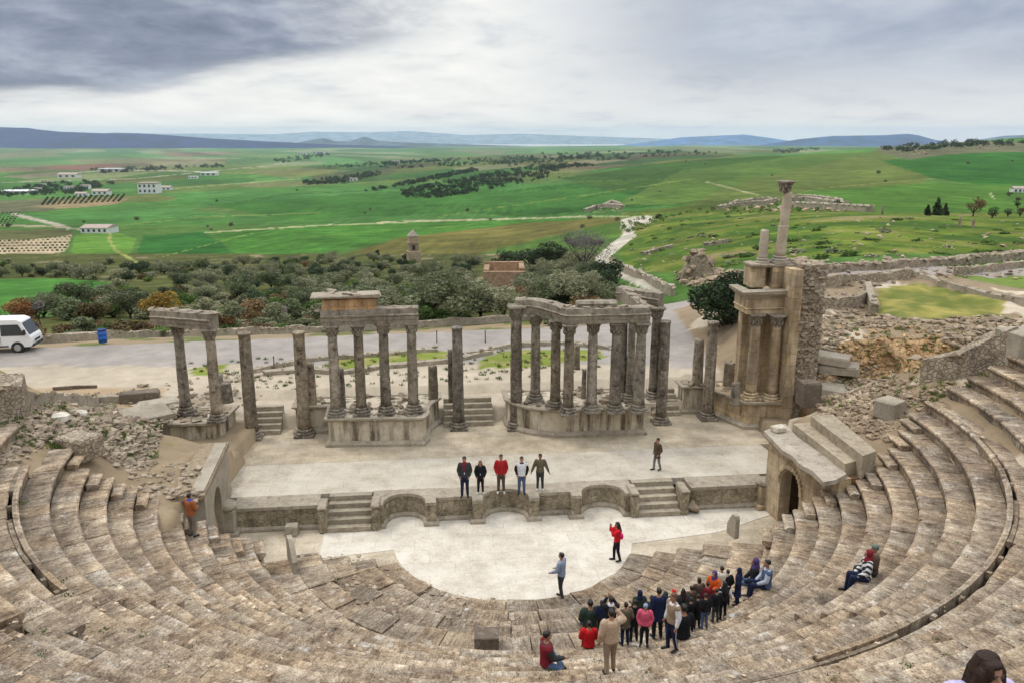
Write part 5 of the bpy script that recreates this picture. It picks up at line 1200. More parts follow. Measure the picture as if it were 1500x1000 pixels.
        if detail:
            Rh = random.Random(3)
            for i in range(70):
                a = Rh.uniform(0, 2 * PI); x_, y_ = math.sin(a), math.cos(a)
                if y_ > .55 and x_ < .5: continue
                hv.cap(head + Vector((x_ * .07, -.045 + y_ * .06, .115)), .012, head + Vector((x_ * .118, -.045 + y_ * .10, .0)), .014, 5); hv.cap(head + Vector((x_ * .118, -.045 + y_ * .10, .0)), .014, up((x_ * .135, -.05 + y_ * .11, 1.40)), .008, 5)
        if hstyle == 'beanie': hv.ell(head + Vector((0, -.01, .055)), (.10, .112, .10))
        if hstyle == 'cap': hv.ell(head + Vector((0, -.01, .06)), (.095, .108, .085)); hv.cap(head + Rt @ Vector((-.03, .12, .06)), .03, head + Rt @ Vector((.03, .12, .06)), .03)
        wear({'beanie': 'beanie', 'cap': 'cap'}.get(hstyle, 'hair'), hv, hair, vox * (.6 if detail else 1), 1 if detail else 2)
    if scarf:
        k = Vol(); k.loft([(up((0, .01, 1.40)), .125, .115), (up((0, .015, 1.46)), .115, .11), (up((0, .015, 1.53)), .085, .088)]); k.cap(up((.03, .12, 1.44)), .04, up((.02, .15, 1.20)), .035); wear('scarf', k, 'f_' + scarf)
    if trim:
        k = Vol()
        for hp, kn, an, to in legsJ: sg = 1 if hp.x > 0 else -1; k.cap(hp + Vector((sg * .10, 0, -.02)), .016, kn + Vector((sg * .066, 0, 0)), .014); k.cap(kn + Vector((sg * .066, 0, 0)), .014, an + Vector((sg * .05, 0, .03)), .012)
        wear('stripe', k, 'f_' + trim, .012)
    if extra == 'bag':
        k = Vol(); k.ell(Vector((.20, -.20, 1.02)), (.17, .11, .15)); V, Fc = k.mesh(.02); mb = MB(); add(mb, place(V, pos, hd, sc), Fc)
        m2 = MB(); m2.tube([(.18, -.17, 1.12), (.08, -.13, 1.36), (-.06, -.03, 1.51), (-.12, .10, 1.34), (.05, .13, 1.10)], .014, 6); add(mb, place(m2.v, pos, hd, sc), m2.f)
        o = mb.build('shoulder_bag', M['f_hotpink'], None, tuple(pos)); tag(o, 'bright pink shoulder bag on the back of the woman in red on the orchestra', 'bag')
    if extra == 'daypack':
        k = Vol(); k.ell(up((0, -.17, 1.25)), (.13, .09, .19)); V, Fc = k.mesh(.02); mb = MB(); add(mb, place(V, pos, hd, sc), Fc); o = mb.build('backpack', M['f_black'], None, tuple(pos)); tag(o, 'dark backpack worn over ' + label, 'backpack')
    if extra == 'emblem':
        k = Vol(); k.ell(up((0, .125, 1.24)), (.05, .02, .06)); wear('print', k, 'f_black', .012)
    return root
def toward(p, q): return math.atan2(-(q[0] - p[0]), q[1] - p[1])
def hgt(p, py_top): return atY(750, py_top, p.y).z - p.z
STAGEG, CROWD = 'visitors lined up on the stage edge', 'visitors gathered on the lower seats'
camxy = (0, 0)
def on(px, py, z): return at(px, py, z)
for px, py, top_, lab, kw in (
    (681, 727, 668, 'man in open charcoal jacket, white shirt and red scarf, first in the stage line', dict(top='charcoal', legs='navy', arms='pockets', inner='white', scarf='maroon')),
    (704, 722, 674, 'long haired woman in short black jacket standing on the stage edge', dict(top='black', legs='black', arms='pockets', hair='hairr', hstyle='long', inner='lilac', shoe='shoew')),
    (734, 721, 665, 'man in red jacket with hands in pockets standing on the stage edge', dict(top='red', legs='brown', arms='pockets', shoe='shoew')),
    (764, 723, 668, 'man in white jacket with black sleeves standing on the stage edge', dict(top='black', legs='denim', arms='pockets', vest='white', extra='emblem')),
    (791, 717, 664, 'bareheaded man in olive brown jacket with arms apart, last in the stage line', dict(top='olive', legs='charcoal', arms='apart', inner='tan', shoe='shoew', skin='skin2', hair='hairb'))):
    p = on(px, py, STG + .012); person(lab, p, hgt(p, top_), PI + toward(camxy, p) * .3, group=STAGEG, **kw)
p = on(962, 688, STG); person('man in dark brown coat walking alone across the stage', p, hgt(p, 641), PI - 1.1, top='brown', legs='grey', arms='pockets', coat=.15, stride=.12, hair='hairb')
p = on(822, 876, 0.0); person('man in pale blue hooded jacket gesturing on the white orchestra', p, hgt(p, 809), PI / 2 - .5, top='greyblue', legs='charcoal', arms='forward', stride=.08)
p = on(903, 821, 0.0); person('woman in bright red jacket taking a photo on the white orchestra', p, hgt(p, 764), PI / 2 + .1, top='brightred', legs='black', arms='camera', hstyle='long', extra='bag', stride=.1)
q = hit(283, 787, 10, 40, hcav); person('man in orange jacket and blue scarf standing on the seats by the left passage', q, hgt(q, 722), -.5, top='rust', legs='khaki', arms='folded', scarf='blue', top_puff=.01)
def seat(px, py): return hit(px, py, 3, 40, hcav)
# crowd: px, py of the feet or seat, py of the head top
CR = [(800, 977, 925, 'man in maroon waistcoat sitting cross legged and gesturing below the crowd', -PI / 2 + .25, dict(top='charcoal', vest='maroon', legs='denim', arms='gesture', pose='cross')),
      (864, 922, 873, 'broad man in dark green jacket seated at the left end of the crowd', .15, dict(top='darkgreen', legs='denim', arms='lap', pose='sit', top_puff=.03)),
      (862, 952, 910, 'child in bright red jacket in front of the dark green jacket', .0, dict(top='brightred', legs='black', arms='lap', pose='sit', hair='hair', top_puff=.015)),
      (893, 952, 873, 'visitor in black jacket with white collar behind the beige jacketed man', .1, dict(top='black', legs='black', arms='camera', scarf='white', pose='stand')),
      (893, 986, 892, 'man in beige jacket standing with his back turned, one arm raised', .2, dict(top='beige', legs='tan', arms='raise_r', stride=.1, top_puff=.01)),
      (915, 946, 882, 'visitor in brown olive coat right of the beige jacketed man', .3, dict(top='olive', legs='navy', arms='pockets', hair='hairb', coat=.12)),
      (935, 926, 864, 'visitor in dark green coat and blue hood in the crowd', .1, dict(top='darkgreen', legs='black', arms='pockets', hood='navy')),
      (943, 949, 884, 'child in pink jacket and blue grey beanie facing the seats', PI - .2, dict(top='pink', legs='black', arms='pockets', hstyle='beanie', hair='f_greyblue', top_puff=.02)),
      (962, 938, 861, 'visitor in long navy coat beside the pink jacketed child', .2, dict(top='navy', legs='black', arms='pockets', coat=.25, hair='hair')),
      (983, 955, 868, 'man in white jacket over brown waistcoat standing before the crowd', PI / 2 + .4, dict(top='white', vest='tan', legs='navy', arms='down', trim='white', hair='hairr', stride=.06)),
      (985, 918, 864, 'visitor with red cap half hidden behind the white jacket', .2, dict(top='black', legs='black', arms='pockets', hstyle='cap', hair='f_brightred')),
      (998, 920, 862, 'brown haired visitor in dark coat just right of the red cap', .1, dict(top='charcoal', legs='black', arms='pockets', hair='hairb', hstyle='long')),
      (1010, 925, 876, 'visitor in long black coat in the middle of the crowd', .3, dict(top='black', legs='black', arms='pockets', coat=.3, hair='hair')),
      (1031, 923, 874, 'visitor in black jacket and jeans at the near side of the crowd', .3, dict(top='black', legs='denim', arms='pockets', hair='hair', top_puff=.02)),
      (1021, 905, 846, 'visitor in dark brown coat behind the black coats', .2, dict(top='brown', legs='black', arms='folded', hair='hairb', hstyle='bun')),
      (1043, 898, 836, 'woman in orange top under a grey purple headscarf in the crowd', PI - .8, dict(top='orange', legs='black', arms='folded', hood='purple', skin='skin')),
      (1054, 888, 829, 'visitor in cream hooded jacket at the back of the crowd', .2, dict(top='cream', legs='khaki', arms='pockets', hair='hair', top_puff=.02)),
      (1063, 886, 834, 'dark haired visitor in black beside the cream jacket', .1, dict(top='black', legs='black', arms='pockets', hair='hair')),
      (1058, 909, 851, 'long haired woman with white sleeves and black waistcoat', .3, dict(top='white', vest='black', legs='black', arms='apart', hstyle='long', hair='hair')),
      (1079, 888, 831, 'visitor wrapped in long navy hooded coat at the right of the crowd', PI / 2 - .5, dict(top='navy', legs='navy', arms='pockets', coat=.5, hood='navy')),
      (1104, 858, 818, 'woman in purple headscarf and black jacket sitting at the right end', PI / 2 - .2, dict(top='black', legs='denim', arms='lap', pose='sit', hood='purple')),
      (1122, 860, 820, 'dark haired visitor in pale denim jacket sitting at the right end', PI / 2 - .1, dict(top='pale', vest='denim', legs='navy', arms='lap', pose='sit', hair='hair')),
      (972, 925, 866, 'visitor with dark green hood next to the navy coat', .2, dict(top='black', legs='black', arms='pockets', hood='darkgreen')),
      (1020, 924, 878, 'visitor in wide black coat between the long black coat and the jeans', .15, dict(top='black', legs='black', arms='pockets', coat=.4, hair='hair', top_puff=.02)),
      (1047, 914, 866, 'visitor in black jacket left of the long haired woman with white sleeves', .2, dict(top='black', legs='charcoal', arms='pockets', hair='hair', top_puff=.02)),
      (952, 932, 872, 'visitor in charcoal coat behind the pink jacketed child', .0, dict(top='charcoal', legs='black', arms='pockets', coat=.2, hair='hairb')),
      (928, 938, 878, 'dark haired visitor in black coat left of the pink jacketed child', .2, dict(top='black', legs='black', arms='pockets', coat=.25, hair='hair')),
      (880, 930, 879, 'visitor in navy jacket between the dark green jacket and the white collar', .1, dict(top='navy', legs='black', arms='pockets', hair='hair')),
      (1010, 908, 858, 'visitor in dark brown jacket at the back of the black coats', .2, dict(top='brown', legs='black', arms='pockets', hair='hairb')),
      (1034, 902, 852, 'visitor in maroon coat behind the visitor in jeans', .2, dict(top='maroon', legs='black', arms='pockets', hair='hair')),
      (1000, 935, 886, 'black clothed visitor crouched beside the white jacket, seated', .2, dict(top='black', legs='black', arms='lap', pose='sit', hair='hair'))]
for px, py, pt, lab, hd, kw in CR:
    q = seat(px, py); sit_ = kw.get('pose') in ('sit', 'cross', 'legs_out')
    H = hgt(q, pt); h = max(1.2, min(1.9, H / (.515 if kw.get('pose') == 'cross' or sit_ else 1.0))) if True else 1.7
    if not sit_: h = max(1.05, min(1.86, H))
    person(lab, q, h, hd, group=CROWD, **kw)
q = seat(1268, 852); person('woman in striped black and white top and red headscarf sitting alone up the right seats', q, min(1.75, hgt(q, 806) / .515), PI / 2 - .1, top='striped', legs='navy', arms='lap', pose='sit', hood='maroon')
q2 = seat(1279, 845); person('visitor in brown coat and grey green cap sitting behind the striped top', q2 + Vector((.05, .15, 0)), min(1.7, hgt(q2, 798) / .515), PI / 2 - .1, top='brown', legs='charcoal', arms='lap', pose='sit', hstyle='beanie', hair='f_greygreen')
# woman in the near corner, seen from above the shoulders
pw = Vector((3.74, 5.6, 0)); rw = math.hypot(pw.x - CX, pw.y - CY); pw.z = hrow(rw)
topz = atY(1450, 955, pw.y).z
WOMAN = person('brown haired woman in lilac jacket standing close in the lower right corner', pw, (topz - pw.z) / 1.022, PI + .22, top='lilac', legs='denim', arms='pockets', hair='hairb', hstyle='long', detail=True, top_puff=.03)
bpy.data.objects.remove(TMP)
# ------------------------------------------------------------------ trees and shrubs
def leafcloud(mb, blobs, n, size, R, dens=None, flat=1.0):
    tot = sum(b[1] ** 2 for b in blobs)
    for c, r, sq in blobs:
        m = int(n * r * r / tot); tone = R.uniform(.72, 1.28)
        for _ in range(m):
            d = Vector((R.gauss(0, 1), R.gauss(0, 1), R.gauss(0, 1))).normalized() * r * R.uniform(.45, 1.05) ** .6
            p = Vector(c) + Vector((d.x, d.y, d.z * sq)); s = size * R.uniform(.6, 1.4)
            a = Vector((R.gauss(0, 1), R.gauss(0, 1), R.gauss(0, .6))).normalized(); b = a.cross(Vector((R.gauss(0, 1), R.gauss(0, 1), R.gauss(0, 1)))).normalized()
            t = tone * R.uniform(.75, 1.3); mb.tint = (t, t, t * R.uniform(.85, 1.1)); k = len(mb.v)
            mb.vert(p - a * s); mb.vert(p + b * s * .42); mb.vert(p + a * s); mb.vert(p - b * s * .42); mb.face([k, k + 1, k + 2, k + 3])
def tree(name, label, cat, loc, h, wd, leaf, R, n=2600, lsize=.13, trunk=.35, group=None, nb=14, sq=.75, bare=0, trunk_r=.16, cone=False, lean=0.0):
    root = thing(name, label, cat, loc, group); x, y, z = loc
    mb = MB(); th = h * trunk; forks = R.randint(2, 4)
    mb.tube([(x, y, z - .3), (x + lean * th * .4 + R.uniform(-.1, .1), y, z + th * .5), (x + lean * th, y, z + th)], [trunk_r * 1.5, trunk_r, trunk_r * .85], 7)
    tips = []
    for i in range(forks + 2):
        a = 2 * PI * i / (forks + 2) + R.uniform(-.4, .4); l = wd * .34 * R.uniform(.7, 1.2)
        p = Vector((x + lean * th, y, z + th)); q = p + Vector((math.cos(a) * l * .5, math.sin(a) * l * .5, (h - th) * .3)); e = p + Vector((math.cos(a) * l, math.sin(a) * l, (h - th) * .62)); tips.append(e)
        mb.tube([p - Vector((0, 0, .1)), q, e], [trunk_r * .7, trunk_r * .45, trunk_r * .2], 5)
    mb.build('trunk', M['bark'], root)
    blobs = []; cz = z + th + (h - th) * .5
    for i in range(nb):
        if cone:
            t = (i + .5) / nb; rr = wd * .5 * (1 - t) ** .9 * .75; a = R.uniform(0, 6.28); blobs.append(((x + math.cos(a) * rr * .35, y + math.sin(a) * rr * .35, z + h * (.08 + .88 * t)), max(.12, rr), .8))
        else:
            a = R.uniform(0, 6.28); rr = wd * .5 * math.sqrt(R.random()) * .72; zz = cz + (h - th) * .34 * R.uniform(-1, 1) * (1 - (rr / (wd * .5)) ** 2 * .6)
            blobs.append(((x + lean * th + rr * math.cos(a), y + rr * math.sin(a), zz), wd * R.uniform(.15, .25), sq))
    mb = MB()
    if bare:
        for i in range(bare):
            b = R.choice(blobs); s = R.choice(tips); e = Vector(b[0]) + Vector((R.uniform(-1, 1), R.uniform(-1, 1), R.uniform(-.3, 1))) * b[1]; m_ = s.lerp(e, .5) + Vector((R.uniform(-.2, .2),) * 3)
            mb.tube([s, m_, e], [.035, .02, .006], 3)
        mb.build('branches', M['twig'], root)
        mb = MB(); leafcloud(mb, blobs, n, lsize, R); mb.build('crown', M['twig'], root)
    else:
        leafcloud(mb, blobs, n, lsize, R); mb.build('crown', M[leaf], root)
    return root
R = random.Random(11)
protos = [tree('olive_tree', 'grey green olive tree in the grove on the slope behind the ruins', 'tree', (0, 0, -500), 4.2, 4.6, 'olive', R, 2600, .15, .20, 'olive trees on the slope', nb=18) for _ in range(4)]
dark = [tree('round_tree', 'dark green bushy tree among the olives on the slope', 'tree', (0, 0, -500), 4.0, 4.2, 'darkleaf', R, 2400, .15, .15, 'dark trees on the slope') for _ in range(3)]
bushes = []
for i, lf in enumerate(('greenleaf', 'olive', 'brownleaf')):
    bushes.append(tree('shrub', ('green leafy shrub growing behind the low car park wall', 'grey green shrub growing behind the low car park wall', 'brownish shrub growing behind the low car park wall')[i], 'shrub', (0, 0, -500), 2.0, 2.6, lf, R, 1500, .12, .12, 'shrubs behind the car park wall', nb=9, trunk_r=.07))
used = set()
def put(pr, q, sc, label=None, rz=None):
    if pr.name not in used: used.add(pr.name); o = pr
    else: o = copy_tree(pr, q)
    o.location = q; o.rotation_euler = (0, 0, R.uniform(0, 6.28) if rz is None else rz); o.scale = (sc * R.uniform(1.0, 1.3), sc * R.uniform(1.0, 1.3), sc * R.uniform(.75, 1.05))
    if label: o['label'] = label
    return o
spots = []
def try_spot(px, py, mind):
    q = hit(px, py, 52, 900)
    if q.y < wallY(q.x) + 1.2 and q.x < 8: return None
    q = q - Vector((0, 0, .25))
    for s in spots:
        if (s - q).length < mind: return None
    spots.append(q); return q
SLOPE = [([(-20, 470), (250, 462), (460, 455), (470, 420), (320, 400), (200, 392), (100, 404), (110, 440), (0, 470)], 40, 3.4), ([(180, 400), (330, 384), (480, 378), (640, 378), (700, 384), (690, 410), (480, 425), (300, 420)], 85, 4.2),
         ([(480, 425), (690, 405), (705, 430), (690, 468), (600, 470), (480, 470)], 30, 3.6), ([(772, 400), (890, 388), (915, 415), (905, 440), (850, 455), (775, 455)], 26, 3.4), ([(0, 404), (110, 402), (300, 390), (100, 398)], 26, 4.5)]
for area, n, md in SLOPE:
    xs = [p[0] for p in area]; ys = [p[1] for p in area]; k = 0
    for _ in range(n * 14):
        if k >= n: break
        x, y = R.uniform(min(xs), max(xs)), R.uniform(min(ys), max(ys))
        if not inpoly(x, y, area) or 700 < x < 772 or (x > 862 and y < 418): continue
        q = try_spot(x, y + 3, md)
        if q is None: continue
        k += 1; dk = R.random() < (.45 if y < 400 else .2); put(R.choice(dark if dk else protos), q, R.uniform(.55, .95))
def near_tree(pr, px, py, hpx, label):
    q = hit(px, py, 52, 900); spots.append(q); top = atY(px, py - hpx, q.y).z - q.z; return put(pr, q, max(.4, top / 4.2), label)
near_tree(protos[0], 633, 466, 62, 'olive tree with bare short trunk above the end of the row of four columns')
near_tree(protos[1], 673, 474, 80, 'largest olive tree with forked dark trunk rising above the car park wall')
near_tree(protos[2], 738, 470, 66, 'olive tree standing in front of the temple ruin')
near_tree(dark[0], 704, 466, 48, 'dark narrow tree between two olives left of the temple ruin')
near_tree(protos[3], 800, 462, 62, 'olive tree rising behind the curved architrave'); near_tree(protos[0], 850, 460, 64, 'broad olive tree behind the straight architrave'); near_tree(protos[1], 893, 455, 50, 'olive tree beside the white path behind the right colonnade')
near_tree(dark[1], 745, 402, 50, 'dark green tree left end of the dense clump above the temple ruin'); near_tree(dark[2], 778, 398, 52, 'dark green tree middle of the dense clump above the temple ruin'); near_tree(dark[0], 812, 392, 50, 'dark green tree at the right of the clump beside the leafless tree')
q = hit(855, 402, 60, 400); tree('bare_tree', 'leafless grey branched tree beside the white path', 'tree', tuple(q), atY(855, 334, q.y).z - q.z, 9.5, 'olive', R, 1500, .12, .2, nb=16, bare=260)
q = hit(236, 476, 50, 120); tree('yellow_tree', 'golden yellow autumn tree behind the far left architrave', 'tree', tuple(q), atY(236, 424, q.y).z - q.z, 3.5, 'yellowleaf', R, 2400, .13, .15, nb=14)
q = hit(322, 488, 50, 120); tree('rust_bush', 'rust coloured bush right of the far left columns', 'shrub', tuple(q), 1.6, 2.4, 'rustleaf', R, 1500, .11, .12, nb=9, trunk_r=.06)
q = hit(36, 478, 50, 120); tree('rust_tree', 'brown orange small tree behind the white minibus', 'tree', tuple(q), atY(36, 440, q.y).z - q.z, 3.6, 'rustleaf', R, 1900, .12, .15, nb=11)
q = hit(58, 478, 50, 120); tree('bare_tree', 'pale leafless shrub tree right of the brown orange tree', 'tree', tuple(q), atY(58, 440, q.y).z - q.z, 1.6, 'olive', R, 300, .1, .3, nb=6, bare=90, trunk_r=.06)
q = hit(418, 474, 52, 120); column('lone weathered stone stump among the shrubs behind the car park wall', q.x, q.y, q.z, q.z + 1.6, .3, cap=False, base=False, brk=.1, name='stone_stump')
k = 0
for _ in range(4000):          # low growth filling the slope between the trees
    if k >= 230: break
    x = R.uniform(-20, 900); y = R.uniform(386, 476)
    if inpoly(x, y, FIELDS[24][0]) or 700 < x < 775 or x > 862: continue
    q = try_spot(x, y, 2.0)
    if q is None: continue
    k += 1; put(R.choice(bushes[:2] + bushes[:2] + bushes), q, R.uniform(.6, 1.3), 'low shrub filling the slope between the olive trees')['group'] = 'shrubs between the olive trees'
k = 0
for _ in range(1500):
    if k >= 110: break
    x = R.uniform(-30, 480); y = R.uniform(452, 498) - .02 * x
    q = try_spot(x, y, 1.5)
    if q is None or q.y > wallY(q.x) + 16: continue
    k += 1; put(R.choice(bushes), q, R.uniform(.55, 1.1))
p = hit(1062, 476, 45, 120); tree('fig_tree', 'dense dark glossy tree beside the golden pier', 'tree', tuple(p), atY(1062, 406, p.y).z - p.z, 5.0, 'darkleaf', R, 5200, .15, .12, nb=18, sq=.85)
for px, py, hp, w_, lab in ((1372, 316, 29, .0, 'tall pointed dark conifer among the right fields'), (1358, 316, 16, 0, 'small conifer left of the tall pointed one'), (1384, 316, 19, 0, 'shorter conifer right of the tall pointed one')):
    q = hit(px, py, 90, 600); h = atY(px, py - hp, q.y).z - q.z; tree('conifer', lab, 'tree', tuple(q), h, h * .62, 'darkleaf', R, 1500, .3, .1, nb=16, cone=True)
for px, py, hp, lab, lf in ((1425, 317, 30, 'round brownish tree right of the conifers', 'brownleaf'), (1453, 320, 18, 'small dark tree right of the round brownish tree', 'darkleaf'), (1476, 318, 14, 'low dark bush between two small trees at the right edge', 'darkleaf'), (1494, 318, 16, 'brownish bush at the right edge of the hillside', 'brownleaf'), (1490, 305, 12, 'small dark tree up the slope at the right edge', 'darkleaf'), (1478, 289, 9, 'dark hedge like trees beside the pale farm at the right edge', 'darkleaf'), (1226, 304, 12, 'slim dark tree rising in the hilltop ruins', 'darkleaf'), (1133, 296, 8, 'dark bush just left of the tall shaft, in the hilltop ruins', 'darkleaf')):
    q = hit(px, py, 90, 900); h = atY(px, py - hp, q.y).z - q.z; tree('field_tree', lab, 'tree', tuple(q), h, h * 1.0, lf, R, 900, .25 * h / 6, .15, nb=10)
q = hit(553, 380, 100, 600); h = atY(553, 366, q.y).z - q.z; tree('field_tree', 'single dark round tree left of the tower tomb', 'tree', tuple(q), h, h * .8, 'darkleaf', R, 700, .2, .35, nb=8)
# simple bushes on the hillside, orchard trees, distant woods
def clump(name, leaf, n, size, R_, sq=.7):
    mb = MB(); leafcloud(mb, [((R_.uniform(-.3, .3), R_.uniform(-.3, .3), .4 + R_.uniform(-.1, .25)), R_.uniform(.35, .55), sq) for _ in range(5)], n, size, R_); o = mb.build(name, M[leaf], None, (0, 0, 0)); return o
hb_ = [clump('hillside_bush', l, 240, .16, R) for l in ('greenleaf', 'greenleaf', 'olive')]
for o in hb_: tag(o, 'low green bush on the stony hillside right of the white path', 'bush', 'bushes on the hillside'); o.location = (0, 0, -500)
k = 0; used2 = set()
def put1(o, q, s):
    c = o if o.name not in used2 else o.copy()
    if o.name not in used2: used2.add(o.name)
    else: COL.objects.link(c)
    c.location = q; c.scale = s; c.rotation_euler = (0, 0, R.uniform(0, 6)); return c
HS = [(925, 330), (1010, 316), (1280, 318), (1500, 326), (1500, 372), (1240, 384), (1120, 390), (1000, 402), (925, 395)]
while k < 120:
    x, y = R.uniform(925, 1500), R.uniform(316, 402)
    if not inpoly(x, y, HS): continue
    k += 1; q = hit(x, y, 58, 500); s = R.uniform(.4, 1.1); put1(R.choice(hb_), q - Vector((0, 0, .2)), (s * 1.6, s * 1.2, s * .65))
orch = clump('orchard_tree', 'olive', 220, .2, R, .9); tag(orch, 'small round tree planted on the pale orchard field at left', 'tree', 'orchard trees on the pale field')
for r_ in range(6):
    for c_ in range(17):
        x = -10 + c_ * 7 + (r_ % 2) * 3.0; y = 350.5 + r_ * 3.8 - x * .02
        if inpoly(x, y, FIELDS[21][0]): q = hit(x, y, 150, 1200); s = R.uniform(.8, 1.1) * q.y / 300 * .62; put1(orch, q, (s * 1.25, s * 1.25, s * 1.1))
orch2 = clump('orchard_tree', 'darkleaf', 200, .2, R, .9); tag(orch2, 'small tree in the slanting orchard rows beyond the bright field', 'tree', 'orchard trees in slanting rows')
for c_ in range(15):
    for r_ in range(6): x = 62 + c_ * 8 + r_ * 1.6; y = 301 - r_ * 1.9 - c_ * .35; q = hit(x, y, 300, 3000); s = q.y / 330 * R.uniform(.6, .8); put1(orch2, q, (s, s, s))
orch3 = clump('orchard_tree', 'olive', 200, .2, R, .9); tag(orch3, 'small tree of the dark orchard rows at the left edge', 'tree', 'orchard trees at the left edge')
for c_ in range(5):
    for r_ in range(7): x = -8 + c_ * 6 + r_ * 2.0; y = 332 - r_ * 3 - c_ * .3; q = hit(x, y, 300, 3000); s = q.y / 340 * R.uniform(.6, .85); put1(orch3, q, (s, s, s))
def wood(name, label, areas, n, hm, leaf, seed, y0=200):
    R_ = random.Random(seed); mb = MB()
    for area, frac in areas:
        xs = [p[0] for p in area]; ys = [p[1] for p in area]; k = 0; tries = 0
        while k < n * frac and tries < 20000:
            tries += 1; x, y = R_.uniform(min(xs), max(xs)), R_.uniform(min(ys), max(ys))
            if not inpoly(x, y, area) or mn.noise(Vector((x * .05, y * .2, seed))) < -.25: continue
            k += 1; q = hit(x, y, y0, 9000); s = hm * R_.uniform(.6, 1.3) * (.6 + q.y / 2500)
            leafcloud(mb, [((q.x + R_.uniform(-.3, .3) * s, q.y + R_.uniform(-.3, .3) * s, q.z + s * R_.uniform(.3, .6)), s * R_.uniform(.35, .55), .8) for _ in range(3)], 60, s * .17, R_)
    o = mb.build(name, M[leaf], None, (0, 0, 0)); o['kind'] = 'stuff'; o['label'] = label; o['category'] = 'trees'
fb = clump('field_bush', 'olive', 160, .2, R, .9); tag(fb, 'single dark bush standing in the open green fields', 'bush', 'lone bushes in the fields'); k = 0
while k < 46:
    x, y = R.uniform(0, 1500), R.uniform(226, 340)
    if 40 < x < 240 and y > 330 or (x > 1000 and y > 300): continue
    k += 1; q = hit(x, y, 150, 6000); s = R.uniform(1.2, 3.2); put1(fb, q - Vector((0, 0, .3)), (s * 1.2, s, s))
wood('distant_grove', 'dark olive groves covering the middle hill slope', [([(590, 290), (585, 282), (650, 268), (780, 245), (830, 243), (800, 262), (700, 282), (640, 291)], .6), ([(520, 284), (600, 272), (700, 252), (690, 248), (560, 276)], .2), ([(790, 245), (830, 242), (880, 243), (800, 250)], .1), ([(450, 246), (600, 236), (760, 230), (900, 228), (800, 238), (600, 248)], .25)], 1100, 5.0, 'darkleaf', 3)
wood('distant_trees', 'rows of dark trees on the plain and along far ridges', [([(442, 268), (500, 262), (556, 252), (556, 258), (500, 270), (446, 272)], .16), ([(0, 283), (60, 270), (130, 266), (170, 270), (120, 284), (0, 290)], .2), ([(130, 250), (320, 243), (330, 246), (150, 255)], .12), ([(700, 240), (800, 226), (1000, 222), (1060, 226), (900, 236), (760, 246)], .16), ([(560, 240), (640, 234), (640, 238), (570, 244)], .06), ([(400, 236), (480, 226), (490, 229), (410, 240)], .05), ([(1130, 222), (1200, 218), (1200, 221), (1140, 226)], .05), ([(1290, 222), (1300, 208), (1420, 206), (1500, 210), (1500, 215), (1420, 216), (1330, 224)], .2)], 1000, 6.0, 'darkleaf', 4)
wood('hillside_scrub', 'scrubby dark bushes along the hilltop ruins', [([(1000, 312), (1060, 300), (1130, 292), (1240, 304), (1280, 312), (1200, 310), (1060, 316)], .6), ([(905, 330), (940, 320), (1010, 312), (990, 318), (920, 345)], .4)], 110, 1.8, 'greenleaf', 6, 100)
# ------------------------------------------------------------------ buildings and ruins in the landscape
M['white'] = plain('white_render', (.72, .71, .68), .8, .08, .6); M['tile'] = plain('pink_roof', (.42, .33, .28), .85, .15, .5); M['pane'] = plain('dark_windows', (.05, .06, .08), .3, .1, 3); M['shed'] = plain('pale_sheet', (.70, .70, .70), .6, .1, .3)
def house(name, label, px, py, wpx, hpx, dep=.8, roof='flat', wins=(3, 1), mat='white', rmat='tile', rz=0.0):
    q = hit(px, py, 150, 6000); k = q.y / 1165; wd, h = wpx * k, hpx * k; d = wd * dep; root = thing(name, label, 'building', tuple(q)); Rz = Matrix.Rotation(rz, 3, 'Z')
    T = lambda x, y, z: (q.x + (Rz @ Vector((x, y, 0))).x, q.y + (Rz @ Vector((x, y, 0))).y, q.z + z)
    hw = h * (1 if roof == 'flat' else .68); mb = MB(); mb.hexa([T(-wd / 2, 0, -1), T(wd / 2, 0, -1), T(wd / 2, d, -1), T(-wd / 2, d, -1), T(-wd / 2, 0, hw), T(wd / 2, 0, hw), T(wd / 2, d, hw), T(-wd / 2, d, hw)]); mb.build('wall', M[mat], root)
    mb = MB(); o = wd * .03
    if roof == 'flat': mb.hexa([T(-wd / 2 - o, -o, hw), T(wd / 2 + o, -o, hw), T(wd / 2 + o, d + o, hw), T(-wd / 2 - o, d + o, hw), T(-wd / 2 - o, -o, hw + h * .08), T(wd / 2 + o, -o, hw + h * .08), T(wd / 2 + o, d + o, hw + h * .08), T(-wd / 2 - o, d + o, hw + h * .08)])
    else:
        b = len(mb.v)
        for p in (T(-wd / 2 - o, -o, hw), T(wd / 2 + o, -o, hw), T(wd / 2 + o, d + o, hw), T(-wd / 2 - o, d + o, hw), T(-wd / 2 - o, d / 2, h), T(wd / 2 + o, d / 2, h)): mb.vert(p)
        for f in ((0, 1, 5, 4), (2, 3, 4, 5), (1, 2, 5), (3, 0, 4), (3, 2, 1, 0)): mb.face([b + i for i in f])
    mb.build('roof', M[rmat], root)
    nx, nz = wins
    for i in range(nx):
        for j in range(nz):
            cx_ = -wd / 2 + wd * (i + .5) / nx; cz = hw * (j + .5) / nz; ww, wh = wd / nx * .42, hw / nz * .5; mb = MB()
            mb.hexa([T(cx_ - ww / 2, -.12, cz - wh / 2), T(cx_ + ww / 2, -.12, cz - wh / 2), T(cx_ + ww / 2, .05, cz - wh / 2), T(cx_ - ww / 2, .05, cz - wh / 2), T(cx_ - ww / 2, -.12, cz + wh / 2), T(cx_ + ww / 2, -.12, cz + wh / 2), T(cx_ + ww / 2, .05, cz + wh / 2), T(cx_ - ww / 2, .05, cz + wh / 2)]); mb.build('window', M['pane'], root)
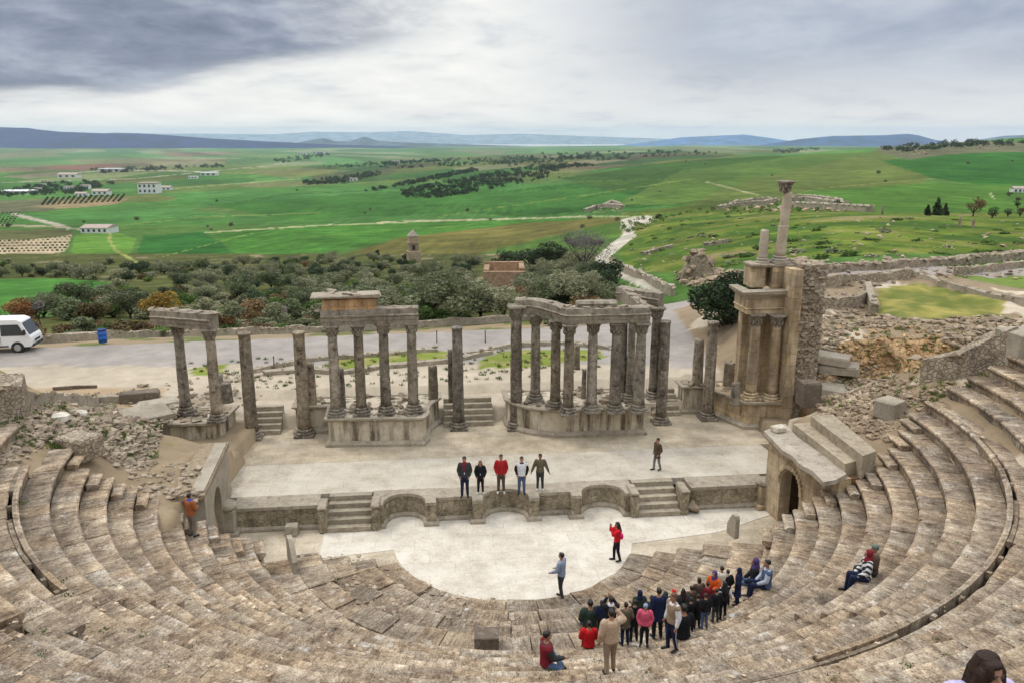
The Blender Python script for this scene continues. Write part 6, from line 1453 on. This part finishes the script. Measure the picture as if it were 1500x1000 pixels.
house('white_house', 'white two storey house standing alone in the green fields', 216, 284, 26, 14, .7, 'flat', (4, 2))
house('barn', 'long low barn with pale pink roof beside the curved track', 138, 342, 38, 11, .9, 'gable', (5, 1), 'white', 'tile')
for i, (px, py, w_, h_, roof, lab) in enumerate(((24, 284, 40, 5, 'gable', 'long white sheds at the left edge of the village'), (54, 281, 10, 5, 'flat', 'small white building next to the long white sheds'), (98, 261, 26, 7, 'gable', 'pale farm roofs above the dark village trees'), (160, 252, 30, 4, 'flat', 'long white building on the far plain'), (100, 280, 12, 6, 'flat', 'white cube house in the village'), (124, 278, 12, 6, 'flat', 'white house between trees right of the village middle'), (118, 288, 16, 6, 'gable', 'low pale house above the slanting orchard'), (146, 286, 22, 8, 'gable', 'house with a pale gabled roof at the right end of the village'), (62, 275, 8, 5, 'flat', 'tiny white house among the village trees'), (305, 258, 22, 4, 'flat', 'long white greenhouse on the plain'), (282, 262, 12, 3, 'flat', 'short white greenhouse left of the long one'), (240, 279, 18, 6, 'gable', 'brownish farm buildings right of the white two storey house'), (466, 224, 16, 3, 'flat', 'white village houses on the far plain'), (442, 228, 12, 3, 'flat', 'pale far village house left of the white ones'), (580, 240, 10, 4, 'flat', 'small pale house on the middle ridge'), (1494, 283, 18, 9, 'gable', 'pale farmhouse at the right edge of the fields'), (515, 266, 14, 4, 'flat', 'small white shed beside the dark windbreak trees'))):
    house('farm_building', lab, px, py, w_, h_, .6, roof, (3, 1), 'white', 'shed' if i in (0, 3, 9, 10) else 'tile')
# tower tomb
q = hit(606, 384, 100, 500); top = atY(606, 336, q.y).z; H_ = top - q.z; wd = 13.5 / 1165 * q.y; tt = thing('tower_tomb', 'slender stepped stone tower tomb with pyramid top above the trees', 'tower', tuple(q))
mb = MB(); mb.tint = (1.0, .9, .78); mb.cbox((q.x, q.y, q.z - .5), (wd * 1.3, wd * 1.3, H_ * .34 + .5), .3, .1, .04); mb.build('lower_storey', M['slab'], tt)
mb = MB(); mb.tint = (.9, .8, .7); mb.cbox((q.x, q.y, q.z + H_ * .34), (wd, wd, H_ * .24), .3, .06, .03); mb.build('middle_storey', M['slab'], tt)
mb = MB(); mb.tint = (1.15, 1.0, .86); mb.cbox((q.x, q.y, q.z + H_ * .58), (wd * 1.15, wd * 1.15, H_ * .04), .3, .04, .03); mb.cbox((q.x, q.y, q.z + H_ * .62), (wd * .95, wd * .95, H_ * .18), .3, .06, .03); mb.build('upper_storey', M['slab'], tt)
mb = MB(); r = wd * .75; b = [(q.x + r * math.cos(a + .3 + PI / 4), q.y + r * math.sin(a + .3 + PI / 4), q.z + H_ * .80) for a in (0, PI / 2, PI, 1.5 * PI)]
for p in b: mb.vert(p)
mb.vert((q.x, q.y, top)); mb.face([3, 2, 1, 0])
for i in range(4): mb.face([i, (i + 1) % 4, 4])
mb.tint = (.9, .9, .8); mb.build('pyramid', M['slab'], tt)
for px, py, w_ in ((606, 362, .28),):
    p = atY(px, py, q.y - wd * .62); mb = MB(); mb.tint = (.3, .25, .22); mb.box((p.x, q.y - wd * .52, q.z + H_ * .40), (wd * .3, wd * .1, H_ * .13), .3); mb.build('window', M['dark'], tt)
# ruins
rwall('low walls of the small ruin where the field track meets the path', [(858, 311), (872, 306), (890, 304), (912, 306)], 2.2, 2.0, 'trim', y0=120)
rwall('upper broken wall of the small ruin on the field track', [(884, 304), (896, 298), (908, 302)], 2.0, 1.6, 'trim', y0=120)
for i, (pts, lab) in enumerate((([(1052, 308), (1080, 303), (1120, 300), (1136, 296)], 'pale ruined wall at the left of the hilltop ruins'), ([(1070, 301), (1105, 296), (1130, 295)], 'rear pale wall of the hilltop ruins left of the tall shaft'), ([(1150, 296), (1180, 294), (1210, 300), (1240, 304)], 'long broken wall right of the tall shaft in the hilltop ruins'), ([(1160, 303), (1200, 306), (1250, 309), (1272, 311)], 'front pale wall of the hilltop ruins'), ([(1165, 290), (1200, 293), (1232, 299)], 'rear wall of the hilltop ruins behind the slim dark tree'))):
    rwall(lab, pts, 1.6, 1.4, 'trim', y0=100)
scatter('rubble', [(1050, 310), (1100, 296), (1180, 292), (1270, 308), (1200, 312)], 160, .5, 2.0, 'rock', 'pale tumbled stones of the hilltop ruins', y0=100, seed=21, tone=(1.2, 1.08, .98))
scatter('rubble', [(856, 314), (880, 302), (912, 300), (914, 312)], 60, .6, 2.0, 'rock', 'pale tumbled stones of the ruin on the field track', y0=100, seed=22, tone=(1.2, 1.05, .92))
scatter('hillside_stones', HS, 260, .15, .7, 'rock', 'grey stones strewn over the green hillside', y0=60, seed=23, tone=(1.1, 1.04, .96))
scatter('hillside_stones', [(1290, 222), (1300, 209), (1430, 208), (1500, 212), (1430, 220), (1330, 228)], 120, 1.5, 5.0, 'rock', 'grey rock outcrops along the right ridge', y0=500, seed=24)
for px, py, hp, lab in ((1279, 312, 11, 'left of the two small columns standing on the right ridge of the ruins'), (1292, 314, 13, 'right of the two small columns standing on the right ridge of the ruins'), (1405, 333, 16, 'leaning ruin stub on the hillside below the round brownish tree'), (1425, 334, 12, 'short ruin stub right of the leaning one on the hillside')):
    q = hit(px, py, 80, 600); k = q.y / 1165; column(lab, q.x, q.y, q.z - .2, q.z + hp * k, 1.9 * k, cap=False, base=False, brk=.3, name='ruin_column', light=(1.5, 1.35, 1.15))
# ------------------------------------------------------------------ car park things
PV = {}
M['paint'] = plain('white_paint', (.78, .78, .77), .3, .04, 2, spec=.5); M['glass'] = plain('dark_glass', (.03, .04, .05), .08, .1, 1, spec=.6); M['rubber'] = plain('tyre_rubber', (.03, .03, .03), .8, .2, 6); M['steel'] = plain('wheel_steel', (.42, .42, .43), .4, .1, 5, metal=.6); M['blackp'] = plain('black_plastic', (.03, .03, .035), .5, .1, 5); M['lamp'] = plain('lamp_lens', (.75, .74, .7), .15, .05, 5, spec=.7); M['red'] = plain('red_lens', (.5, .03, .02), .2, .05, 5)
M['blue'] = plain('blue_plastic', (.02, .11, .42), .45, .12, 5, spec=.4); M['blued'] = plain('dark_blue_plastic', (.012, .035, .14), .5, .12, 5)
q = at(27, 516, 2.05); bang = math.radians(9); Rb = Matrix.Rotation(bang, 3, 'Z'); o0 = Vector((q.x, q.y, 2.02))
bus = thing('minibus', 'white minibus with dark windows parked at the left edge of the car park', 'minibus', tuple(o0))
def B(x, y, z): p = Rb @ Vector((x, y + 1.0, 0)) * .86; return (o0.x + p.x, o0.y + p.y, o0.z + z * .86)
# local: x forward, front wheel axle at x=0, nose at x=.95
prof = [(-5.2, .42), (.84, .40), (1.0, .52), (1.02, .84), (.97, 1.10), (.86, 1.24), (.52, 1.92), (.40, 2.26), (.02, 2.42), (-5.0, 2.46), (-5.2, 2.2)]
def ytap(z): return .98 if z < 1.1 else .98 - .12 * (z - 1.1) / 1.1
mb = MB(); n = len(prof); b = 0; mb.sm = False
for sgn in (-1, 1):
    for x, z in prof: mb.vert(B(x, sgn * ytap(z), z))
mb.face([i for i in range(n)]); mb.face([n + i for i in range(n - 1, -1, -1)])
for i in range(n): j = (i + 1) % n; mb.face([i, n + i, n + j, j])
body = mb.build('body', M['paint'], bus)
bv = body.modifiers.new('bevel', 'BEVEL'); bv.width = .05; bv.segments = 2; bv.limit_method = 'ANGLE'
def side_panel(name, pts, mat, off=.012):
    for sgn in (-1, 1):
        mb = MB(); n = len(pts)
        for o in (0, off):
            for x, z in pts: mb.vert(B(x, sgn * (ytap(z) + o), z))
        f = [i for i in range(n)]; mb.face(f if sgn > 0 else f[::-1]); g = [n + i for i in range(n)]; mb.face(g[::-1] if sgn > 0 else g)
        for i in range(n): j = (i + 1) % n; mb.face([i, n + i, n + j, j])
        mb.build(name, M[mat], bus)
side_panel('window', [(-1.02, 1.26), (.56, 1.26), (.26, 1.92), (.16, 2.06), (-1.02, 2.06)], 'glass')
for x in (-2.15, -3.28, -4.41): side_panel('window', [(x, 1.28), (x + 1.0, 1.28), (x + 1.0, 2.04), (x, 2.04)], 'glass')
side_panel('door_seam', [(-1.10, .5), (-1.075, .5), (-1.075, 2.15), (-1.10, 2.15)], 'blackp', .008); side_panel('sill_band', [(-4.9, .46), (-.6, .46), (-.6, .56), (-4.9, .56)], 'blackp', .01)
def front_panel(name, z0, z1, y0, y1, mat, off=.02):
    def xx(z): return float(np.interp(z, [p[1] for p in prof[2:8]], [p[0] for p in prof[2:8]]))
    mb = MB()
    P = [B(xx(z0) - .05, y0, z0), B(xx(z0) - .05, y1, z0), B(xx(z1) - .05, y1 * .93, z1), B(xx(z1) - .05, y0 * .93, z1), B(xx(z0) + off, y0, z0), B(xx(z0) + off, y1, z0), B(xx(z1) + off, y1 * .93, z1), B(xx(z1) + off, y0 * .93, z1)]
    mb.hexa(P); mb.build(name, M[mat], bus)
front_panel('windscreen', 1.28, 2.16, -.84, .84, 'glass'); front_panel('grille', .72, .88, -.5, .5, 'blackp'); front_panel('headlight', .70, .92, -.92, -.58, 'lamp'); front_panel('headlight', .70, .92, .58, .92, 'lamp'); front_panel('bumper', .42, .60, -.95, .95, 'blackp', .05)
for x in (0, -3.6):
    for sgn in (-1, 1):
        mb = MB(); c = Vector(B(x, sgn * .96, .38)); ax = Rb @ Vector((0, sgn, 0))
        mb.tube([c - ax * .26, c - ax * .24, c + ax * .04, c + ax * .06], [.33, .38, .38, .33], 20); wh = mb.build('wheel', M['rubber'], bus)
        mb = MB(); mb.tube([c + ax * .055, c + ax * .075], [.22, .19], 14); mb.build('rim', M['steel'], wh)
        WL[wh.name] = WL[bus.name]
for sgn in (-1, 1):
    mb = MB(); c = Vector(B(.62, sgn * 1.12, 1.32)); mb.cbox(c, (.12, .2, .34), bang, .03); mb.tube([B(.5, sgn * .92, 1.45), B(.62, sgn * 1.1, 1.5)], .02, 5); mb.build('mirror', M['blackp'], bus)
p = at(151, 501, 2.0); br = thing('plastic_barrel', 'blue plastic barrel bin standing at the car park wall', 'barrel', (p.x, p.y, 1.98))
mb = MB(); mb.lathe([(.24, 0), (.27, .03), (.28, .25), (.30, .27), (.30, .30), (.28, .32), (.28, .55), (.30, .57), (.30, .60), (.28, .62), (.27, .78), (.25, .80)], (p.x, p.y, 1.98), 20); mb.build('drum', M['blue'], br)
mb = MB(); mb.lathe([(.30, 0), (.31, .02), (.31, .06), (.27, .10), (.12, .13)], (p.x, p.y, 2.78), 20); mb.build('lid', M['blued'], br)
for px, py, lab in ((402, 541, 'thin wooden post on the path behind the smooth grey column'), (640, 502, 'thin metal post before the wall below the bare trunk olive'), (711, 502, 'thin metal post before the wall right of the forked olive')):
    p = at(px, py, 2.0); mb = MB(); mb.tube([(p.x, p.y, 1.9), (p.x, p.y, 2.75)], [.035, .03], 8); mb.lathe([(.045, 0), (.05, .03), (.03, .07)], (p.x, p.y, 2.74), 8); tag(mb.build('marker_post', M['bark'], None), lab, 'post', 'marker posts of the court')
def mountain(label, pts, Y, depth, rgb, base=-330, seed=0, name='mountain'):
    m = plain('hill_' + str(seed), rgb,   .95, .6, .0035, spec=.05)  # blue of the distance haze is partly painted into each hill's base colour
    xs = [p[0] for p in pts]; n = int((xs[-1] - xs[0]) / 2.5) + 1; rows = 14; vs, fs = [], []
    for i in range(rows):
        t = i / (rows - 1)
        for j in range(n):
            px = xs[0] + (xs[-1] - xs[0]) * j / (n - 1); py = float(np.interp(px, xs, [p[1] for p in pts]))
            q = atY(px, py, Y); y = Y + (t - .55) * depth; x = q.x * y / Y
            prof = (1 - abs(t - .55) / .55 if t < .55 else 1 - (t - .55) / .45); prof = max(0, prof) ** .85
            g = mn.noise(Vector((x * .0016 + seed * 9, y * .0005, t * .6))) + .5 * mn.noise(Vector((x * .005 + seed, y * .001, t)))
            pk = .05 * (mn.noise(Vector((px * .06, seed * 3.0, 0))))
            z = base + (q.z - base) * min(1.0, max(0, prof * (1 + .38 * g * (1 - prof)))) * (1 + pk * .12)
            vs.append((x, y, z))
    for i in range(rows - 1):
        for j in range(n - 1):
            a = i * n + j; fs.append((a, a + 1, a + n + 1, a + n))
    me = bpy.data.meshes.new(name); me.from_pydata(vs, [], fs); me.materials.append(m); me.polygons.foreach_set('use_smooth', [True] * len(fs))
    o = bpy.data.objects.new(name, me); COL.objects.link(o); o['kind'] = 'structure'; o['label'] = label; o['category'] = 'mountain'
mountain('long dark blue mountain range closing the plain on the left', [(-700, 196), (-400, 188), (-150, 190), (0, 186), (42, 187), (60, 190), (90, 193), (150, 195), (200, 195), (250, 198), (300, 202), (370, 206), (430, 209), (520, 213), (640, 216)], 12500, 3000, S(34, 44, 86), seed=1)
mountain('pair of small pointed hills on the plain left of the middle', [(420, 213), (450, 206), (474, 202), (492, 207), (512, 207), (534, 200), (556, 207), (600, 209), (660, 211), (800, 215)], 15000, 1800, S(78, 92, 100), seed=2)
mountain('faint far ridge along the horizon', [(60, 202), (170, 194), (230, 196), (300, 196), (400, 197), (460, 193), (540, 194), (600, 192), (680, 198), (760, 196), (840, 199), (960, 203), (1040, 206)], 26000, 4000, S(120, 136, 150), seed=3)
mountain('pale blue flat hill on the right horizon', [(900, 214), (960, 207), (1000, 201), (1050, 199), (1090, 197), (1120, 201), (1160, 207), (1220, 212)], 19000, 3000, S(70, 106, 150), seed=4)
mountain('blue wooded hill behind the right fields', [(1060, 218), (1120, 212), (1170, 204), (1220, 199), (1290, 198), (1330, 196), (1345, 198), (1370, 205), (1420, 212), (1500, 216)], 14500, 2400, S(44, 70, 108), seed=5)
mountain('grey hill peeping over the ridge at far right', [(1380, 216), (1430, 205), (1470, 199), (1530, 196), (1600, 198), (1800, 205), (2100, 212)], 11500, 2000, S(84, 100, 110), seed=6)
# ------------------------------------------------------------------ haze
hb = MB(); hb.hexa([(-24000, -3000, -520), (24000, -3000, -520), (24000, 29500, -520), (-24000, 29500, -520), (-24000, -3000, 150), (24000, -3000, 150), (24000, 29500, 150), (-24000, 29500, 150)])
hm, nt = new_mat('haze_air'); pv = nd(nt, 'ShaderNodeVolumePrincipled'); pv.inputs['Color'].default_value = (.66, .82, 1, 1)
pv.inputs['Density'].default_value = HAZE; pv.inputs['Anisotropy'].default_value = .2
lk(nt, pv.outputs[0], nd(nt, 'ShaderNodeOutputMaterial').inputs['Volume'])
ho = hb.build('haze', hm); ho['kind'] = 'stuff'
# ------------------------------------------------------------------ sky and light
EL, ROT = math.radians(58), math.radians(-62)      # high veiled sun over the left shoulder of the stage
w = bpy.data.worlds.new('World'); scene.world = w; w.use_nodes = True; nt = w.node_tree; nt.nodes.clear()
sky = nd(nt, 'ShaderNodeTexSky', sky_type='NISHITA'); sky.sun_disc = False; sky.sun_elevation = EL; sky.sun_rotation = ROT
tc = nd(nt, 'ShaderNodeTexCoord').outputs['Generated']; sp = nd(nt, 'ShaderNodeSeparateXYZ'); lk(nt, tc, sp.inputs[0])
x, y, z = sp.outputs
az = math_n(nt, 'ARCTAN2', x, y); el = math_n(nt, 'ARCSINE', z)
cv = nd(nt, 'ShaderNodeCombineXYZ'); lk(nt, math_n(nt, 'MULTIPLY', az, 2.2), cv.inputs[0]); lk(nt, math_n(nt, 'MULTIPLY', math_n(nt, 'POWER', math_n(nt, 'MAXIMUM', el, .0), .7), 5.2), cv.inputs[1])
n1 = noise_n(nt, cv.outputs[0], 2.2, 7, .58, .25); n2 = noise_n(nt, cv.outputs[0], 5.0, 7, .6, .2)
wob = math_n(nt, 'ADD', math_n(nt, 'MULTIPLY', math_n(nt, 'SUBTRACT', n1, .5), .085), math_n(nt, 'MULTIPLY', math_n(nt, 'SUBTRACT', n2, .5), .03))
def sstep(v, a, b):
    n = nt.nodes.new('ShaderNodeMapRange'); n.interpolation_type = 'SMOOTHSTEP'; n.inputs[1].default_value = a; n.inputs[2].default_value = b
    lk(nt, v, n.inputs[0]); return n.outputs[0]
eln = math_n(nt, 'ADD', el, wob)
# heavy grey bank on the left: its lower edge climbs to the right
edge = math_n(nt, 'ADD', math_n(nt, 'MULTIPLY', math_n(nt, 'ADD', az, .56), .17), .017)
dl = math_n(nt, 'SUBTRACT', eln, edge)
bank = math_n(nt, 'MULTIPLY', sstep(dl, -.008, .022), sstep(math_n(nt, 'ADD', az, math_n(nt, 'MULTIPLY', wob, 3.0)), -.02, -.26))
# softer grey sheet on the right
sheet = math_n(nt, 'MULTIPLY', sstep(eln, -.02, .10), sstep(math_n(nt, 'ADD', az, math_n(nt, 'MULTIPLY', wob, 4.0)), -.06, .26))
top = sstep(eln, .10, .34)
c = ramp(nt, math_n(nt, 'ADD', math_n(nt, 'MULTIPLY', n2, .6), math_n(nt, 'MULTIPLY', n1, .4)), [(.32, S(206, 211, 217)), (.46, S(240, 240, 238)), (.6, S(255, 254, 249))])
c = mixc(nt, 'MIX', math_n(nt, 'MULTIPLY', sheet, .85), c, ramp(nt, n1, [(.34, S(136, 150, 176)), (.66, S(192, 200, 214))]))
c = mixc(nt, 'MIX', math_n(nt, 'MULTIPLY', bank, .94), c, ramp(nt, math_n(nt, 'ADD', math_n(nt, 'MULTIPLY', n2, .5), math_n(nt, 'MULTIPLY', n1, .5)), [(.36, S(96, 107, 132)), (.5, S(128, 138, 160)), (.64, S(172, 180, 196))]))
c = mixc(nt, 'MIX', math_n(nt, 'MULTIPLY', top, .55), c, S(212, 212, 210))
bg1 = nd(nt, 'ShaderNodeBackground'); bg1.inputs[1].default_value = .10; lk(nt, sky.outputs[0], bg1.inputs[0])
bg2 = nd(nt, 'ShaderNodeBackground'); lk(nt, math_n(nt, 'MULTIPLY', math_n(nt, 'ADD', math_n(nt, 'MULTIPLY', sstep(el, .17, 1.0), 2.1), 1.0), CLOUD), bg2.inputs[1]); lk(nt, c, bg2.inputs[0])
mx = nd(nt, 'ShaderNodeMixShader'); mx.inputs[0].default_value = .93; lk(nt, bg1.outputs[0], mx.inputs[1]); lk(nt, bg2.outputs[0], mx.inputs[2])
lk(nt, mx.outputs[0], nd(nt, 'ShaderNodeOutputWorld').inputs[0])
sun = bpy.data.lights.new('sun', 'SUN'); sun.energy = SUN; sun.angle = math.radians(11); sun.color = (1, .91, .78)
so = bpy.data.objects.new('sun', sun); COL.objects.link(so)
sd = Vector((math.sin(ROT) * math.cos(EL), math.cos(ROT) * math.cos(EL), math.sin(EL)))
so.rotation_euler = sd.to_track_quat('Z', 'Y').to_euler()
cam = bpy.data.cameras.new('camera'); co = bpy.data.objects.new('camera', cam); COL.objects.link(co); scene.camera = co
cam.sensor_width = 36; cam.lens = 36 * F / 1500; cam.clip_start = .1; cam.clip_end = 80000
co.location = (0, 0, CAMZ); co.rotation_euler = (PI / 2 - CAMP, 0, 0)
vs = scene.view_settings; vs.view_transform = 'Standard'; vs.look = 'None'; vs.gamma = 1; vs.exposure = EXPO
scene.cycles.volume_bounces = 1; scene.cycles.max_bounces = 6; scene.cycles.diffuse_bounces = 3
scene.cycles.use_denoising = True
